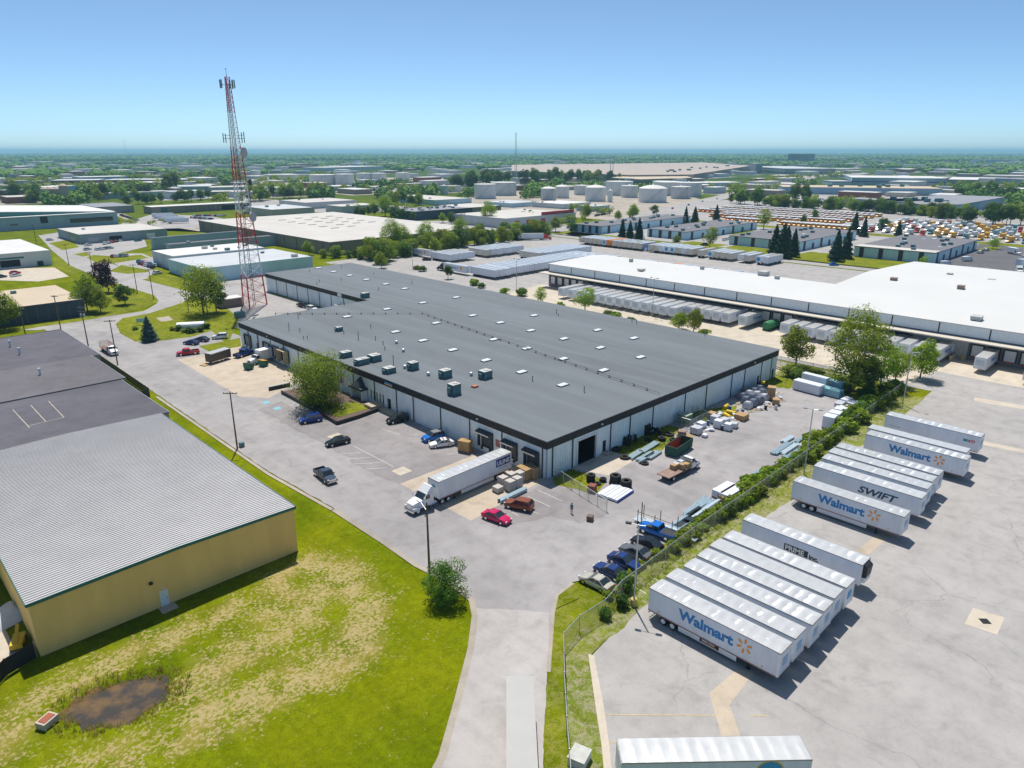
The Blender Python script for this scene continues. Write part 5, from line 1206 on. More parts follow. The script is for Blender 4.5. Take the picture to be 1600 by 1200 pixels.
tyres((110.08,71.03), .95, 1, 'leaning on the pile near the mesh cage', 1.1); tyres((108.63,69.3), .75, 2, 'in the pile nearest the brown pallet stack'); tyres((111.79,69.81), .95, 1, 'lying flat on grass beside the cage'); tyres((110.21,67.75), .75, 1, 'lying at the corner of roll-off container'); tyres((106.69,71.21), .75, 1, 'lying flat in front of tall far stack')
# generic stacked goods
def pallet(at, rz, sx, sy, sz, mat, label, name='pallet_stack', layers=2, group=None, z=.02, cat='pallet'):
    t = thing(name, label, cat, (at[0],at[1],z), rz, group)
    for k in range(3): MB().box(-sx/2,sx/2,-sy/2+k*(sy-.12)/2,-sy/2+.12+k*(sy-.12)/2,0,.14).build('runner', LUMBER, t)
    for k in range(layers):
        h = (sz-.14)/layers; i = .015*(k % 2); MB().box(-sx/2+i,sx/2-i,-sy/2+i,sy/2-i,.14+k*h+.008,.14+(k+1)*h).build('layer', mat, t)
    return t
CRATEW = M('crate_wood', (.42,.27,.12), .85, var=.25, vs_=2)
pallet((78.18,91.95), .35, 1.5, 2.4, 2.2, CRATEW, 'brown wooden crate pair by the wall near white sedan', 'crate_stack', 2, cat='crate')
for k, (u, v, lv, tx) in enumerate(((778,769,1,'single at the outer left of'),(786,761,2,'rear left of'),(797,765,2,'middle front of'),(808,760,2,'right front of'),(800,755,2,'rear middle of'),(811,751,2,'rear right of'))):
    pallet([(71.28,75.83),(73.17,76.58),(73.02,74.76),(74.67,74.77),(75.15,76.63),(76.5,75.99)][k], .0, 1.35, 1.35, .85*lv+.1, M('block_grey_pale',(.50,.46,.43),.8,var=.15,vs_=3), f'pale grey block pallet, {tx} the group by the dock', 'block_pallet', lv*1, 'block pallets by the dock')
for k, (p, lb) in enumerate((((77.95,76.98),'front left'),((77.79,75.75),'front right'),((79.51,76.5),'middle right'),((79.08,75.17),'rightmost'))):
    pallet(p, 0, 1.4, 1.3, 2.0, CRATEW if k < 2 else CARDB, f'brown crate stack, {lb} of the four at the third dock', 'crate_stack', 2, 'crates at the third dock', cat='crate')
pallet((74.7,59.18), .4, .9, .9, .8, M('bin_brown',(.16,.12,.10),.8), 'small dark brown bin standing alone on the lot', 'waste_bin', 1, cat='bin')
pallet((82.28,65.02), .3, 1.3, 1.2, 1.2, BRICK, 'pallet of red brick beside the low tyres behind the mesh fence', 'brick_pallet', 2)
pallet((112.46,67.33), .4, 1.5, 1.4, 1.5, M('pallet_rose',(.33,.21,.18),.8,var=.3,vs_=3), 'rose brown pallet stack behind the roll-off container', 'pallet_stack', 3)
pallet((112.6,65.84), .5, 1.5, 1.4, .8, CRATEW, 'low tan pallet at the rear corner of roll-off container', 'pallet_stack', 2)
def bundle(at, ang, L, w, h, mat, label, n=4, name='pipe_bundle', group=None, rnd=True, cat='bundle'):
    if at[1] < 48.3 and at[0] > 60: at = (at[0]-1.5, 48.3+w*.3)
    t = thing(name, label, cat, (at[0],at[1],.02), R(ang), group)
    for s in (-.3,.3): MB().box(s*L-.06,s*L+.06,-w/2-.1,w/2+.1,0,.1).build('bearer', LUMBER, t)
    for k in range(n):
        y = -w/2+w*(k+.5)/n; q = w/n*.46; dx = rng.uniform(-.35,.35) if rnd else 0
        MB().box(-L/2+dx,L/2+dx,y-q,y+q,.102,.1+h).build('beam', mat, t)
    return t
GALV = M('galvanised_beam', (.33,.44,.50), .4, .5, .2, 2); GALV2 = M('pale_beam', (.52,.62,.68), .4, .4, .15, 2)
bundle((71.81,72.78), 1, 6.0, .9, .5, GALV, 'grey steel channel bundle lying on the dock concrete', 4)
for k, (p, a, L, n, lb) in enumerate((((99.1,68.55),6,4.0,5,'near grey beam bundle on the grass by single tyre'),((103.53,68.7),6,6.0,4,'long grey beam bundle on the grass'),((99.42,66.65),3,5.0,4,'grey beam bundle pointing at the small tyre'),((101.12,66.16),6,4.2,3,'short grey beam bundle nearest the roll-off container'))):
    bundle(p, a, L, 1.3, .35, GALV, lb, n, group='beam bundles by the wall')
pn = thing('panel_stack', 'stack of blue-white steel panels by the tall tyre stacks', 'panels', (*(84.25,61.81),.02), R(5))
for k in range(7): MB().box(-2.4,2.4,-1.9+k*.55,-1.42+k*.55,.1,.45+.03*(k % 3)).build('panel', WRAP, pn)
for s in (-1.6,1.6): MB().box(s-.08,s+.08,-1.9,1.95,0,.1).build('bearer', LUMBER, pn)
MB().box(-2.5,2.5,-2.0,-1.93,.0,.45).build('blue_edge', M('blue_edge',(.10,.14,.45),.5), pn)
# goods along the wall further east (grey wrapped heaps)
yd = random.Random(5)
GOOD = [(1112,655,'CARDB',1.5,'low brown pallet at the grass edge of the goods pile'),(1117,661,'GREYW',1.6,'grey wrapped pallet left of the white sacks'),(1122,668,'WRAP',1.5,'white sack pallet at the front left of goods pile'),(1132,663,'GREYW',1.5,'grey sack pallet behind the yellow rolls'),
        (1137,672,'WRAP',1.3,'torn white sack pallet nearest the open yard'),(1146,668,'GREYW',1.4,'grey bagged pallet beside torn white sacks'),(1158,655,'CARDB',2.2,'yellowish crate with blue stripe in front of black heap'),(1088,677,'GREYW',1.8,'pale grey slab stack near the mesh cage'),(1095,668,'WRAP',1.5,'pale block stack right of the slab stack'),(1101,683,'WRAP',.9,'thin white slab lying alone in front of slab stack')]
for u_, (u, v, m, s, lb) in enumerate(GOOD):
    p = [(125.56,68.46),(124.08,66.86),(122.33,65.12),(124.84,65.11),(122.47,63.06),(124.55,62.95),(129.93,64.17),(116.52,66.55),(119.85,67.57),(115.95,64.35)][u_]
    pallet(p, yd.uniform(-.15,.2), s*1.1, s, .6 if s < 1 else yd.uniform(1.0,1.7), {'CARDB':CARDB,'GREYW':GREYW,'WRAP':WRAP}[m], lb, 'goods_pallet', 2 if s > 1 else 1, 'goods stored along the wall')
BWRAP = M('dark_wrap', (.17,.19,.25), .3, var=.35, vs_=3, bump=.5)
k = 0
for r_, row in enumerate((((136.94,66.44),(139.24,66.44),(141.69,66.35),(144.08,66.36)),((139.66,68.34),(142.14,68.26),(144.57,68.29),(147.04,68.32)),((141.5,70.09),(144.14,69.93),(146.63,69.98),(149.16,70.02)))):
    for c_, p in enumerate(row):
        t = thing('wrapped_bale', f'dark wrapped bale, {("near","middle","far")[r_]} row, {ORD[c_]} from the left in the wall heap', 'bale', (p[0],p[1],.02), yd.uniform(-.1,.15), 'dark wrapped bales by the wall')
        mb = MB(); s = 1.05
        mb.ring([[(-s,-s*.8,.1),(s,-s*.8,.1),(s,s*.8,.1),(-s,s*.8,.1)],[(-s*1.05,-s*.86,.9),(s*1.04,-s*.82,.95),(s*1.02,s*.86,.9),(-s,s*.84,1.0)],[(-s*.6,-s*.5,1.5+.2*yd.random()),(s*.6,-s*.45,1.45+.2*yd.random()),(s*.55,s*.5,1.5),(-s*.6,s*.5,1.6)]])
        mb.build('wrapping', BWRAP if (r_+c_) % 3 else GREYW, t, True); MB().box(-s,s,-s*.7,s*.7,0,.1).build('pallet', LUMBER, t)
pallet((146.02,65.65), .4, 1.9, 1.7, 3.0, CARDB, 'tall brown cardboard stack at the east end of wall heap', 'carton_stack', 3)
pallet((143.62,63.29), .4, 1.6, 1.5, 1.3, CARDB, 'short brown cardboard stack beside the tall one', 'carton_stack', 2)
pallet((146.41,72.09), .4, 2.0, 1.4, 1.1, M('pallet_rose2',(.33,.23,.20),.8), 'rose brown carton stack close to the wall', 'carton_stack', 2)
BARR = [M('barrel_blue',(.03,.14,.40),.5), M('barrel_black',(.03,.03,.035),.5), M('barrel_white',(.6,.62,.65),.5)]; cnt = [0,0,0]
for k, p in enumerate(((122.1,67.31),(119.91,65.58),(126.33,66.68),(121.65,63.87),(128.27,65.29),(127.5,64),(132.47,66.42),(130.44,65.76),(134.75,66.91),(133.25,65.66),(142.22,64.67),(141.94,63.79),(138.96,63.33),(148.07,64.84),(146.43,63.45),(140.54,61.78),(137.6,64.11),(135.89,64.7),(133.08,68.56),(129.26,68.51),(138.96,69.03),(150.65,68.57),(150.73,67.21),(150.61,66.06))):
    q = k % 3; cnt[q] += 1; o_ = ORD[cnt[q]-1]
    if q == 0:
        t = thing('drum', f'{o_} {("blue","black","white")[k//3 % 3]} drum from the left in the wall goods', 'drum', (p[0],p[1],.02), 0, 'drums in the wall goods')
        MB().lathe((0,0,0), [(.30,0),(.32,.05),(.32,.30),(.335,.33),(.32,.36),(.32,.62),(.335,.65),(.32,.68),(.32,.93),(.30,.98)], 14).build('barrel', BARR[k//3 % 3], t, True); MB().lathe((0,0,.98), [(.28,-.03),(.28,.0),(.05,.01)], 14).build('lid', STEEL, t)
    elif q == 1:
        t = thing('sack_pile', f'{o_} heap of pale sacks from the left in the wall goods', 'sacks', (p[0],p[1],.02), yd.uniform(0,1), 'sack heaps in the wall goods')
        for j in range(5):
            a0 = yd.uniform(0,3); MB().ring([[(-.5,-.28,.0),(.5,-.3,.0),(.5,.3,.0),(-.5,.28,.0)],[(-.55,-.33,.13),(.54,-.33,.15),(.55,.33,.13),(-.54,.33,.14)],[(-.4,-.2,.26),(.4,-.22,.27),(.4,.2,.25),(-.4,.22,.27)]]).build('sack', (WRAP,GREYW,CARDB)[j % 3], t, True, (yd.uniform(-.5,.5),yd.uniform(-.4,.4),.0 if j < 3 else .27), a0)
    else:
        t = thing('plank_heap', f'{o_} heap of loose planks from the left in the wall goods', 'planks', (p[0],p[1],.02), yd.uniform(-.5,.8), 'plank heaps in the wall goods')
        for j in range(6): MB().obox((yd.uniform(-.3,.3),-.5+.2*j,.05+.06*(j % 2)), yd.uniform(2.0,3.4), .16, .06, yd.uniform(-.12,.12)).build('plank', LUMBER if j % 2 else STEELW, t)
YEL = M('yellow_plastic', (.75,.50,.03), .5)
for k, (p, lb) in enumerate((((128.85,66.79),'front'),((131.15,67.18),'middle'),((133.57,69.75),'rear'))):
    t = thing('yellow_roll', f'{lb} yellow plastic roll in the goods along the wall', 'roll', (*p,.02), yd.uniform(0,2), 'yellow rolls')
    MB().tube((-1.0,0,.4),(1.0,0,.4),.4,None,14).build('sheet_roll', YEL, t); MB().tube((-1.05,0,.4),(1.05,0,.4),.1,None,8).build('core', CARDB, t)
bg_ = thing('generator', 'small black machine with yellow parts by the far wall', 'machine', (*(151.66,70.82),.02), .3)
MB().box(-1,1,-.7,.7,.4,1.5).build('housing', BLACK, bg_); MB().box(-.9,.2,-.72,.0,1.5,1.9).build('hood', YEL, bg_)
for x in (-.7,.7):
    for y in (-.7,.7): wheel(bg_, x, y, .35, .2)
tp = thing('toolbox', 'small orange red case on the gravel near the wall', 'case', (*(142.27,71.77),.02), .3); MB().box(-.7,.7,-.35,.35,0,.35).build('case', M('case_red',(.62,.10,.03),.5), tp); MB().box(-.7,.7,-.36,.36,.352,.42).build('lid', MC['case_red'], tp)
# transformer, meter cabinet, mesh cage by the wall
cb = thing('transformer', 'green transformer box inside the mesh cage by the wall', 'transformer', (*(119.68,71.19),.02), 0); MB().box(-1.2,1.2,-1,1,.2,1.9).build('housing', M('transformer_green',(.12,.20,.14),.6), cb); MB().box(-1.35,1.35,-1.15,1.15,0,.2).build('plinth', CONC, cb); MB().box(-1.22,1.22,-1.02,1.02,1.902,2.0).build('lid', M('transformer_top',(.30,.36,.28),.6), cb)
mc = thing('meter_cabinet', 'grey green meter cabinet standing at the ribbed wall', 'cabinet', (*(124.36,74.94),.02), 0); MB().box(-.9,.9,-.6,.6,0,2.6).build('housing', HV, mc); MB().box(-.5,.5,-.66,-.601,.6,2.1).build('door', STEEL, mc)
ac = thing('air_conditioner', 'white air conditioner box on the ground at the ribbed wall', 'air conditioner', (*(127.97,73.58),.02), 0); MB().box(-.9,.9,-.8,.8,.1,1.7).build('housing', WHITEP, ac); MB().lathe((0,0,1.7), [(.6,0),(.6,.08),(.5,.08)], 14).build('fan', HVT, ac)
ac2 = clone(ac, (*(156.67,76.2),.02), 0, 'white air conditioner box by the far south door')
# white lumber stacks in the east corner
for k, (p, L, w, h, lb, m) in enumerate((((157.21,62.11),6.5,2.4,2.2,'large white wrapped lumber stack at the weeds edge',WRAP),((161.04,62.27),6.0,1.6,3.0,'taller white wrapped lumber stack behind the large one',WRAP),((158.33,57.85),6.0,2.2,1.6,'teal wrapped lumber stack right of the white ones',M('wrap_teal',(.25,.50,.56),.4,var=.2,vs_=2)),((162.31,59.04),5.6,1.6,2.3,'tall teal wrapped lumber stack at the hedge',M('wrap_teal2',(.30,.50,.58),.4,var=.2,vs_=2)))):
    t = thing('lumber_stack', lb, 'lumber', (p[0],p[1],.02), R(-95), 'wrapped lumber stacks')
    n = max(2, int(h/.55))
    for q in range(n): MB().box(-L/2,L/2,-w/2,w/2,.12+q*h/n+.03,.12+(q+1)*h/n).build('wrapped_pack', m, t)
    for s in (-.35,.35): MB().box(s*L-.08,s*L+.08,-w/2,w/2,0,.14).build('bearer', LUMBER, t)
wr = random.Random(9); k = 0
GRID = [(152.84,53.07),(155.53,52.75),(154.85,51.11),(154.59,49.65),(157.7,49.45),(157.85,48.16),(149.58,51.24),(151.37,50.59),(150.74,49.01),(152.92,48.5),(154.73,47.84),(147.42,48.54),(148.38,47.6),(150.51,47.09),(144.58,48.23),(145.16,47.16),(147.23,46.66)]
for k, p in enumerate(GRID):
    t = thing('wrapped_pallet', f'white wrapped pallet, {ORD[k % 6]} from the left in the {("back","middle","front","front")[k//6]} row at the hedge corner', 'pallet', (p[0],p[1],.02), wr.uniform(-.15,.35), 'white wrapped pallets by the hedge')
    h = wr.uniform(.5,1.1); MB().box(-1.4,1.4,-.8,.8,.12,.12+h).build('wrapped_load', WRAP if k % 4 else GREYW, t); MB().box(-1.4,1.4,-.7,.7,0,.118).build('pallet', LUMBER, t)
for k, (p, lb) in enumerate((((138.28,49.45),'left'),((141.15,49.59),'middle'),((144.1,49.73),'right'))):
    pallet(p, .1, 2.4, 2.2, 2.6, WRAP, f'tall white wrapped cube, {lb} of three at the hedge', 'wrapped_pallet', 2, 'tall white cubes')
# steel laid out on the yard
for k, (p, a, L, n, w, lb) in enumerate((((125.98,52.25),-1,4,3,1.0,'short beam bundle left of the yard light pole'),((126.77,50.59),1,3.5,3,.9,'small pair of beams at the light pole'),((121.06,51.06),1,7,4,1.3,'long thin beam bundle furthest left in the yard'),((121.96,49.75),1,7,5,1.7,'wide thin beam bundle left of the light pole'),((122.29,48.19),1,7,4,1.4,'thin beam bundle just left of the light pole'),((106.9,48.89),3,4,4,1.4,'short galvanised bundle near the hedge bend'),((106.74,47.64),3,4.6,3,.9,'galvanised bundle touching the hedge bend'),((109.65,47.24),-1,3.5,3,.8,'galvanised offcuts at the hedge'),
        ((89.65,49.84),6,7.5,9,1.6,'splayed bunch of thin steel pipes on bearers'),((91.11,46.67),1,8,2,.5,'single heavy channel lying near the hedge'),((89.94,45.57),1,9,4,1.2,'long galvanised bundle along the chain-link fence'),((85.94,45.19),1,10,6,1.7,'longest galvanised bundle along the fence behind pickup'),((84.5,47.66),-1,3.0,4,1.1,'small grey sheet bundle behind the blue pickup'),((128.93,48.91),-1,3,4,1.1,'blue grey beam stack right of the light pole'))):
    bundle(p, a, L, w, .32 if n > 2 else .45, GALV if k % 3 else GALV2, lb, n, group='steel laid out on the yard')
for k, (p, lb) in enumerate((((96.88,49.4),'left'),((96.68,48.03),'right'))):
    pallet(p, R(-1), 4.6, 1.8, 1.3, WRAP, f'long white wrapped pack, {lb} of the pair in the open yard', 'wrapped_pack', 2, 'long white packs', cat='pack')
pallet((101.61,47.97), R(-1), 3.2, 1.4, 1.1, WRAP, 'shorter white wrapped pack behind the long pair', 'wrapped_pack', 2, cat='pack')
for k, (p, lb, c) in enumerate((((97.86,46.88),'yellow brown lumber pile beside the long white packs',LUMBER),((102.32,45.97),'pale brown plank pile at the fence hedge',M('plank',(.50,.36,.24),.8,var=.25)),((101.29,44.44),'white plank pile against the fence hedge',GALV2))):
    bundle(p, 1, 6 if k else 4, 1.6, .8 if not k else .4, c, lb, 5, 'lumber_pile')
pallet((96.52,50.7), .5, 1.2, .9, .5, YEL, 'small yellow and orange crate left of the white packs', 'crate', 1, cat='crate')
# pipe rack with posts behind the blue pickup
rk = thing('pipe_rack', 'steel pipe rack with upright posts behind the blue pickup', 'rack', (*(80.28,49.46),.02), R(-84))
for k in range(4): MB().tube((-4.2+k*2.8,-.9,0),(-4.2+k*2.8,-.9,2.4),.06).tube((-4.2+k*2.8,.9,0),(-4.2+k*2.8,.9,2.4),.06).build('post', BLACK, rk)
for k in range(6): MB().box(-5,5,-.8+k*.28,-.62+k*.28,.3,.46).build('pipe', STEELW, rk)
for k in range(4): MB().box(-4.3+k*2.8,-4.1+k*2.8,-.95,.95,.12,.3).build('bearer', BLACK, rk)
MB().tube((-4.4,-.9,2.0),(4.4,-.9,2.0),.04).build('rail', BLACK, rk)
sb = thing('sign_post', 'thin post with a yellow banner near the pipe rack', 'post', (*(77.66,52.03),.02), 0); MB().tube((0,0,0),(0,0,4.6),.07).build('post', BLACK, sb); MB().obox((.35,0,1.9),.6,.06,.9,.6).build('banner', YEL, sb)

# ------------------------------------------------------------------ fences
CHAIN = mat_chain('chain_link', (.50,.52,.50), .34); BSLAT = M('black_slat', (.022,.024,.026), .6)
def chain_fence(pts, label, h=2.3, step=3.2, name='chain_link_fence', mat=None, post=.05, rail=True):
    o = pts[0]; t = thing(name, label, 'fence', (o[0],o[1],0)); mb = MB()
    for a, b_ in zip(pts[:-1], pts[1:]):
        L = math.dist(a,b_); n = max(1, round(L/step)); 
        for k in range(n):
            p = [a[i]+(b_[i]-a[i])*k/n-o[i] for i in (0,1)]; q = [a[i]+(b_[i]-a[i])*(k+1)/n-o[i] for i in (0,1)]
            MB().tube((p[0],p[1],0),(p[0],p[1],h+.15),post,None,6).build('post', STEEL if mat is None else BLACK, t)
            MB().add([(p[0],p[1],.05),(q[0],q[1],.05),(q[0],q[1],h),(p[0],p[1],h)], [(0,1,2,3)]).build('mesh_panel', CHAIN, t) if mat is None else None
            if mat is not None:
                LL = math.dist(p,q); c = ((p[0]+q[0])/2,(p[1]+q[1])/2,h/2+.05); MB().obox(c, LL-.12, .05, h, math.atan2(q[1]-p[1],q[0]-p[0])).build('slat_panel', mat, t)
            if rail: MB().tube((p[0],p[1],h),(q[0],q[1],h),.035,None,5).build('top_rail', STEEL, t)
    MB().tube((pts[-1][0]-o[0],pts[-1][1]-o[1],0),(pts[-1][0]-o[0],pts[-1][1]-o[1],h+.15),post,None,6).build('post', STEEL, t)
    return t
chain_fence([(35.51,28.91),(41.01,34.33),(45.25,38.4),(49.92,42.63),(53.56,43.38),(58.11,43.22),(62.5,44.2),(80,45.0),(96,45.2),(112,45.4),(130,45.8),(150,46.2),(176.5,47.0)], 'long chain-link fence between the storage yard and the truck lot')
chain_fence([(81.55,72.4),(80.09,65.9),(78.7,59.15)], 'short chain-link fence from building corner beside the weeds', 2.0, 2.6)
chain_fence([(173.2,47),(173.2,110),(174,190),(175,300)], 'chain-link fence running along the railway tracks', 2.3, 4.2)
chain_fence([(117.5,72.6),(117.5,68.6),(124.5,68.6),(124.5,72.6)], 'chain-link cage around the transformer at the wall', 2.0, 2.3)
chain_fence([(47.8,222),(47.6,205),(47.4,185),(47.2,165.5),(44.2,163.5)], 'black slatted fence along the west edge of the lot', 2.0, 2.4, 'slat_fence', BSLAT, .05, False)
chain_fence([(2.56,79.09),(4.75,81.47),(7.67,82.52)], 'dark slatted fence between the tan shed and bottom left corner', 2.0, 2.6, 'slat_fence', BSLAT, .05, False)

# ------------------------------------------------------------------ poles and lamps
def utility_pole(at, h, label, ang=45.5, arms=1, trans=0, light=False, metal=False):
    t = thing('utility_pole', label, 'pole', (at[0],at[1],0), R(ang))
    MB().tube((0,0,0),(0,0,h),.17,.11,8).build('pole', STEEL if metal else WOODP, t)
    for k in range(arms):
        z = h-.35-k*1.2; MB().box(-.06,.06,-1.3,1.3,z-.07,z+.07).build('crossarm', WOODP, t)
        for y in (-1.2,-.5,.5,1.2): MB().lathe((0,y,z+.07), [(.05,0),(.08,.1),(.05,.2)], 6).build('insulator', HVT, t)
    for k in range(trans): MB().tube((.1,-.55+k*1.1,h-3.0),(.1,-.55+k*1.1,h-2.1),.28,None,10).build('transformer', STEEL, t)
    if light:
        MB().tube((0,0,h-1.2),(1.0,1.6,h-.7),.05).build('lamp_arm', STEEL, t); MB().obox((1.1,1.85,h-.7),.3,.8,.16,-.4).build('lamp_head', WHITEP, t)
    return t
def lamp_pole(at, h, label, ang, heads=2, base=True, group=None):
    t = thing('lamp_post', label, 'lamp post', (at[0],at[1],0), R(ang), group)
    if base: MB().lathe((0,0,0), [(.42,0),(.42,.95),(.36,1.0)], 14).build('base', M('base_yellow',(.55,.42,.15),.8,var=.3), t)
    MB().tube((0,0,.9 if base else 0),(0,0,h),.13,.08,8).build('pole', STEEL, t)
    for k in range(heads):
        s = (-1,1)[k]; MB().tube((0,0,h-.1),(0,s*.9,h),.04).build('lamp_arm', STEEL, t); MB().obox((0,s*1.2,h),.38,.7,.18).build('lamp_head', BLACK if base else STEEL, t)
    return t
utility_pole((48.47,122.81), 11.3, 'wooden utility pole with one crossarm on the grass strip', 45.5)
UP2 = utility_pole((48.9,65.4), 10.2, 'wooden pole with a street light beside the round bush', 20, 0, 0, True)
utility_pole((50.01,197.79), 12.0, 'thin wooden pole beside the white stake truck', 60)
utility_pole((49.93,223.69), 11.5, 'wooden pole carrying transformers behind the dark roof', 30, 2, 2)
utility_pole((48.86,247.85), 11.5, 'wooden pole with lamp left of the transformer pole', 30, 1, 0, True)
utility_pole((40.05,250.94), 9.5, 'bare slim pole at the left edge behind dark roof', 30, 0)
utility_pole((86.56,297.03), 11.5, 'wooden pole by the curved road near the plum tree', 50)
utility_pole((87.01,280.8), 11.5, 'wooden pole at the road bend right of the plum tree', 50)
utility_pole((87.82,248.98), 12.5, 'tall blue grey pole on the lawn by the weeping tree', 50, 1, 1, False, True)
utility_pole((89.34,236.42), 11.5, 'wooden pole on the lawn left of tower compound', 50, 1)
utility_pole((87.17,357.21), 10.5, 'wooden pole on the grass left of the curved road', 50)
utility_pole((87.06,396.5), 10.5, 'wooden pole at the verge by the white dock building', 50)
utility_pole((97.1,509.77), 11, 'leaning wooden pole near the blue grey factory', 50)
lamp_pole((62.22,42), 11.2, 'twin headed lamp post on a yellow base at near fence corner', 45.5-20)
lamp_pole((113.44,43.52), 12.0, 'lamp post rising from the hedge between yard and trailers', 20, 2, False)
lamp_pole((163.53,43.72), 12.0, 'lamp post at the far end of hedge near white warehouse', 20, 1, False)
lamp_pole((197.23,133.1), 13, 'lamp post on a yellow base before the docked trailers', 0, 2)
lamp_pole((195.05,195.95), 13, 'lamp post on a yellow base behind the grey roof', 0, 2)
lamp_pole((200.56,271.19), 12, 'lamp post at the left end of the dock yard', 0, 1, False)
WIRE = M('wire', (.03,.03,.035), .6)
def wires(a, b_, za, zb, label, n=3):
    t = thing('power_line', label, 'wire', (*a,0)); d = Vector((b_[0]-a[0],b_[1]-a[1],0)); nn = Vector((-d.y,d.x,0)).normalized()
    for k in range(n):
        o = nn*(k-(n-1)/2)*1.1; pr = None; mb = MB()
        for q in range(11):
            s = q/10; p = d*s+o+Vector((0,0,za+(zb-za)*s-1.2*4*s*(1-s)))
            if pr is not None: mb.tube(pr, p, .022, None, 3)
            pr = p
        mb.build('wire', WIRE, t)
wires((49.93,223.69), (50.01,197.79), 11.2, 11.7, 'short power wires between transformer pole and thin pole', 2)
wires((48.86,247.85), (87.01,280.8), 11.2, 11.2, 'power wires crossing above the big round trees', 3)
wires((87.82,248.98), (87.01,280.8), 12, 11.2, 'power wires over the curved road', 3)

# ------------------------------------------------------------------ yard things on the upper lawn and shed side
gs = thing('garden_sign', 'low white arched monument sign among flower shrubs on the lawn', 'sign', (*(79.36,224.82),.03), R(-30))
am = MB(); rr = []
for i in range(9):
    a = math.pi*i/8; rr.append((-1.5*math.cos(a)*1.0, 1.2+.8*math.sin(a)))
am.ring([[(-4,y,z) for y, z in rr]+[(-4,1.5,0),(-4,-1.5,0)],[(4,y,z) for y, z in rr]+[(4,1.5,0),(4,-1.5,0)]]); am.build('shell', WHITEP, gs); MB().box(-3.2,3.2,-1.6,-1.52,.4,1.2).build('sign_face', M('sign_pale',(.55,.68,.78),.5), gs)
bs = thing('lawn_board', 'small pale blue board on posts at the lawn edge', 'sign', (*(69.63,240.4),.03), R(-30)); MB().box(-1.3,1.3,-.05,.05,.9,2.2).build('board', M('board_blue',(.40,.60,.68),.5), bs)
for x in (-1.1,1.1): MB().box(x-.06,x+.06,.051,.15,0,2.2).build('post', WHITEP, bs)
tag(MB().sheet([(76.59,247.61),(80.71,247.6),(79.65,240.65),(75.79,240.59)], .034).build('gravel_bed', GRAVEL), kind='structure')
db = thing('drain_box', 'small concrete drain box with rusty grate beside the pond', 'drain', (*(6.11,70.74),-.02), .5); MB().box(-.8,.8,-.6,.6,0,.7).build('box', CONC2, db); MB().box(-.6,.6,-.42,.42,.701,.75).build('grate', RUST, db)
tarp = thing('tarp_heap', 'pale blue tarp draped over a heap beside the tan shed', 'tarp', (*(6.45,92.96),0), .3)
mb = MB(); V, F = [], []
for i in range(13):
    for j in range(13):
        x, y = -2.6+i*.43, -2.2+j*.37; r = max(abs(x)/2.6,abs(y)/2.2); V.append((x,y,max(.02,1.5*(1-r**2.2)+.35*noise.noise((x*.9,y*.9,1)))))
for i in range(12):
    for j in range(12): F.append((i*13+j,(i+1)*13+j,(i+1)*13+j+1,i*13+j+1))
mb.add(V,F).build('tarp', WRAP, tarp, True); MB().box(-2,2,-1.6,1.6,0,.5).build('heap', CARDB, tarp)
lf = thing('yellow_lift', 'yellow folding lift machine in shade beside the tan shed', 'machine', (*(6.72,86.28),0), R(70)); MB().box(-1.2,1.2,-.6,.6,.3,.9).build('chassis', YEL, lf); MB().obox((0,0,1.4),2.6,.3,.25,0,0,0,-.5).build('boom', YEL, lf)
for x in (-.8,.8):
    for y in (-.6,.6): wheel(lf, x, y, .3, .2)
hd = thing('utility_box', 'small green utility box beside the grass strip pole', 'box', (*(49.47,123.09),0)); MB().box(-.4,.4,-.4,.4,0,.9).build('housing', HV, hd); MB().box(-.5,.5,-.5,.5,-.02,.05).build('pad', CONC, hd)
for k, (p, lb) in enumerate((((210.76,47.34),'first'),((212.65,44.63),'second'),((221.17,44.16),'third'))):
    t = thing('bollard', f'{lb} yellow bollard from the left at the warehouse ramp', 'bollard', (*p,.02), 0, 'yellow bollards'); MB().tube((0,0,0),(0,0,1.2),.16,None,10).build('post', YEL, t); MB().lathe((0,0,1.2), [(.16,0),(.1,.08),(.02,.1)], 10).build('cap', YEL, t)

# ------------------------------------------------------------------ surrounding paving
road([(368.62,310.78),(352,330),(352,60),(350,-40)], 9, ASPH_FAR, .03)
sheet('parking_lot', [(376,40),(376,335),(500,335),(500,40)], .03, ASPH_FAR)
for q in ([(362,276),(378,276),(378,330),(362,330)],[(366,212),(389,212),(389,236),(366,240)],[(366,170),(389,170),(389,208),(366,206)],[(360,104),(394,104),(394,165),(360,165)],[(500,60),(512,60),(512,330),(500,330)],[(440,236),(470,236),(470,242),(440,242)],[(470,95),(490,95),(490,102),(470,102)]):
    sheet('lawn', q, .05, LAWN, .3)
sheet('bus_lot', [(514,60),(514,345),(690,420),(760,420),(720,60)], .035, ASPH_FAR)
sheet('tank_yard', [(468.59,569.45),(462.1,353.32),(738.81,442.66),(909.24,593.38),(693.27,756.86)], .035, GRAVEL)
sheet('tank_yard', [(441.02,959.03),(633.89,769.5),(972.37,1179.13),(713.01,1541.96)], .035, GRAVEL)
road([(362.85,305.88),(480.27,351.01),(679,414.12),(872.39,471.68),(1393.39,621.44),(2455.87,920.89),(4656.03,1445.87)], 24, ASPH_FAR, .05)
road([(139.62,802.99),(211.34,810.13),(193.92,656.85),(167.24,536.57),(193.87,566.69),(199,499.61)], 9, GRAVEL, .04, 'railway_bed')
sheet('parking_lot', [(171.64,602.25),(222.8,681.86),(248.72,620.1),(241.24,520.14),(202.93,531.73),(170.68,551.04)], .045, ASPH_FAR)
sheet('parking_lot', [(112.44,477.68),(159.5,538.43),(152.72,492.16),(139.66,446.82),(111.2,419.12),(105.35,431.7)], .03, ASPH_FAR)
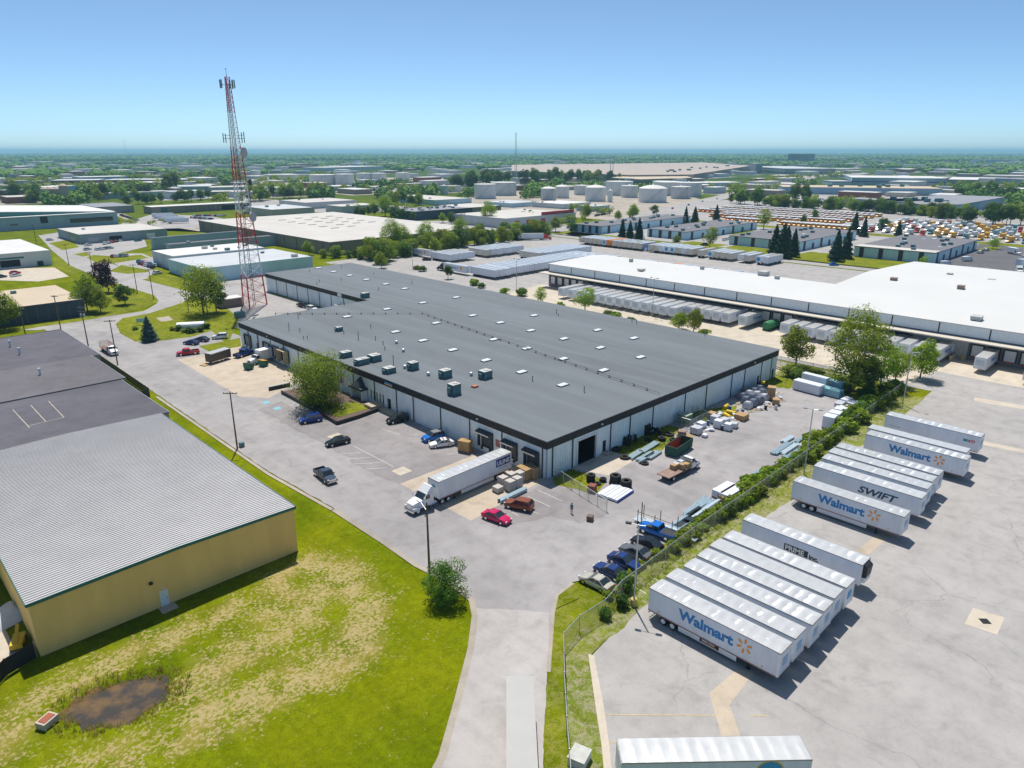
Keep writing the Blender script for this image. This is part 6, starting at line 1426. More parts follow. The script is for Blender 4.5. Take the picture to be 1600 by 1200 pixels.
sheet('parking_lot', [(107.07,410.01),(121.75,422.57),(130.46,414.01),(127.57,386.67),(115.95,354.34),(99.92,330.67),(103.36,372.13)], .026, ASPH_FAR)
sheet('dock_yard', [(54.45,370.85),(60.98,408.36),(80.39,394.71),(78.44,361.03),(65.51,355.59)], .03, CONC2)
sheet('parking_lot', [(749.41,344.93),(783.48,170.26),(885.29,159.96),(1193.83,219.25),(963.64,445.46)], .04, ASPH_FAR)
sheet('parking_lot', [(374.38,833.03),(440.81,596.75),(410.72,536.58),(343.84,582.2),(292.11,653.13)], .04, ASPH_FAR)
sheet('parking_lot', [(330.59,482.55),(389.04,425.11),(412.87,351.48),(375.97,325.7),(321.22,391.11)], .04, ASPH_FAR)
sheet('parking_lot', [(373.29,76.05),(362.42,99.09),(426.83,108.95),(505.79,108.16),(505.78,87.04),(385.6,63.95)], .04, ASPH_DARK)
road([(851.65,555.51),(1107.49,566.5),(1619.86,708.94)], 60, GRAVEL, .04, 'dirt_yard')

# ------------------------------------------------------------------ buildings around
def wallmat(n, c): return M('bw_'+n, c, .75, var=.10, vs_=.15, streak=True)
def roofmat(n, c): return M('br_'+n, c, .85, var=.10, vs_=.05)
WM_ = {'tan': wallmat('tan',(.27,.235,.20)), 'blue': wallmat('blue',(.50,.70,.78)), 'pale': wallmat('pale',(.55,.58,.58)), 'steel': wallmat('steel',(.38,.48,.55)), 'teal': wallmat('teal',(.28,.36,.37)), 'navy': wallmat('navy',(.05,.075,.11)), 'brick': BRICK, 'cream': wallmat('cream',(.55,.50,.42)), 'white': wallmat('white',(.62,.66,.68)), 'grey': wallmat('grey',(.33,.34,.35)), 'dark': wallmat('dark',(.05,.06,.07)), 'rose': wallmat('rose',(.36,.27,.23)), 'azure': wallmat('azure',(.26,.42,.55))}
RM_ = {'cream': roofmat('cream',(.56,.53,.49)), 'white': roofmat('white',(.66,.65,.63)), 'grey': roofmat('grey',(.40,.40,.40)), 'dark': roofmat('dark',(.17,.165,.18)), 'tan': roofmat('tan',(.55,.45,.33)), 'slate': roofmat('slate',(.26,.27,.30)), 'pale': roofmat('pale',(.52,.54,.56)), 'rose': roofmat('rose',(.42,.35,.30))}
def bld(label, near, left, right, h, wall, roofm, name='industrial_building', units=0, ops=(), seed=0, z0=0, over=.3, cat='building', group=None):
    """near, left, right: roof corners in metres; walls follow the street grid"""
    x0, y0 = near; x1, y1 = right[0], left[1]
    t = thing(name, label, cat, (x0,y0,z0), 0, group); X, Y = x1-x0, y1-y0
    MB().box(0,X,0,Y,0,h-.3).build('wall', WM_[wall], t)
    rf = MB().box(-over,X+over,-over,Y+over,h-.3,h).build('roof', RM_[roofm], t)
    MB().box(-over-.06,-over,-over-.06,Y+over,h-.5,h+.25).box(-over,X+over,-over-.06,-over,h-.5,h+.25).build('parapet', WM_[wall], t)
    r = random.Random(seed)
    for k in range(units):
        s = r.uniform(1.4,2.6); MB().box(-s/2,s/2,-s*.4,s*.4,0,s*.55).build('roof_unit', HV if k % 2 else HVT, rf, False, (X*r.uniform(.08,.92),Y*r.uniform(.08,.92),h))
    for side, a, b_, za, zb, nm, mt in ops:
        if side == 'L': MB().box(-.12,-.005,Y*a,Y*b_,za,zb).build(nm, mt, t)
        else: MB().box(X*a,X*b_,-.12,-.005,za,zb).build(nm, mt, t)
    return t
def row(side, n, a0, a1, w, za, zb, nm, mt): return [(side, a0+(a1-a0)*(k+.5)/n-w/2, a0+(a1-a0)*(k+.5)/n+w/2, za, zb, nm, mt) for k in range(n)]
PIL = M('pilaster_brown', (.20,.165,.14), .8)
b1 = bld('wide brown-walled warehouse with cream roof behind the blue building', (195.75,336.73), (198,511), (302,337), 7, 'tan', 'cream', ops=row('L',12,0,1,.006,0,6.6,'pilaster',PIL)+row('R',8,0,1,.008,0,6.6,'pilaster',PIL), over=.2)
rf = [c for c in b1.children if c.name.startswith('roof')][0]
for p in ((238.8,472.8),(236.73,455.13),(237.24,442.08),(237.74,429.48),(236.4,413.39),(236.44,399.51),(254.49,478.2),(253.14,462.09),(252.17,446.4),(252.73,433.08),(250.66,416.78),(250.4,402.48),(266.68,477.09),(266.33,463.01),(265.04,447.01),(263.81,431.73),(264.46,418.43),(278.55,476.61),(276.59,460.07),(278.07,447.96),(276.83,432.07),(275.65,416.89)):
    MB().box(-2.6,2.6,-.9,.9,0,.25).build('skylight', M('skylight_grimy',(.34,.30,.28),.6), rf, False, (p[0]-b1.location.x,p[1]-b1.location.y,7))
b2 = bld('light blue metal building with pale roof beside the radio tower', (114.72,302.53), (113,342), (166,296), 6, 'blue', 'pale', units=2, ops=row('L',1,.5,.6,.08,0,3,'door',WHITEP)+[('R',.995,1.0,0,6.5,'wing_wall',WHITEP)], seed=2)
bld('white-roofed hall rising behind the light blue building', (118,344), (118,372), (163,344), 6.6, 'white', 'white', units=6, seed=3)
bld('blue grey building with dark roof and raised front', (136.09,399.09), (137,405), (200,375), 5.5, 'steel', 'dark', units=1, seed=4)
bld('raised blue grey block on the left of the dark roof', (137.33,428.52), (137,432), (190,404), 6.5, 'steel', 'slate', seed=5)
bld('low red brick office in front of the dark-roofed building', (127.39,393.75), (128,372), (140,360), 3.6, 'brick', 'grey', units=1, seed=6)
DOCKD = M('door_grey', (.46,.47,.48), .6)
bld('grey green flat building with cars along its wall', (115,485.39), (115,536), (165,489), 5.5, 'teal', 'cream', ops=[('R',.08,.2,.2,3.2,'dock_door',DOCKD),('R',.32,.46,.2,3.4,'dock_door',DARK),('R',.75,.85,.2,3.6,'door',WHITEP),('L',.2,.4,.2,3,'dock_door',DOCKD)], units=1, seed=7)
fac = bld('long blue grey factory wall with dark window band at left edge', (-60,602), (-60,700), (170.6,602), 9, 'steel', 'white', ops=[('R',.86,.985,3.0,6.0,'window_band',GLASS),('R',.78,.80,4,8.6,'vent_panel',BLACK),('R',.55,.572,4,8.4,'vent_panel',BLACK),('R',.63,.65,3.6,4.6,'window',GLASS),('R',.70,.72,3.6,4.6,'window',GLASS)], seed=8)
MB().ring([[(60,10,9),(150,10,9),(232,10,9.0),(140,10,13.5)],[(60,98,9),(150,98,9),(232,98,9.0),(140,98,13.5)]]).build('gable_roof', RM_['white'], fac)
MB().ring([[(70,9.6,9.0),(225,9.6,9.0),(140,9.6,13.0)],[(70,9.9,9.0),(225,9.9,9.0),(140,9.9,13.0)]]).build('gable_wall', GREENT, fac)
wd = bld('white building with two dark dock doors at left edge', (20,405), (20,470), (82,405), 7, 'white', 'white', ops=[('R',.50,.62,.8,4.0,'dock_door',M('dock_rust',(.30,.24,.20),.7)),('R',.66,.79,.8,4.0,'dock_door',DARK),('R',.90,.94,.1,2.4,'door',BLACK),('R',.46,.82,4.4,5.2,'awning',GREENT)], units=3, seed=9)
bld('tan-roofed building with dark blue ribbed wall behind the round trees', (0,268), (0,305), (61,268), 5.6, 'navy', 'tan', units=5, ops=row('R',20,0,1,.006,.1,5.2,'rib',M('navy_rib',(.07,.10,.14),.6)), seed=10)
bld('long shed with grey brown wall and pale roof behind the parking lot', (220.07,675.82), (219.28,697.85), (311.14,677.72), 6, 'tan', 'white', ops=[('R',.08,.14,1,5,'door',GREENT),('R',.68,.97,.5,4.6,'open_bay',DARK)]+row('R',8,.3,.66,.01,.2,5,'pilaster',PIL), seed=11)
bld('grey gabled metal building left of the long shed', (185.16,710.13), (194.34,767.98), (215.99,701.08), 6, 'grey', 'slate', seed=12)
for k, (n, l, r_, h, w, rf_, lb) in enumerate((
    ((282.18,575.05),(289.08,629.26),(321.75,586.4),6,'cream','pale','cream and brick workshop behind the brown warehouse'),
    ((345.09,631.95),(356.43,686.12),(401.64,627.95),6,'pale','cream','pale workshop with brown ends between trees and warehouse'),
    ((343.26,565.26),(348.35,593.28),(383.24,559),6,'pale','cream','cream-roofed workshop right of the pale one'),
    ((348.24,464.98),(351.11,498.58),(409.39,470.8),7,'navy','slate','near-black walled building with speckled grey roof'),
    ((409.07,470.45),(431.42,513.11),(448.61,484.8),6.5,'tan','cream','brown block wall building touching the near-black one'),
    ((357.29,370.11),(368.28,428.21),(434.09,380.61),7,'pale','cream','grey building with cream roof and red doors'),
    ((465.92,586.54),(530.12,682.65),(515.58,611.82),5,'blue','cream','small light blue building below the white tank house'),
    ((522.69,461.77),(558.11,503.74),(564.12,470.96),4.5,'white','white','low white terminal office between the tanks'),
    ((499.8,508.6),(511.86,549.19),(535.52,512.33),4,'blue','pale','low blue roofed depot left of the tanks'),
    ((517.98,422.38),(533.41,441.28),(544.25,430.62),4.5,'azure','pale','small blue depot near the domed tanks'))):
    o = bld(lb, n, l, r_, h, w, rf_, units=2 if k != 3 else 22, seed=20+k)
    X = r_[0]-n[0]
    if k == 5:
        for a, b_ in ((.12,.18),(.28,.4),(.48,.54)): MB().box(X*a,X*b_,-.15,-.005,.1,5).build('red_door', MARK_RED, o)
        MB().box(X*.5,X*.98,0.5,1.2,7,9.5).build('red_parapet', MARK_RED, o)
# flex buildings with light blue ribbed walls
FLEXD = M('flex_dark', (.045,.04,.05), .6); FLEXW = M('flex_wall', (.52,.74,.84), .6, var=.1, vs_=.4, streak=True)
for k, (x0, x1, y0, y1, h, lb) in enumerate(((380,490,301,325,5.2,'farthest light blue office block with dark roof units'),(390,482,242,271,5.2,'light blue office block behind the conifers, second row'),(391,472,170,213,5.3,'light blue office block between the two conifer groups'),(392,470,103,141,5.5,'nearest light blue office block with cream roof edge and vans'))):
    t = thing('office_block', lb, 'building', (x0,y0,0), 0, 'light blue office blocks'); X, Y = x1-x0, y1-y0
    MB().box(0,X,0,Y,0,h-.3).build('wall', FLEXW, t); rf = MB().box(-.3,X+.3,-.3,Y+.3,h-.3,h).build('roof', RM_['dark'], t)
    if k == 3: MB().box(-.4,9,-.4,Y+.3,h,h+.2).build('roof_band', RM_['cream'], t)
    for q in range(4): MB().box(-.15,-.005,Y*(.12+.25*q),Y*(.12+.25*q)+2.2,.05,h-.32).build('entrance_panel', FLEXD, t)
    for q in range(7): MB().box(X*(.06+.14*q),X*(.06+.14*q)+2.6,-.15,-.005,.05,h-.32 if q % 2 == 0 else 3.2).build('entrance_panel', FLEXD, t)
    r = random.Random(k)
    for q in range(12): MB().box(-1.1,1.1,-.9,.9,0,1.2).build('roof_unit', HV, rf, False, (X*(.06+.08*q),Y*r.uniform(.1,.9),h))
    for q in range(8): MB().box(-.9,.9,-.9,.9,0,.25).build('skylight', SKY, rf, False, (X*r.uniform(.05,.95),Y*r.uniform(.1,.9),h))
    rb = MB(); y = .5
    while y < Y: rb.box(-.06,-.005,y-.1,y+.1,.05,h-.35); y += 1.3
    tag(rb.build('wall_rib', FLEXW, t), kind='stuff')
ph = bld('small light blue pump house near the power poles', (357.18,74.18), (357.51,83.54), (372.38,76.48), 3.5, 'blue', 'dark', 'pump_house', seed=40)
# tanks
TANKW = M('tank_white', (.70,.72,.72), .55, var=.10, vs_=.12, streak=True); TANKG = M('tank_stained', (.56,.58,.58), .6, var=.25, vs_=.2, streak=True); TANKR = M('tank_roof', (.68,.66,.62), .7)
def tank(c, base_near, px, hpx, dome, label, stained=False):
    d = math.hypot(*base_near); r = px*d/1100/2*.98; u = Vector(base_near).normalized()*r; h = hpx*d/1100*1.05
    t = thing('storage_tank', label, 'tank', (base_near[0]+u.x,base_near[1]+u.y,0), 0, 'white storage tanks')
    MB().lathe((0,0,0), [(r,0),(r,h)], 40).build('shell', TANKG if stained else TANKW, t, True)
    MB().lathe((0,0,h), [(r*1.01,0),(r*1.01,.25),(r*.7,.25+(r*.12 if dome else .2)),(r*.3,.25+(r*.2 if dome else .3)),(.3,.25+(r*.22 if dome else .32))], 40).build('tank_roof', TANKR, t, True)
    st_ = MB()
    for k in range(14):
        a = R(190+k*5); st_.obox((r*1.03*math.cos(a),r*1.03*math.sin(a),h*k/14+.3),.8,r*R(5)*1.1,.25,a)
    st_.build('stair', STEEL, t); MB().lathe((0,0,h+.3+(r*.21 if dome else .3)), [(.8,0),(.8,.7),(.3,1.0)], 10).build('roof_vent', STEEL, t)
TK = [(758,311,34,20,0,'tall white tank at the left end of the tank farm'),(787,306,40,18,0,'wide white tank behind the left end tank'),(857,313,24,16,1,'stained domed tank at the left of the domed pair',),(878,310,22,16,1,'paler domed tank at the right of the domed pair'),(909,305,24,13,0,'plain white tank behind the central domed tank'),
      (930,315,32,19,1,'central domed tank with pale blue shade'),(967,306,42,19,0,'broad white tank with diagonal stair in the middle'),(983,309,26,16,0,'white tank in front of the broad one'),(1019,317,43,19,1,'largest domed tank nearest the street'),(1043,306,46,18,0,'broad white tank behind the largest domed one'),(1063,311,29,16,0,'greyish tank right of the largest domed one'),(1075,308,39,19,0,'right end white tank with slanted stair'),(983,288,14,8,0,'small square looking white tank behind the broad one'),
      (454,285,28,10,0,'leftmost white tank of the far row'),(505,290,40,14,0,'wide white tank in the far row'),(539,290,28,15,0,'white tank with pipes in the far row'),(570,285,23,12,0,'far row tank left of the joined pair'),(592,285,23,12,0,'far row tank right of the joined pair'),(630,283,22,11,0,'lone white tank near the green wood'),(400,280,14,11,0,'narrow white tank right of the radio tower'),(694,304,13,12,0,'slim white tank standing on the small blue building'),(953,316,8,16,0,'slender upright vessel beside the central domed tank')]
TKP = [(569.91,624.55),(627.99,653.84),(605.98,557.69),(642.35,569.7),(707.67,594.31),(627.12,507.1),(730.38,553.22),(708.59,521.4),(655.09,451.28),(773.61,510.74),(731.84,465.42),(769.48,478.81),(999.71,737.01),(631.8,1205.34),(609.77,1055.62),(634.84,1030.98),(726.06,1112.71),(743.94,1095.14),(808.31,1110.64),(656.12,1391.75),(592.37,726.95),(630.58,489.35)]
for q, p in zip(TK, TKP): tank(None, p, q[2], q[3], q[4], q[5], q[5].startswith(('stained','greyish')))
# large factories and far roofs: corners in metres
def pbld(label, poly, h, wall, roofm, name='factory_building', band=None, group=None, units=0):
    c = (sum(p[0] for p in poly)/len(poly), sum(p[1] for p in poly)/len(poly)); q = [(p[0]-c[0],p[1]-c[1]) for p in poly]
    t = thing(name, label, 'building', (*c,0), 0, group); MB().prism(q, 0, h-.6).build('wall', WM_[wall], t); rf = MB().prism([(x*1.003,y*1.003) for x, y in q], h-.6, h).build('roof', RM_[roofm], t)
    if band: MB().prism([(x*1.004,y*1.004) for x, y in q], h*band[0], h*band[1]).build('window_band', band[2], t)
    r = random.Random(len(label))
    for k in range(units):
        a, b_ = r.random(), r.random(); x = q[0][0]+(q[1][0]-q[0][0])*a+(q[-1][0]-q[0][0])*b_; y = q[0][1]+(q[1][1]-q[0][1])*a+(q[-1][1]-q[0][1])*b_; MB().box(-3,3,-2,2,0,3).build('roof_unit', HV, rf, False, (x*.9,y*.9,h))
    return t
def where(x, y):
    az = HEAD-math.degrees(math.atan2(y,x)); d = math.hypot(x,y)
    return ('at the far left edge','left of the radio tower','just right of the radio tower','left of the thin central mast','behind the tank farm','beyond the vast tan factory','above the bus lot','at the far right edge')[min(7,max(0,int((az+38)/9.5)))]+(', nearer band' if d < 1500 else (', middle band' if d < 2600 else ', near the horizon'))
def quadp(a, b_, depth):
    """footprint from the visible front edge a-b and a depth away from the camera"""
    m = Vector(((a[0]+b_[0])/2,(a[1]+b_[1])/2)); d = Vector((b_[0]-a[0],b_[1]-a[1])).normalized(); n = Vector((-d.y,d.x))
    if n.dot(m) < 0: n = -n
    return [a, b_, (b_[0]+n.x*depth,b_[1]+n.y*depth), (a[0]+n.x*depth,a[1]+n.y*depth)]
pbld('vast tan factory with stepped flat roofs beyond the tank farm', [(1190.4,735.16),(1085.71,797.84),(1121.15,1140.89),(1606.91,1635.2),(2478.27,1483.01),(1990.05,1042.76)], 12, 'rose', 'rose', units=14)
pbld('lower brown dock hall at the front of the vast tan factory', [(1118.24,690.3),(993.39,710.32),(1017.89,788.91),(1185.52,871.51),(1282.83,823.82)], 9, 'tan', 'tan', band=(.15,.45,M('dock_band',(.12,.10,.09),.7)))
pbld('grey end hall with tower block right of the vast factory', quadp((1862.41,979.25),(1670.42,784.95),120), 14, 'grey', 'pale', band=(.3,.4,GLASS))
pbld('square stair tower between the vast factory and grey hall', quadp((1755.65,917.46),(1715.38,880.83),16), 24, 'grey', 'pale', 'tower_block')
pbld('low blue roofed warehouse below the grey end hall', quadp((992.67,590.95),(1051.86,561.2),40), 7, 'azure', 'white')
pbld('small white roofed hall right of the tank with slanted stair', quadp((938.44,564.69),(970.08,559.22),24), 6, 'teal', 'white')
pbld('very long blue warehouse with tan roof beyond the hedge', quadp((915.18,429.63),(1009.77,269.48),60), 9, 'azure', 'tan', units=10)
pbld('white and blue distribution hall behind the long blue warehouse', quadp((1241.31,466.69),(1302.88,343.97),110), 12, 'steel', 'white', band=(.42,.52,MARK_NAVY))
pbld('white hall extension with red marks at the right of the white and blue hall', quadp((1354.01,355.94),(1362.63,315.79),130), 9, 'grey', 'white')
pbld('low white annex at the left of the white and blue hall', quadp((1218.78,488.83),(1242.07,465.95),40), 6, 'white', 'pale', band=(.7,.8,MARK_NAVY))
pbld('grey stone warehouse with slanted front behind the hedge', quadp((723.13,219.41),(748.37,215.14),60), 9, 'grey', 'slate')
pbld('blue grey warehouse with dark roof and a small logo', quadp((695.12,199.2),(721,173.77),80), 9, 'azure', 'slate', units=8)
pbld('blue grey warehouse wing running right from the logo wall', quadp((743.68,179.53),(891.49,178.97),60), 8, 'azure', 'slate')
pbld('grey walled warehouse left of the slanted front', quadp((749,258.35),(730.96,221.88),50), 9, 'azure', 'slate')
pbld('dark metal barn at the right edge beyond the trees', quadp((1436.18,308.1),(1383.91,234.89),60), 10, 'steel', 'slate')
pbld('blue warehouse at the right edge further back', quadp((2052.46,409.52),(1997.62,337.71),60), 9, 'azure', 'pale')
pbld('long grey quarry shed near the right horizon', quadp((4123.52,961.51),(4258.46,828.91),80), 14, 'steel', 'slate')
pbld('tan material pile hall near the right horizon', quadp((4263.16,1831.95),(4417.12,1680.65),90), 16, 'cream', 'tan', 'storage_pile')
pbld('dark plant tower block near the right horizon', quadp((3501.92,1572.36),(3760.16,1614.95),60), 40, 'dark', 'slate', 'plant_tower')
pbld('pair-roofed dark silo house left of the plant tower', quadp((4789.21,2245.13),(4850.47,2184.94),60), 26, 'dark', 'white', 'silo_house')
pbld('maroon banded long building beyond the left trees', quadp((302.21,1389.55),(365.68,1360.07),60), 7, 'brick', 'pale')
pbld('maroon banded long building right of the pale hall', quadp((369.51,1356.31),(478.5,1283.41),60), 7, 'brick', 'pale')
pbld('pale hall rising above the maroon band', quadp((373.95,1497.28),(454.8,1499.97),50), 8, 'steel', 'white')
pbld('low blue grey hall in front of the maroon band', quadp((241.47,1112.2),(278.2,1141.53),30), 8, 'azure', 'white')
pbld('low white lean-to roofs left of the blue grey hall', quadp((222.16,1131.17),(242.07,1111.6),30), 4, 'white', 'white')
pbld('grey hall with cars behind the tall left trees', quadp((252.43,936.54),(333.91,942.84),30), 6, 'steel', 'grey')
pbld('pale hall behind the wood left of the tower', quadp((367.61,1031.18),(410.29,1011.72),50), 7, 'steel', 'pale')
pbld('pale long hall between the trees and tower', quadp((403.69,995.72),(462.07,984.06),40), 6, 'pale', 'cream')
pbld('low tan hall under the tower lattice', quadp((368.04,909.3),(407.02,889.77),30), 5, 'tan', 'cream')
pbld('long white hall with vents right of the narrow tank', quadp((599.06,1316.27),(616.85,1298.79),40), 9, 'steel', 'white')
pbld('far white complex with domed tanks above the green belt', quadp((1075.15,1844.32),(1322.49,1914.69),90), 9, 'white', 'white')
pbld('far low maroon row left of white complex', quadp((1150.71,2203.46),(1259.77,2225.48),60), 6, 'brick', 'slate')
# remote roofs among the trees
r = random.Random(77)
FR = [(667.09,2807.9),(730.9,2884.72),(765.94,2850.28),(766.63,2710.08),(767.28,2580.26),(747.84,2367.71),(755.69,2255.76),(759.17,2154.82),(718.04,1937.12),(699.58,1807.07),(759.03,1896.84),(1034.64,2446.71),(1402.47,3131.65),(1610.55,3431),(862.13,1719.31),(882.08,1627.73),(2196.76,2854.93),(2035.58,2509.49),(2444.52,2611.46),(2342.46,2446.58),(1936.04,2607.32),(4640.92,4483.69),(7886.58,5180.85),(4440.04,2588.27),(4335.32,2192.88),(4098.57,1993.68),(4264.71,1452.54),(3449.13,1120.4),(5017.92,1522.09),(5089.03,1452.22),(3435.99,917.39),(4294.2,1090.16),(3351.65,803.98),(2531.26,726.84),(2394.87,644.94),(2295.32,742.77),(2573.77,934.21),(2839.05,964.19),(2507.69,534.08),(3187.45,621.81),(2872.4,640.74),(2905.41,898.98),(2689.73,1110.93),(2405.31,1099.76),(2367.02,1137.38),(594.25,1842.49),(588.67,1722.28),(598.53,1654.46),(597.59,1497.21),(668.21,1585.98),(327.69,1812.65),(211.6,1230.2),(254.57,1374.13),(187.15,1087.06),(765.38,3757.72),(987.05,1456.49),(2447.96,592.77),(2399.96,451),(3170.53,1178.25),(2971.56,1177.49)]
for k, p in enumerate(FR):
    d = math.hypot(*p); w = r.uniform(14,46)*d/1100*.55; a = quadp((p[0]-w*.35,p[1]+w*.35),(p[0]+w*.35,p[1]-w*.35), w*r.uniform(.4,.9))
    wc, rc = r.choice(['white','pale','steel','cream','brick']), r.choice(['white','white','pale','cream','grey']); pbld(f'{"long" if w > 35 else "small"} {rc}-roofed remote building {where(*p)}', a, r.uniform(5,9), wc, rc, 'remote_building', group='remote roofs among far trees')
r = random.Random(123); PL = [(o.location.x,o.location.y) for o in bpy.data.objects if o.parent is None and o.get('category') in ('building','tank')]; made = 0
while made < 230:
    az = r.uniform(-37,37); vv = r.uniform(14,66); dist = 53*1158/vv; a = R(HEAD)-R(az); x, y = dist*math.cos(a), dist*math.sin(a)
    if 480 < x < 800 and 40 < y < 430: continue
    w = r.uniform(22,60)*(.7+.5*dist/2000)
    if any(math.hypot(x-q[0],y-q[1]) < w*.9+30 for q in PL): continue
    PL.append((x,y)); made += 1; d = r.uniform(.35,.9)*w; ax = r.random() < .5
    q = [(x-w/2,y-d/2),(x+w/2,y-d/2),(x+w/2,y+d/2),(x-w/2,y+d/2)] if ax else [(x-d/2,y-w/2),(x+d/2,y-w/2),(x+d/2,y+w/2),(x-d/2,y+w/2)]
    wc, rc = r.choice(['white','pale','steel','cream','brick','tan']), r.choice(['white','white','white','pale','cream']); pbld(f'{"long" if w > 42 else "small"} {rc}-roofed hall {where(x,y)}', q, r.uniform(5,9), wc, rc, 'remote_building', group='remote roofs among far trees')
    sheet('yard', [(q[0][0]-14,q[0][1]-14),(q[1][0]+14,q[1][1]-14),(q[2][0]+6,q[2][1]+6),(q[3][0]-6,q[3][1]+6)], .06, r.choice([ASPH_FAR,GRAVEL]))
# guyed masts on the horizon
def mast(p, h, label, w=1.2):
    t = thing('radio_mast', label, 'mast', (*p,0)); mb = MB()
    for k in range(3): a = R(120*k); mb.tube((w*math.cos(a),w*math.sin(a),0),(w*.4*math.cos(a),w*.4*math.sin(a),h),.35,.2,5)
    mb.build('lattice', STEEL, t)
    for k in range(12): MB().tube((-w*.8,0,h*(k+.5)/12),(w*.8,0,h*(k+1)/12),.2,None,4).build('brace', STEEL, t)
mast((957.42,964.11), 85, 'thin lattice mast standing against the sky near centre', 2.2); mast((1930.16,6323.09), 150, 'faint distant mast on the left horizon', 4)
for p, lb in (((1081.96,841.73),'left slim pylon of the pair at the factory'),((1085.35,838.4),'right slim pylon of the pair at the factory')):
    t = thing('pylon', lb, 'pylon', (*p,0)); MB().tube((0,0,0),(0,0,45),.7,.5,6).build('shaft', STEEL, t); MB().tube((-3,0,40),(3,0,40),.4).build('arm', STEEL, t)
SILO = M('silo_concrete', (.45,.36,.30), .9)
for k, p in enumerate(((188.07,896.56),(192.92,891.79),(197.78,887.02),(197.52,860.94))):
    t = thing('silo', f'{ORD[k]} concrete silo from the left behind the factory roof', 'silo', (*p,0), 0, 'concrete silos'); hh = 15+4*(k == 3)
    MB().lathe((0,0,0), [(4.2,0),(4.2,hh),(1.5,hh+2)], 18).build('drum', SILO, t, True); MB().tube((4.3,0,0),(4.3,0,hh),.3).build('pipe', STEEL, t)

# ------------------------------------------------------------------ trailers around the white warehouse
def mtr(kind, x, y, ang, label, group, wm=False, emb=None):
    t = clone(TRM[kind], (x,y,.03), R(ang), label, group)
    if wm:
        s = -1 if ang == 180 else 1
        if ang == 180:
            text('Walmart', 1.6, 'lettering', WM_BLUE, t, (3.6,1.315,2.2), (math.pi/2,0,math.pi), .03); MB().lathe((-4.2,1.312,2.8), [(.8,-.004),(.8,.004)], 12, 0, 'Y').build('emblem', WM_ORANGE, t)
        else:
            text('Walmart', 1.6, 'lettering', WM_BLUE, t, (-3.6,-1.315,2.2), (math.pi/2,0,0), .03); MB().lathe((4.2,-1.312,2.8), [(.8,-.004),(.8,.004)], 12, 0, 'Y').build('emblem', WM_ORANGE, t)
    if emb: MB().lathe((emb[0],emb[1],2.7), [(.95,-.006),(.95,.006)], 20, 0, emb[2]).build('emblem', emb[3], t)
    return t
NOSEB = M('nose_grey', (.50,.58,.66), .5)
def nose(t): MB().box(8.08,8.12,-1.0,1.0,2.0,3.4).build('nose_panel', NOSEB, t); return t
GD = 'trailers backed under the canopy'
nose(mtr('w0', 205.2, 174.4, 180, 'first white trailer at the left end of the canopy, set apart', GD, True))
for k in range(13): nose(mtr('w0' if k % 2 else 'w1', 205.2+.2*math.sin(k*2.1), 169.6-k*3.68, 180, f'{ORD[k]} white trailer from the left in the long docked row of thirteen', GD, k == 12))
for k in range(5): nose(mtr('w1', 210.3, 122.2-k*3.3, 180, f'{ORD[k]} white trailer from the left in the docked group of five', GD, k == 4))
nose(mtr('w0', 210.5, 103.2, 180, 'lone docked white trailer left of the green machine', GD, True))
for k in range(12): nose(mtr('w0' if k % 3 else 'w1', 210.2, 89.4-k*3.68, 180, f'{ORD[k]} white trailer from the left in the docked row behind the tall tree', GD, k == 11))
nose(mtr('w1', 209.6, 38.3, 180, 'lone docked white trailer right of the loading ramp', GD, True)); nose(mtr('w0', 207.0, 27.4, 180, 'docked white trailer cut by the right edge', GD))
gmc = thing('trash_compactor', 'green rounded trash compactor between docked trailers', 'compactor', (208.5,96.5,.03), R(180)); MB().lathe((0,0,1.5), [(1.0,-3.4),(1.35,-3.0),(1.4,2.6),(1.2,3.4)], 10, 0, 'X').build('drum', M('compactor_green',(.04,.22,.09),.6), gmc, True); MB().box(-3.2,3.2,-1.2,1.2,.05,.5).build('skid', BLACK, gmc)
# dock yard north of the warehouse: trailers with their ends towards -Y
GY = 'trailers standing in the dock yard'
for k in range(5): mtr('w0' if k % 2 else 'w1', 226.2+k*3.4, 280.5, -90, f'{ORD[k]} white trailer from the left in the small rear group by the trees', GY)
for k in range(8): mtr('old' if k < 1 else ('w0','w1')[k % 2], 251+k*3.5, 280+(k % 2)*.6, -90, f'{ORD[k]} trailer from the left in the mixed group before the green belt', GY, emb=(2,-1.312,'Y',MARK_CYAN) if k == 7 else ((2,-1.312,'Y',MARK_RED) if k == 5 else None))
for k in range(3): mtr('w1', 208.8+k*3.3, 229.6, -90, f'{ORD[k]} white trailer of three nearest the grey roof in the dock yard', GY)
mtr('w0', 207.2, 246.6, -90, 'white lettered trailer coupled to a dark cab in the dock yard', GY, True); semi_tractor((207.2,257.2), 90, PAINTS['black'], 'dark cab coupled to the lettered trailer in the dock yard', True)
mtr('w0', 228.5, 300.5, -90, 'white lettered trailer with white cab along the trees', GY, True); semi_tractor((228.5,311.0), 90, PAINTS['white'], 'white cab of the lettered trailer along the trees', True)
for k in range(19): mtr(('w0','w1')[k % 2], 217.6+k*3.45, 230.5, -90, f'{ORD[k]} white trailer from the left in the long dock yard row', GY)
for k in range(12): mtr(('w0','w1')[k % 2] if k != 0 else 'old', 262+k*3.4, 252.5, -90, f'{ORD[k]} trailer from the left in the row behind the long dock yard row', GY)
rt = mtr('w0', 303.5, 300, -45, 'white trailer behind a red cab at the yard entrance', GY); rt.location = (*(322.18,311.24),.03); rt.rotation_euler = (0,0,R(-38)); semi_tractor((rt.location.x+10.3*math.cos(R(-38)),rt.location.y+10.3*math.sin(R(-38))), -38, PAINTS['red'], 'red sleeper cab at the yard entrance', True, True)
X0 = 328.5
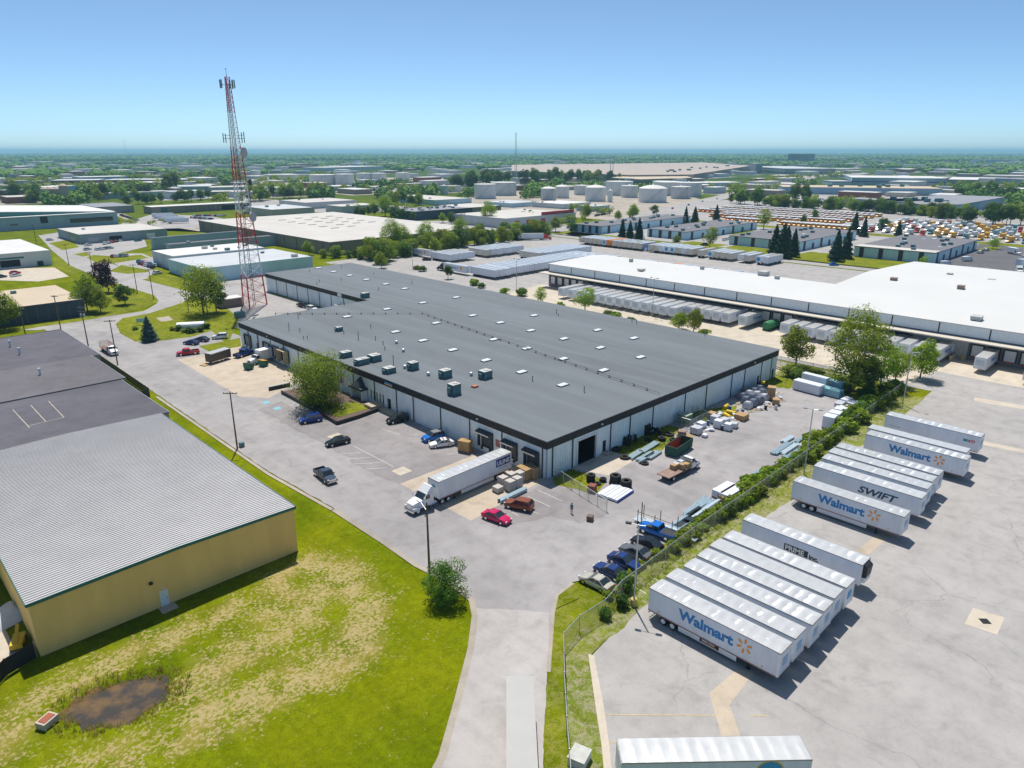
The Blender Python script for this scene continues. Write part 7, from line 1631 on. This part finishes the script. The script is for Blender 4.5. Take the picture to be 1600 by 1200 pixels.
SEQ = ['old']*5+['em','orange','old','old','old','old','old','old','tractor','old','old','w0','em','em','old','w1','old','gap','old','gap','em','old','old','old','gap','w0','old','gap','em','w1']
y = 277.0; seen = {}
for k, s in enumerate(SEQ):
    if s == 'tractor': semi_tractor((X0+4,y-1.3), 180, PAINTS['blue'], 'bright blue cab standing between weathered trailers', True)
    elif s != 'gap':
        kd = 'w0' if s == 'em' else s; seen[s] = seen.get(s,0)+1; nm = {'old':'weathered cream','em':'white emblem','orange':'orange','w0':'clean white','w1':'bluish white'}[s]
        L = 7.3 if kd == 'old' else 8.07
        mtr(kd, X0+L, y-1.3, 0 if k % 2 else 180, f'{ORD[min(seen[s],20)-1]} {nm} trailer from the left in the outer fence row', 'trailers in the outer fence row', emb=((-8.14 if k % 2 else 8.12,0,'X',MARK_CYAN) if s == 'em' else None))
    y -= 3.55 if s != 'gap' else 2.6
for k in range(19):
    if k in (6,13): continue
    mtr('orange' if k == 8 else ('w0','w1','old')[k % 3 if k > 3 else k % 2], 275+(k % 2), 232-k*5.2 if k < 4 else 214-k*4.2, -35, f'{ORD[k]} angled trailer from the left behind the white roof ridge', 'angled trailers behind the white roof')
for k in range(5): mtr('w0', 300+k*3.4, 96+k*.2, -90, f'{ORD[k]} trailer seen as pale roofs at the notch of the white warehouse', 'trailers at the notch')
st2 = semi_tractor((388.09,66.37), 200, PAINTS['white'], 'white sleeper cab at the right edge beside blue bin', True, True)
for k, p in enumerate(((409.65,71.14),(425.85,72.21),(445.88,73.87))): mtr('w0', p[0]+6, p[1]-3, -20, f'{ORD[k]} white trailer from below at the right edge behind the cab', 'trailers at the right edge')
bb = thing('blue_bin', 'blue steel bin beside the white cab at the right edge', 'bin', (*(376.62,70.38),.05)); MB().box(-2,2,-1.5,1.5,0,2.4).build('bin', M('bin_blue',(.02,.16,.35),.5), bb); MB().box(-2.1,2.1,-1.6,1.6,2.4,2.5).build('rim', BLACK, bb)

# ------------------------------------------------------------------ school bus and truck lot
BUSY = paint('bus_yellow',(.80,.40,.02),.4); BUSO = paint('bus_orange',(.72,.24,.02),.4)
bus = bus_proto(BUSY); nb = 0; r = random.Random(3)
def busrow(x, y0, y1, ang, n, row_):
    global nb
    for k in range(n):
        y = y0+(y1-y0)*k/max(1,n-1)
        og = r.random() < .35; clone(bus, (x+r.uniform(-.6,.6),y,.05), R(ang+r.uniform(-1.5,1.5)), f'{"orange" if og else "yellow"} school bus, {row_} of the crowded lot, {("left part","left middle","right middle","right part")[min(3,int(4*k/n))]}', 'school buses in the lot', None, {BUSY: BUSO} if og else None); nb += 1
for i, x in enumerate((552,571,590,609,632,650)): busrow(x, 352 if i > 1 else 318, 218 if i else 240, 180, 30 if i not in (0,) else 14, f'{ORD[i+1]} row from the front')
busrow(530, 292, 262, 180, 10, 'front row, left block'); busrow(526, 244, 196, 180, 14, 'front row, right block')
drop(bus)
BOXW = [PAINTS['white'], PAINTS['white'], PAINTS['white'], PAINTS['teal'], PAINTS['yellow'], PAINTS['orange'], PAINTS['red']]
tk = [far_truck(PAINTS['white'], WHITEP, 6.2), far_truck(PAINTS['white'], M('box_grey',(.55,.62,.66),.5), 7.0), far_truck(PAINTS['yellow'], M('box_yellow',(.70,.36,.03),.5), 6.4), far_truck(PAINTS['red'], M('box_rust',(.40,.12,.06),.6), 6.0), far_truck(PAINTS['teal'], M('box_teal',(.25,.42,.46),.5), 6.0)]
names = ['white','grey box','yellow','rust red','teal box']
for i, x in enumerate((522,538,556,574,594,612)):
    for k in range(13):
        y = 186-k*8.0+r.uniform(-1.2,1.2); q = r.choice((0,0,0,1,1,2,2,3,4)) if k < 8 else r.choice((0,1,2,2,3,4,4,2))
        clone(tk[q], (x+r.uniform(-1.5,1.5),y,.05), R(180+r.uniform(-8,8)), f'{names[q]} truck, {ORD[i]} packed row right of the buses, {("left part","middle","right part")[min(2,k//5)]}', 'trucks packed right of the school buses')
for o in tk: drop(o)

# ------------------------------------------------------------------ parked cars further out
CARC = ['white','silver','black','navy','red','grey','steel','white','silver','teal']
def carrow(a, b_, n, ang, label, group, jit=.4, s=None):
    r = random.Random(int(a[0]*7+n))
    for k in range(n):
        q = k/max(1,n-1); c = CARC[r.randrange(10)]
        vehicle('small', (a[0]+(b_[0]-a[0])*q+r.uniform(-jit,jit), a[1]+(b_[1]-a[1])*q+r.uniform(-jit,jit)), ang+r.uniform(-3,3), c, f'{c} {label}', group, .05)
carrow((111.39,412.27), (116.96,410.1), 8, 60, 'car in the lot across the curved road', 'cars across the curved road'); carrow((115.08,383.52), (115.66,362.8), 9, 60, 'car in the lot before the red brick office', 'cars before the brick office'); carrow((113.37,376.37), (113.61,359.34), 5, 60, 'car in the front row before the red brick office', 'cars before the brick office')
carrow((124.51,474.21), (135.86,485.09), 5, 90, 'car along the grey green building', 'cars along the grey green building'); carrow((114.51,447.97), (120.33,449.9), 4, 20, 'car at the kerb of the grey green building', 'cars along the grey green building')
for p, c, lb in (((115.94,474.24),'white','white car alone by the wall of grey green building'),((109.89,452.51),'silver','silver pickup sized car at the grass corner'),((106.2,518.83),'white','white car on the grass strip by the factory'),((108.95,340.69),'white','white car at the end of light blue building'),((62.91,385.93),'red','red car at the dock of the white building'),((61.58,377.6),'white','white car at the dock of the white building'),((56.21,378.2),'steel','blue grey car at the left frame edge'),((144.33,476.76),'teal','teal car beside the raised blue block'),((155.07,515.31),'red','red car behind the grey green building')):
    vehicle('small', p, 20, c, lb, None, .05)
carrow((229.88,613.21), (236.52,590.54), 12, 45, 'car in the crowded lot before the long shed', 'cars before the long shed'); carrow((238.96,629.69), (256.52,612.43), 12, 45, 'car in the back row before the long shed', 'cars before the long shed'); carrow((196.11,680.61), (189.94,620.76), 9, 45, 'car beside the railway bed', 'cars by the railway bed')
for k, p in enumerate(((212.82,629.98),(209.15,609.6),(206.03,589.96),(204.99,576.53))): clone(TRM['w0'], (p[0],p[1],.05), R(-25), f'{ORD[k]} white trailer from the left by the railway bed', 'trailers by the railway bed')
vehicle('small', (221.87,287.72), -45, 'black', 'black car alone in the dock yard', None, .05)
carrow((482.94,389.93), (512.09,397.57), 8, 30, 'car at the light blue office nearest the street', 'cars at the street side office'); carrow((510.52,408.66), (529.91,409.29), 7, 30, 'car in the second row at the street side office', 'cars at the street side office')
carrow((384.73,379.14), (416.24,383.39), 8, 30, 'car before the red doors', 'cars before the red doors'); carrow((570.35,548.54), (566.56,511.29), 9, 30, 'vehicle at the low tank terminal', 'vehicles at the tank terminal')
carrow((405.4,224.8), (422.96,226.6), 5, 20, 'car between two light blue office blocks', 'cars between the office blocks'); vehicle('pickup', (375.02,219.64), -10, 'black', 'black pickup by the round tree at the office block', None, .05)
vehicle('small', (352.88,135.28), -44, 'blue', 'blue car on the road before the nearest office block', None, .05)
vehicle('van', (415.9,93.97), -30, 'white', 'white delivery van in the dark lot', None, .05); vehicle('van', (391.81,97.02), -30, 'white', 'white van beside the wall of nearest office block', None, .05); vehicle('suv', (382.76,94.84), -35, 'silver', 'silver SUV in front of the white van', None, .05)
for p, lb in (((453.24,96.82),'left'),((467.47,97.37),'right')): vehicle('small', p, -20, 'silver', f'silver car, {lb} of the pair at the dark lot end', None, .05)
box_truck((461.01,82.19), 230, PAINTS['white'], WHITEP, 'white box truck on the lane at the right edge', 6)
carrow((489.65,357.94), (762.1,435.68), 6, 25, 'car driving on the street by the tanks', 'cars on the street', 1.5)
for a, b_, n in (((832.83,382.52),(839.52,313.1),22),((793.57,358.25),(788.15,280.52),22),((783.4,311.53),(776.48,266.88),12),((838.99,205.46),(850.56,158.54),16),((787.8,186.99),(796.06,147.74),14),((1579.09,635.57),(1401.35,527.86),10),((1918.44,757.49),(1583.86,578.21),10)):
    carrow(a, b_, n, 20, 'vehicle in the packed lots around the long blue warehouse', 'vehicles around the long blue warehouse', 2)
for a, b_, n in (((696.19,940.15),(746.18,921.57),14),((659.55,890.88),(667.01,831.42),12),((576.26,1153.14),(569.77,1034.94),12),((1222.58,663.34),(1213,597.17),12)):
    carrow(a, b_, n, 20, 'vehicle in the far gravel yards', 'vehicles in the far gravel yards', 2)

# ------------------------------------------------------------------ trees: near ones singly
tree('big', (72.21,132.31), 11.0, 'large bright green tree in the island before the office entrance', None, .98)
tree('dense', (46.39,59.38), 4.9, 'round dark green bush-like tree by the drive', None, 1.0)
tree('plum', (79.76,309.25), 11.5, 'dark purple leaved tree by the curved road', None, 1.0)
tree('lime', (63.16,274.66), 12.5, 'big round green tree on the lawn by the dark blue wall'); tree('lime', (65.87,269.14), 8.5, 'smaller round tree touching the big one on the lawn'); tree('round', (76.4,278.2), 7.5, 'small round tree alone on the lawn right of big ones'); tree('lime', (37.18,263.93), 11.5, 'round green tree at the left frame edge')
tree('spruce', (64.48,217.4), 7.6, 'blue spruce on the lawn corner'); tree('wide', (90.64,243.38), 15.0, 'spreading feathery tree beside the tower compound', None, .9); tree('broad', (95.04,243.32), 9.5, 'darker tree under the spreading feathery one')
tree('lime', (174.58,72.96), 10.5, 'medium tree at the east corner of the warehouse', None, .95); tree('tall', (163.06,55.09), 18.0, 'tall leafy tree standing between tracks and lumber', None, 1.05)
tree('airy', (172.12,51.37), 10.5, 'loose green tree right of the tall one'); tree('lime', (186.31,47.07), 9.5, 'lime green tree at the far fence end'); tree('airy', (177.68,49.95), 8.0, 'slender tree before the far lamp post'); tree('broad', (166.74,52.75), 8.0, 'dark small tree under the tall one')
tree('airy', (186.42,153.53), 8.5, 'loose tree rising behind the grey roof centre', None, 1.2); tree('airy', (184.08,172.39), 6.5, 'young tree behind the grey roof left of centre'); tree('lime', (187.02,110.95), 7.5, 'tree behind the right part of grey roof'); tree('lime', (187.31,116.39), 5.5, 'low tree left of the tree behind right part of roof', None, 1.3); tree('lime', (191.07,283.22), 7.5, 'lime tree behind the far end of grey roof'); tree('broad', (194.49,237.73), 5.5, 'small tree behind the grey roof near lettered trailer')
for k, p in enumerate(((200.92,268.18),(199.21,262.03),(192.22,218.37),(190.63,211.86),(189.23,196.13),(190.96,189.03),(185.76,164.54),(184.3,141.77),(183.87,138.24),(182.91,131.55),(185.51,105.83))): tree(('bush','bush2')[k % 2], p, 2.6+.5*(k % 3), f'{ORD[k]} shrub from the left along the rear edge of the grey roof', 'shrubs behind the grey roof', 1.3)
belt([(193.95,300.09),(208.85,306.79),(226.77,308.94),(251.95,312.91),(281.87,319.57),(316.24,321.81),(351.77,327.33)], 66, 5, 11, ['scrub','scrub','scrub2','round','lime','airy'], 'green tree in the belt between brown warehouse and dock yard', 'trees in the belt by the dock yard', 14, 1.05, 1)
belt([(187.66,334.05),(203.26,321.99),(200.21,299.86)], 10, 3.5, 6, ['scrub','scrub2'], 'low tree along the brown warehouse front', 'low trees by the brown warehouse', 6, 1.2, 2); tree('lime', (188.41,346.63), 7.5, 'single lime tree at the brown warehouse corner')
for p, h, lb in (((224.53,321.57),17,'first tall cottonwood from the left before the brown warehouse'),((229.78,319.98),14,'second tall cottonwood from the left before the brown warehouse'),((251.4,325),14,'third tall cottonwood from the left before the brown warehouse'),((280.43,329.62),14,'fourth tall cottonwood from the left before the brown warehouse'),((365.5,398.03),16,'tall tree in front of the cream-roofed building with red doors'),((354.9,515.76),16,'tall thin tree left of the near-black building')):
    tree('tall', p, h, lb, 'tall cottonwoods', 1.1)
# hedge along the yard fence
r = random.Random(41); hp = [(63.5,45.9),(80,46.4),(96,46.6),(112,46.9),(130,47.2),(150,47.6),(172,48.4)]
for k in range(96):
    q = (k+r.random())/96; q = q**.85; i = min(5, int(q*6)); f = q*6-i; p = (hp[i][0]+(hp[i+1][0]-hp[i][0])*f, hp[i][1]+(hp[i+1][1]-hp[i][1])*f+r.uniform(-1.1,.4))
    hh = r.uniform(1.4,3.3)*(0.55+.6*min(1,max(0,(p[0]-70)/40)))
    tree(r.choice(['bush','bush','bush','bush','bush2']), p, hh, f'{"big" if hh > 2.2 else ("small" if hh < 1.3 else "medium")} leafy shrub in the fence hedge, {("by the near lamp base","behind the nearest trailers","behind the refrigerated trailer","by the long white packs","by the yard lamp post","behind the farthest trailers","at the far fence end")[min(6,int(q*7))]}', 'hedge shrubs at the yard fence', 1.15)
for k, p in enumerate(((64.29,44.82),(60.96,42.52),(57.82,42.99),(61,45.21))): tree(('bush2','bush3','bush2','bush')[k], p, (2.6,2.0,1.6,1.4)[k], f'{ORD[k]} weed shrub at the near fence corner by the lamp base', 'shrubs at the near fence corner', 1.0)
for k in range(26):
    p = (r.uniform(163.5,172), r.uniform(50,72)); tree(r.choice(['bush','bush','bush2']), p, r.uniform(1.6,3.6), f'wild shrub in the weedy corner by the tracks, {("yard side","middle","track side")[min(2,int((p[0]-163.5)/2.9))]}, {("near","centre","far")[min(2,int((p[1]-50)/7.4))]}', 'wild shrubs by the tracks', 1.2)
for k, p in enumerate(((70.62,135.02),(69.77,131.33),(70.66,137.33),(72.03,133.64),(71.84,129.29),(77.26,128.5),(77.41,129.51),(81.77,128.79),(81.59,125.99),(81.41,123.27))): tree(('bush2','bush3','bush','bush2','bush2','bush','bush3','bush3','bush3','bush3')[k], (p[0],p[1]), (2.4,2.0,2.2,2.6,1.0,.9,.8,.9,.9,.8)[k], f'{ORD[k]} planted shrub from the left around the entrance island', 'island shrubs', 1.25)
for k, p in enumerate(((74.11,226.47),(74.94,224.5),(75.28,220.76),(76.37,218.57),(78.12,219.09),(79.57,218.81),(81.75,221.29),(83.1,221.15),(66.15,235.46))): tree(('bush','bush3')[k % 2], p, 1.6+.5*(k % 2), f'{ORD[k]} garden shrub from the left around the monument sign', 'shrubs at the monument sign', 1.3)
# conifers and street trees by the offices
for k, (p, h) in enumerate((((365.87,273.04),13),((372.12,271.7),11.5),((365.17,259.75),14.5),((476.38,289.08),14),((484.42,301.93),13),((525.11,299.1),12.5),((361.18,170.11),17),((359.57,165.11),18),((368.42,162.99),15),((368.21,140.84),16),((381.06,140.76),16),((500.02,181.65),15),((489.18,171.47),13),((509.12,156.97),10),((531.77,155.86),5),((377.58,171.17),15))):
    tree('con2' if k % 2 else 'con', p, h, f'{ORD[k]} dark conifer from the left among the office blocks', 'dark conifers by the offices', 1.0)
for p, h, kd, lb in (((366.93,211.47),12,'airy','broad airy tree before the second office block'),((365.74,232.93),6,'lime','small round tree before the second office block'),((487.59,239.61),14,'airy','tall airy street tree behind the office blocks'),((370.52,101.51),6,'airy','small spreading tree on the nearest office lawn'),((479.48,96.97),5.5,'wide','small flat crowned tree at the dark lot end'),((369.02,332.53),10,'lime','lime tree left of the farthest office block'),((364.94,314.39),8,'round','dark round tree at the farthest office corner'),((454.22,376.61),12,'lime','tree behind the farthest office roof, left'),((481.38,349.92),12,'lime','tree behind the farthest office roof, right'),((529.48,361.98),9,'round','round dark tree beside the street'),((463.92,351.52),8,'lime','slim tree behind the conifers'),((498.55,430.17),8,'lime','tree left of the street side cars'),((331.61,316.37),6,'round','dark shrub tree behind the red cab'),((539.58,176.53),9,'round','round tree beside the nearest office rear'),((534.73,231.73),7,'broad','tree before the bus lot, left'),((576.07,241.31) ,8,'broad','tree before the bus lot, right')):
    tree(kd, p, h, lb)
# belts of trees further out
for pts, n, h0, h1, kd, lb, gp, dp, wd in (
  ([(700.09,341.96),(708.25,287.07),(701.4,221.08),(678.37,164.33)], 74, 7, 12, ['scrub2','scrub','round','lime'], 'tree in the hedge between bus lot and blue warehouses', 'hedge trees behind the bus lot', 26, 1.1),
  ([(754.26,340.16),(746.44,321.52)], 3, 16, 20, ['broad'], 'taller tree at the left of the bus lot hedge', 'hedge trees behind the bus lot', 10, 1.0),
  ([(698.42,395.04),(715.42,378.34),(697.77,344.23)], 10, 9, 16, ['broad','lime','round'], 'tree on the street corner by the bus lot', 'street corner trees', 26, 1.0),
  ([(653.26,157.9),(646.16,142.99)], 5, 8, 12, ['round','broad'], 'tree right of the logo warehouse', 'trees right of the logo warehouse', 14, 1.1),
  ([(632.56,135.6),(653.16,115.36)], 9, 11, 17, ['broad','lime','round'], 'tree in the clump at right edge behind the trucks', 'right edge clump', 26, 1.1),
  ([(218.86,908.3),(248.94,924.05),(291.11,948.91),(344.65,990.29)], 17, 10, 17, ['broad','lime','round'], 'tree in the row before the pale halls on the left', 'left tree row', 26, 1.0),
  ([(245.39,813.89),(279.52,820.35),(313.71,829.8),(342.68,847.85)], 16, 8, 12, ['broad','round'], 'tree in the hedge above the long shed', 'hedge above the long shed', 20, 1.1),
  ([(345.84,1009.63),(375.69,1023.23)], 3, 20, 25, ['broad'], 'tall tree rising in the middle of the left tree row', 'left tree row', 14, .9),
  ([(158.38,967.73),(191.43,1012.82),(181.27,903.24)], 9, 9, 20, ['broad','lime','round'], 'tree behind the long factory roof', 'trees behind the factory', 30, 1.1),
  ([(347.87,767.17),(390.4,785.04),(428.77,796.37),(473.27,805.89)], 24, 11, 18, ['lime','broad','lime'], 'tree in the green row right of the radio tower', 'green row right of the tower', 34, 1.0),
  ([(417.66,619.5),(458.05,631.24),(450.07,587.65)], 10, 9, 14, ['broad','lime'], 'tree between the workshops and small blue building', 'trees among the workshops', 30, 1.1),
  ([(338.5,531.87),(340.29,496.56),(348.85,464.6),(357.46,419.65)], 14, 6, 11, ['broad','lime','round'], 'tree behind the brown warehouse roof', 'trees behind the brown warehouse', 20, 1.1),
  ([(685.28,839.09),(685.25,788.72),(820.59,880.13),(833.75,804.98),(909.36,825.81)], 26, 16, 26, ['broad','round','broad'], 'tree in the tall wood left of the tanks', 'tall wood by the tanks', 60, 1.0),
  ([(946.22,859.34),(954.75,815.39),(1048.38,834.53),(1077.41,806)], 14, 14, 22, ['broad','round','lime'], 'tree in the wood behind the domed tanks', 'wood behind the domed tanks', 50, 1.0),
  ([(1084.89,283.37),(1144.06,268.16),(1089.12,219.47),(1122.89,205.61)], 14, 9, 16, ['broad','round','lime'], 'tree right of the long blue warehouse', 'trees right of the blue warehouse', 40, 1.1),
  ([(1010.05,242.41),(982.44,203.25),(964.82,175.24)], 12, 9, 15, ['round'], 'dark tree in the row above the right lots', 'dark row above the right lots', 20, 1.1)):
    belt(pts, n, h0, h1, kd, lb, gp, dp, wd, len(lb))

# ------------------------------------------------------------------ further trees beyond the first three hundred: one leafy mass
mr = random.Random(55); mm = MB()
for pts, n, h0, h1, dp in (([(191.99,1160.81),(235.71,1160.79),(287.07,1180.01)],26,8,14,40),([(302.55,1241.69),(392.01,1209.62),(490.03,1204.97)],44,8,14,50),([(312.38,774.4),(359.99,769.61)],12,8,13,26),([(444.13,955.98),(559.56,1016.56)],22,9,15,60),([(527.22,896.82),(571.67,830.64),(595.88,723.5)],24,8,14,50),([(237.39,1421.55),(321.08,1473.67)],24,10,16,60),([(444.02,1468.63),(621.59,1523.84)],40,9,15,70),([(532.34,1131.7),(764.72,1285.04)],30,10,16,60),
    ([(180.81,629.74),(173.73,560.43),(196.79,577.54)],10,3,6,10),([(882.75,524.94),(1008.79,495.56),(963.64,445.46)],26,8,14,40),([(806.92,375.73),(833.15,290.28)],18,5,9,20),([(1150.56,588.77),(1691.33,638.7)],34,8,15,60),([(1194.61,312.96),(1274.24,234.7)],26,8,14,40),([(410.95,403.58),(412.87,351.48)],12,5,9,16),([(512.38,436.67),(494.65,378.42)],8,6,10,10),([(751.34,153.12),(729.94,130.11)],8,8,12,20),([(368.36,578.2),(385.33,522.15)],14,6,11,20),([(118.71,690.76),(105.98,666.78)],6,6,9,14)):
    seg = [math.dist(pts[i],pts[i+1]) for i in range(len(pts)-1)]
    for k in range(n):
        d = sum(seg)*(k+mr.random())/n; i = 0
        while d > seg[i] and i < len(seg)-1: d -= seg[i]; i += 1
        a, b_ = pts[i], pts[i+1]; f = d/seg[i]; cx, cy_ = a[0]+(b_[0]-a[0])*f+mr.uniform(-dp,dp)/2, a[1]+(b_[1]-a[1])*f+mr.uniform(-dp,dp)/2; h = mr.uniform(h0,h1)
        L = [(Vector((mr.uniform(-.3,.3),mr.uniform(-.3,.3),mr.uniform(.3,.75))), mr.uniform(.16,.28)) for q in range(7)]
        for q in range(110):
            c, rr = mr.choice(L); dv = Vector((mr.gauss(0,1),mr.gauss(0,1),mr.gauss(0,1)+.3)).normalized(); p = (c+dv*rr*mr.uniform(.7,1.1))*h
            leafquad(mm, Vector((cx,cy_,0))+p, dv+Vector((mr.gauss(0,.4),mr.gauss(0,.4),mr.gauss(0,.4)+.3)), h*.13*mr.uniform(.7,1.3), mr)
        mm.tube((cx,cy_,0),(cx,cy_,h*.4),.02*h,.012*h,4)
tag(mm.build('distant_trees', LEAF_Y), 'leafy trees strewn among the far halls and lots', 'trees', kind='stuff')

# ------------------------------------------------------------------ the far woods: one mass
FOREST = NT('forest_green'); fp_ = FOREST.pos()
f1 = FOREST.noise(fp_, .012, 5, .6); f2 = FOREST.noise(fp_, .11, 3, .6)
fc = FOREST.ramp(f1, [(.3,(.075,.17,.035)),(.5,(.14,.26,.05)),(.72,(.23,.34,.06))])
fc = FOREST.mix(1.0, fc, FOREST.ramp(f2, [(.25,.6),(.75,1.35)]), 'MULTIPLY'); fmat = FOREST.done(fc, .9, .1)
r = random.Random(12); ico = []
ph = (1+5**.5)/2
for a in (-1,1):
    for b_ in (-ph,ph): ico += [(0,a,b_),(a,b_,0),(b_,0,a)]
ico = [Vector(v).normalized() for v in ico]
bmi = bmesh.new(); bmesh.ops.create_icosphere(bmi, subdivisions=1, radius=1); IV = [v.co.copy() for v in bmi.verts]; IF = [tuple(v.index for v in f.verts) for f in bmi.faces]; bmi.free()
fv, ff = [], []
hd_ = R(HEAD); count = 0
# clear ground: lots and halls stand there
boxes = []
for b in bpy.data.objects:
    if b.parent is None and b.get('category') in ('building','tank') and math.hypot(b.location.x,b.location.y) > 500:
        xs_, ys_ = [], []
        for c in b.children:
            if c.type == 'MESH' and c.name.startswith(('wall','shell')):
                for v in c.data.vertices: xs_.append(v.co.x+b.location.x); ys_.append(v.co.y+b.location.y)
        if xs_: boxes.append((min(xs_)-9,max(xs_)+9,min(ys_)-9,max(ys_)+9))
N_ = 60000; g_ = np.random.default_rng(12)
az_ = g_.uniform(-41,41,N_); ds_ = 53*1158/(3.0+70*g_.uniform(0,1,N_)**1.25); an_ = hd_-np.radians(az_); fx_, fy_ = ds_*np.cos(an_), ds_*np.sin(an_)
ok = ~((fx_ > 480) & (fx_ < 800) & (fy_ > 30) & (fy_ < 440)) & ((ds_ > 1000) | (g_.uniform(0,1,N_) < .5))
for (a, b_, c, d) in boxes:
    cx, cy_ = (a+b_)/2, (c+d)/2; dc = math.hypot(cx,cy_); ux, uy = cx/dc, cy_/dc; hw = max(b_-a,d-c)*.5
    ok &= ~((fx_ > a) & (fx_ < b_) & (fy_ > c) & (fy_ < d))
    al = fx_*ux+fy_*uy; la = np.abs(-fx_*uy+fy_*ux)
    ok &= ~((al < dc) & (al > dc-hw-min(230, dc*.13)) & (la < hw*.9))       # open ground before each building
idx = np.nonzero(ok)[0]; near_w = MB()
for i_ in idx:
    if count >= 12500: break
    x, y, dist = float(fx_[i_]), float(fy_[i_]), float(ds_[i_])
    if noise.noise((x*.0016,y*.0016,5.0)) < -.28 and dist < 5000: continue       # clearings
    count += 1; s = r.uniform(5.0,8.5)*(1 if dist < 4000 else 1.6); zc = s*r.uniform(.65,1.0); n0 = len(fv); qx, qy = r.uniform(.8,1.25), r.uniform(.8,1.25)
    if dist < 1750:
        for q in range(44):
            dv = Vector((r.gauss(0,1),r.gauss(0,1),r.gauss(0,1)+.3)).normalized(); c0 = Vector((x+dv.x*s*qx*r.uniform(.6,1.05), y+dv.y*s*qy*r.uniform(.6,1.05), max(.5,zc+dv.z*s*.85*r.uniform(.7,1.1))))
            leafquad(near_w, c0, dv+Vector((r.gauss(0,.4),r.gauss(0,.4),r.gauss(0,.4)+.3)), s*.42*r.uniform(.7,1.3), r)
        continue
    for v in IV:
        k = 1+.22*r.uniform(-1,1); fv.append((x+v.x*s*k*qx, y+v.y*s*k*qy, zc+v.z*s*.9*k))
    ff += [(p[0]+n0,p[1]+n0,p[2]+n0) for p in IF]
# the nearer of the far woods get leafy lumps of their own
tag(near_w.build('nearer_woods', fmat), 'leafy green woods behind the lots and halls', 'woods', kind='stuff')
fm_ = bpy.data.meshes.new('far_woods'); fm_.from_pydata(fv, [], ff); fm_.materials.append(fmat)
tag(link('far_woods', fm_), 'blue green woods covering the plain out to the horizon', 'woods', kind='stuff')
# low hills on the horizon
for k, (az, dist, w, h) in enumerate(((-9,21000,6500,62),(-22,23000,7000,48),(24,22000,8000,55),(6,24000,9000,45))):
    a = hd_-R(az); c = Vector((dist*math.cos(a),dist*math.sin(a),0)); mb = MB(); V, F = [], []
    for i in range(25):
        for j in range(7):
            s, t2 = (i/12-1), (j/3-1); side = Vector((math.sin(a),-math.cos(a),0)); fw = Vector((math.cos(a),math.sin(a),0))
            V.append(c+side*s*w+fw*t2*1500+Vector((0,0,-2+h*max(0,(1-s*s))*max(0,1-t2*t2)*(.75+.4*noise.noise((s*3,k*5.1,0))))))
    for i in range(24):
        for j in range(6): F.append((i*7+j,(i+1)*7+j,(i+1)*7+j+1,i*7+j+1))
    tag(mb.add(V,F).build('hill', fmat, None, True), kind='structure')
# grass tufts and reeds round the pond, weeds at fences: one mass each
def tufts(name, label, spots, mat, cat, seed):
    r = random.Random(seed); mb = MB()
    for (x, y, z, h, n) in spots:
        for k in range(n):
            a = r.uniform(0,6.28); q = r.uniform(0,.28); b0 = Vector((x+q*math.cos(a),y+q*math.sin(a),z)); lean = Vector((r.uniform(-.35,.35),r.uniform(-.35,.35),1))*h*r.uniform(.6,1.2); sd_ = Vector((math.cos(a+1.6),math.sin(a+1.6),0))*.035
            mb.add([b0-sd_,b0+sd_,b0+lean], [(0,1,2)])
    return tag(mb.build(name, mat), label, cat, kind='stuff')
r = random.Random(8); sp = []
for k in range(520):
    a = r.uniform(0,6.28); q = r.uniform(1.05,1.75); u, v = 3.9*q*math.cos(a), 2.6*q*math.sin(a); c, s = math.cos(POND_A), math.sin(POND_A)
    x, y = POND_C[0]+u*c-v*s, POND_C[1]+u*s+v*c; pr_ = pond_r(x,y); sp.append((x,y,-.75*max(0,min(1,(1.55-pr_)/.7))-.05,r.uniform(.25,.6),6))
REED = mat_leaf('reed_dry', (.30,.24,.08), (.45,.36,.12), (.55,.45,.18)); REEDG = mat_leaf('reed_green', (.14,.20,.02), (.22,.27,.03), (.34,.36,.05))
tufts('reeds', 'dry reeds and grass around the small pond', sp[::2], REED, 'reeds', 1); tufts('pond_grass', 'green grass tufts around the small pond', sp[1::2], REEDG, 'grass', 2)
sp = []
for k in range(1500):
    q = r.random(); x = 57+q*118; y = 43.2+r.gauss(0,1.1)+.03*(x-57)*.9; sp.append((x,y,.01,r.uniform(.12,.4),4))
tufts('verge_weeds', 'straggling weeds along the fence verge', sp, REEDG, 'weeds', 3)
sp = [(r.uniform(82,86.5),r.uniform(68.5,73),.02,r.uniform(.2,.5),5) for k in range(120)]+[(r.uniform(98,116),r.uniform(67.5,73),.02,r.uniform(.2,.55),5) for k in range(420)]+[(r.uniform(122,134),r.uniform(67,73),.02,r.uniform(.2,.5),5) for k in range(220)]+[(r.uniform(154,164),r.uniform(66.5,73),.02,r.uniform(.15,.35),5) for k in range(160)]+[(r.uniform(163.4,175),r.uniform(48,73),.02,r.uniform(.3,.7),5) for k in range(600)]
tufts('wall_weeds', 'tall weeds along the shaded south wall', sp, mat_leaf('weed_green',(.12,.18,.015),(.20,.26,.02),(.30,.34,.03)), 'weeds', 4)

# ------------------------------------------------------------------ haze in the air
hm = bpy.data.materials.new('haze_air'); hm.use_nodes = True; ht = hm.node_tree; ht.nodes.clear()
pv = ht.nodes.new('ShaderNodeVolumePrincipled'); ho = ht.nodes.new('ShaderNodeOutputMaterial'); ht.links.new(pv.outputs[0], ho.inputs['Volume'])
pv.inputs['Color'].default_value = (.42,.80,1.0,1); pv.inputs['Density'].default_value = 1.05e-4; pv.inputs['Anisotropy'].default_value = .2
hz = MB().box(-45500,45500,-45500,45500,-3,88).build('haze', hm); tag(hz, 'pale blue haze in the air over the plain', 'haze', kind='stuff')

for d_ in (PT, VP, TRP, TRM):
    for o in d_.values(): drop(o)
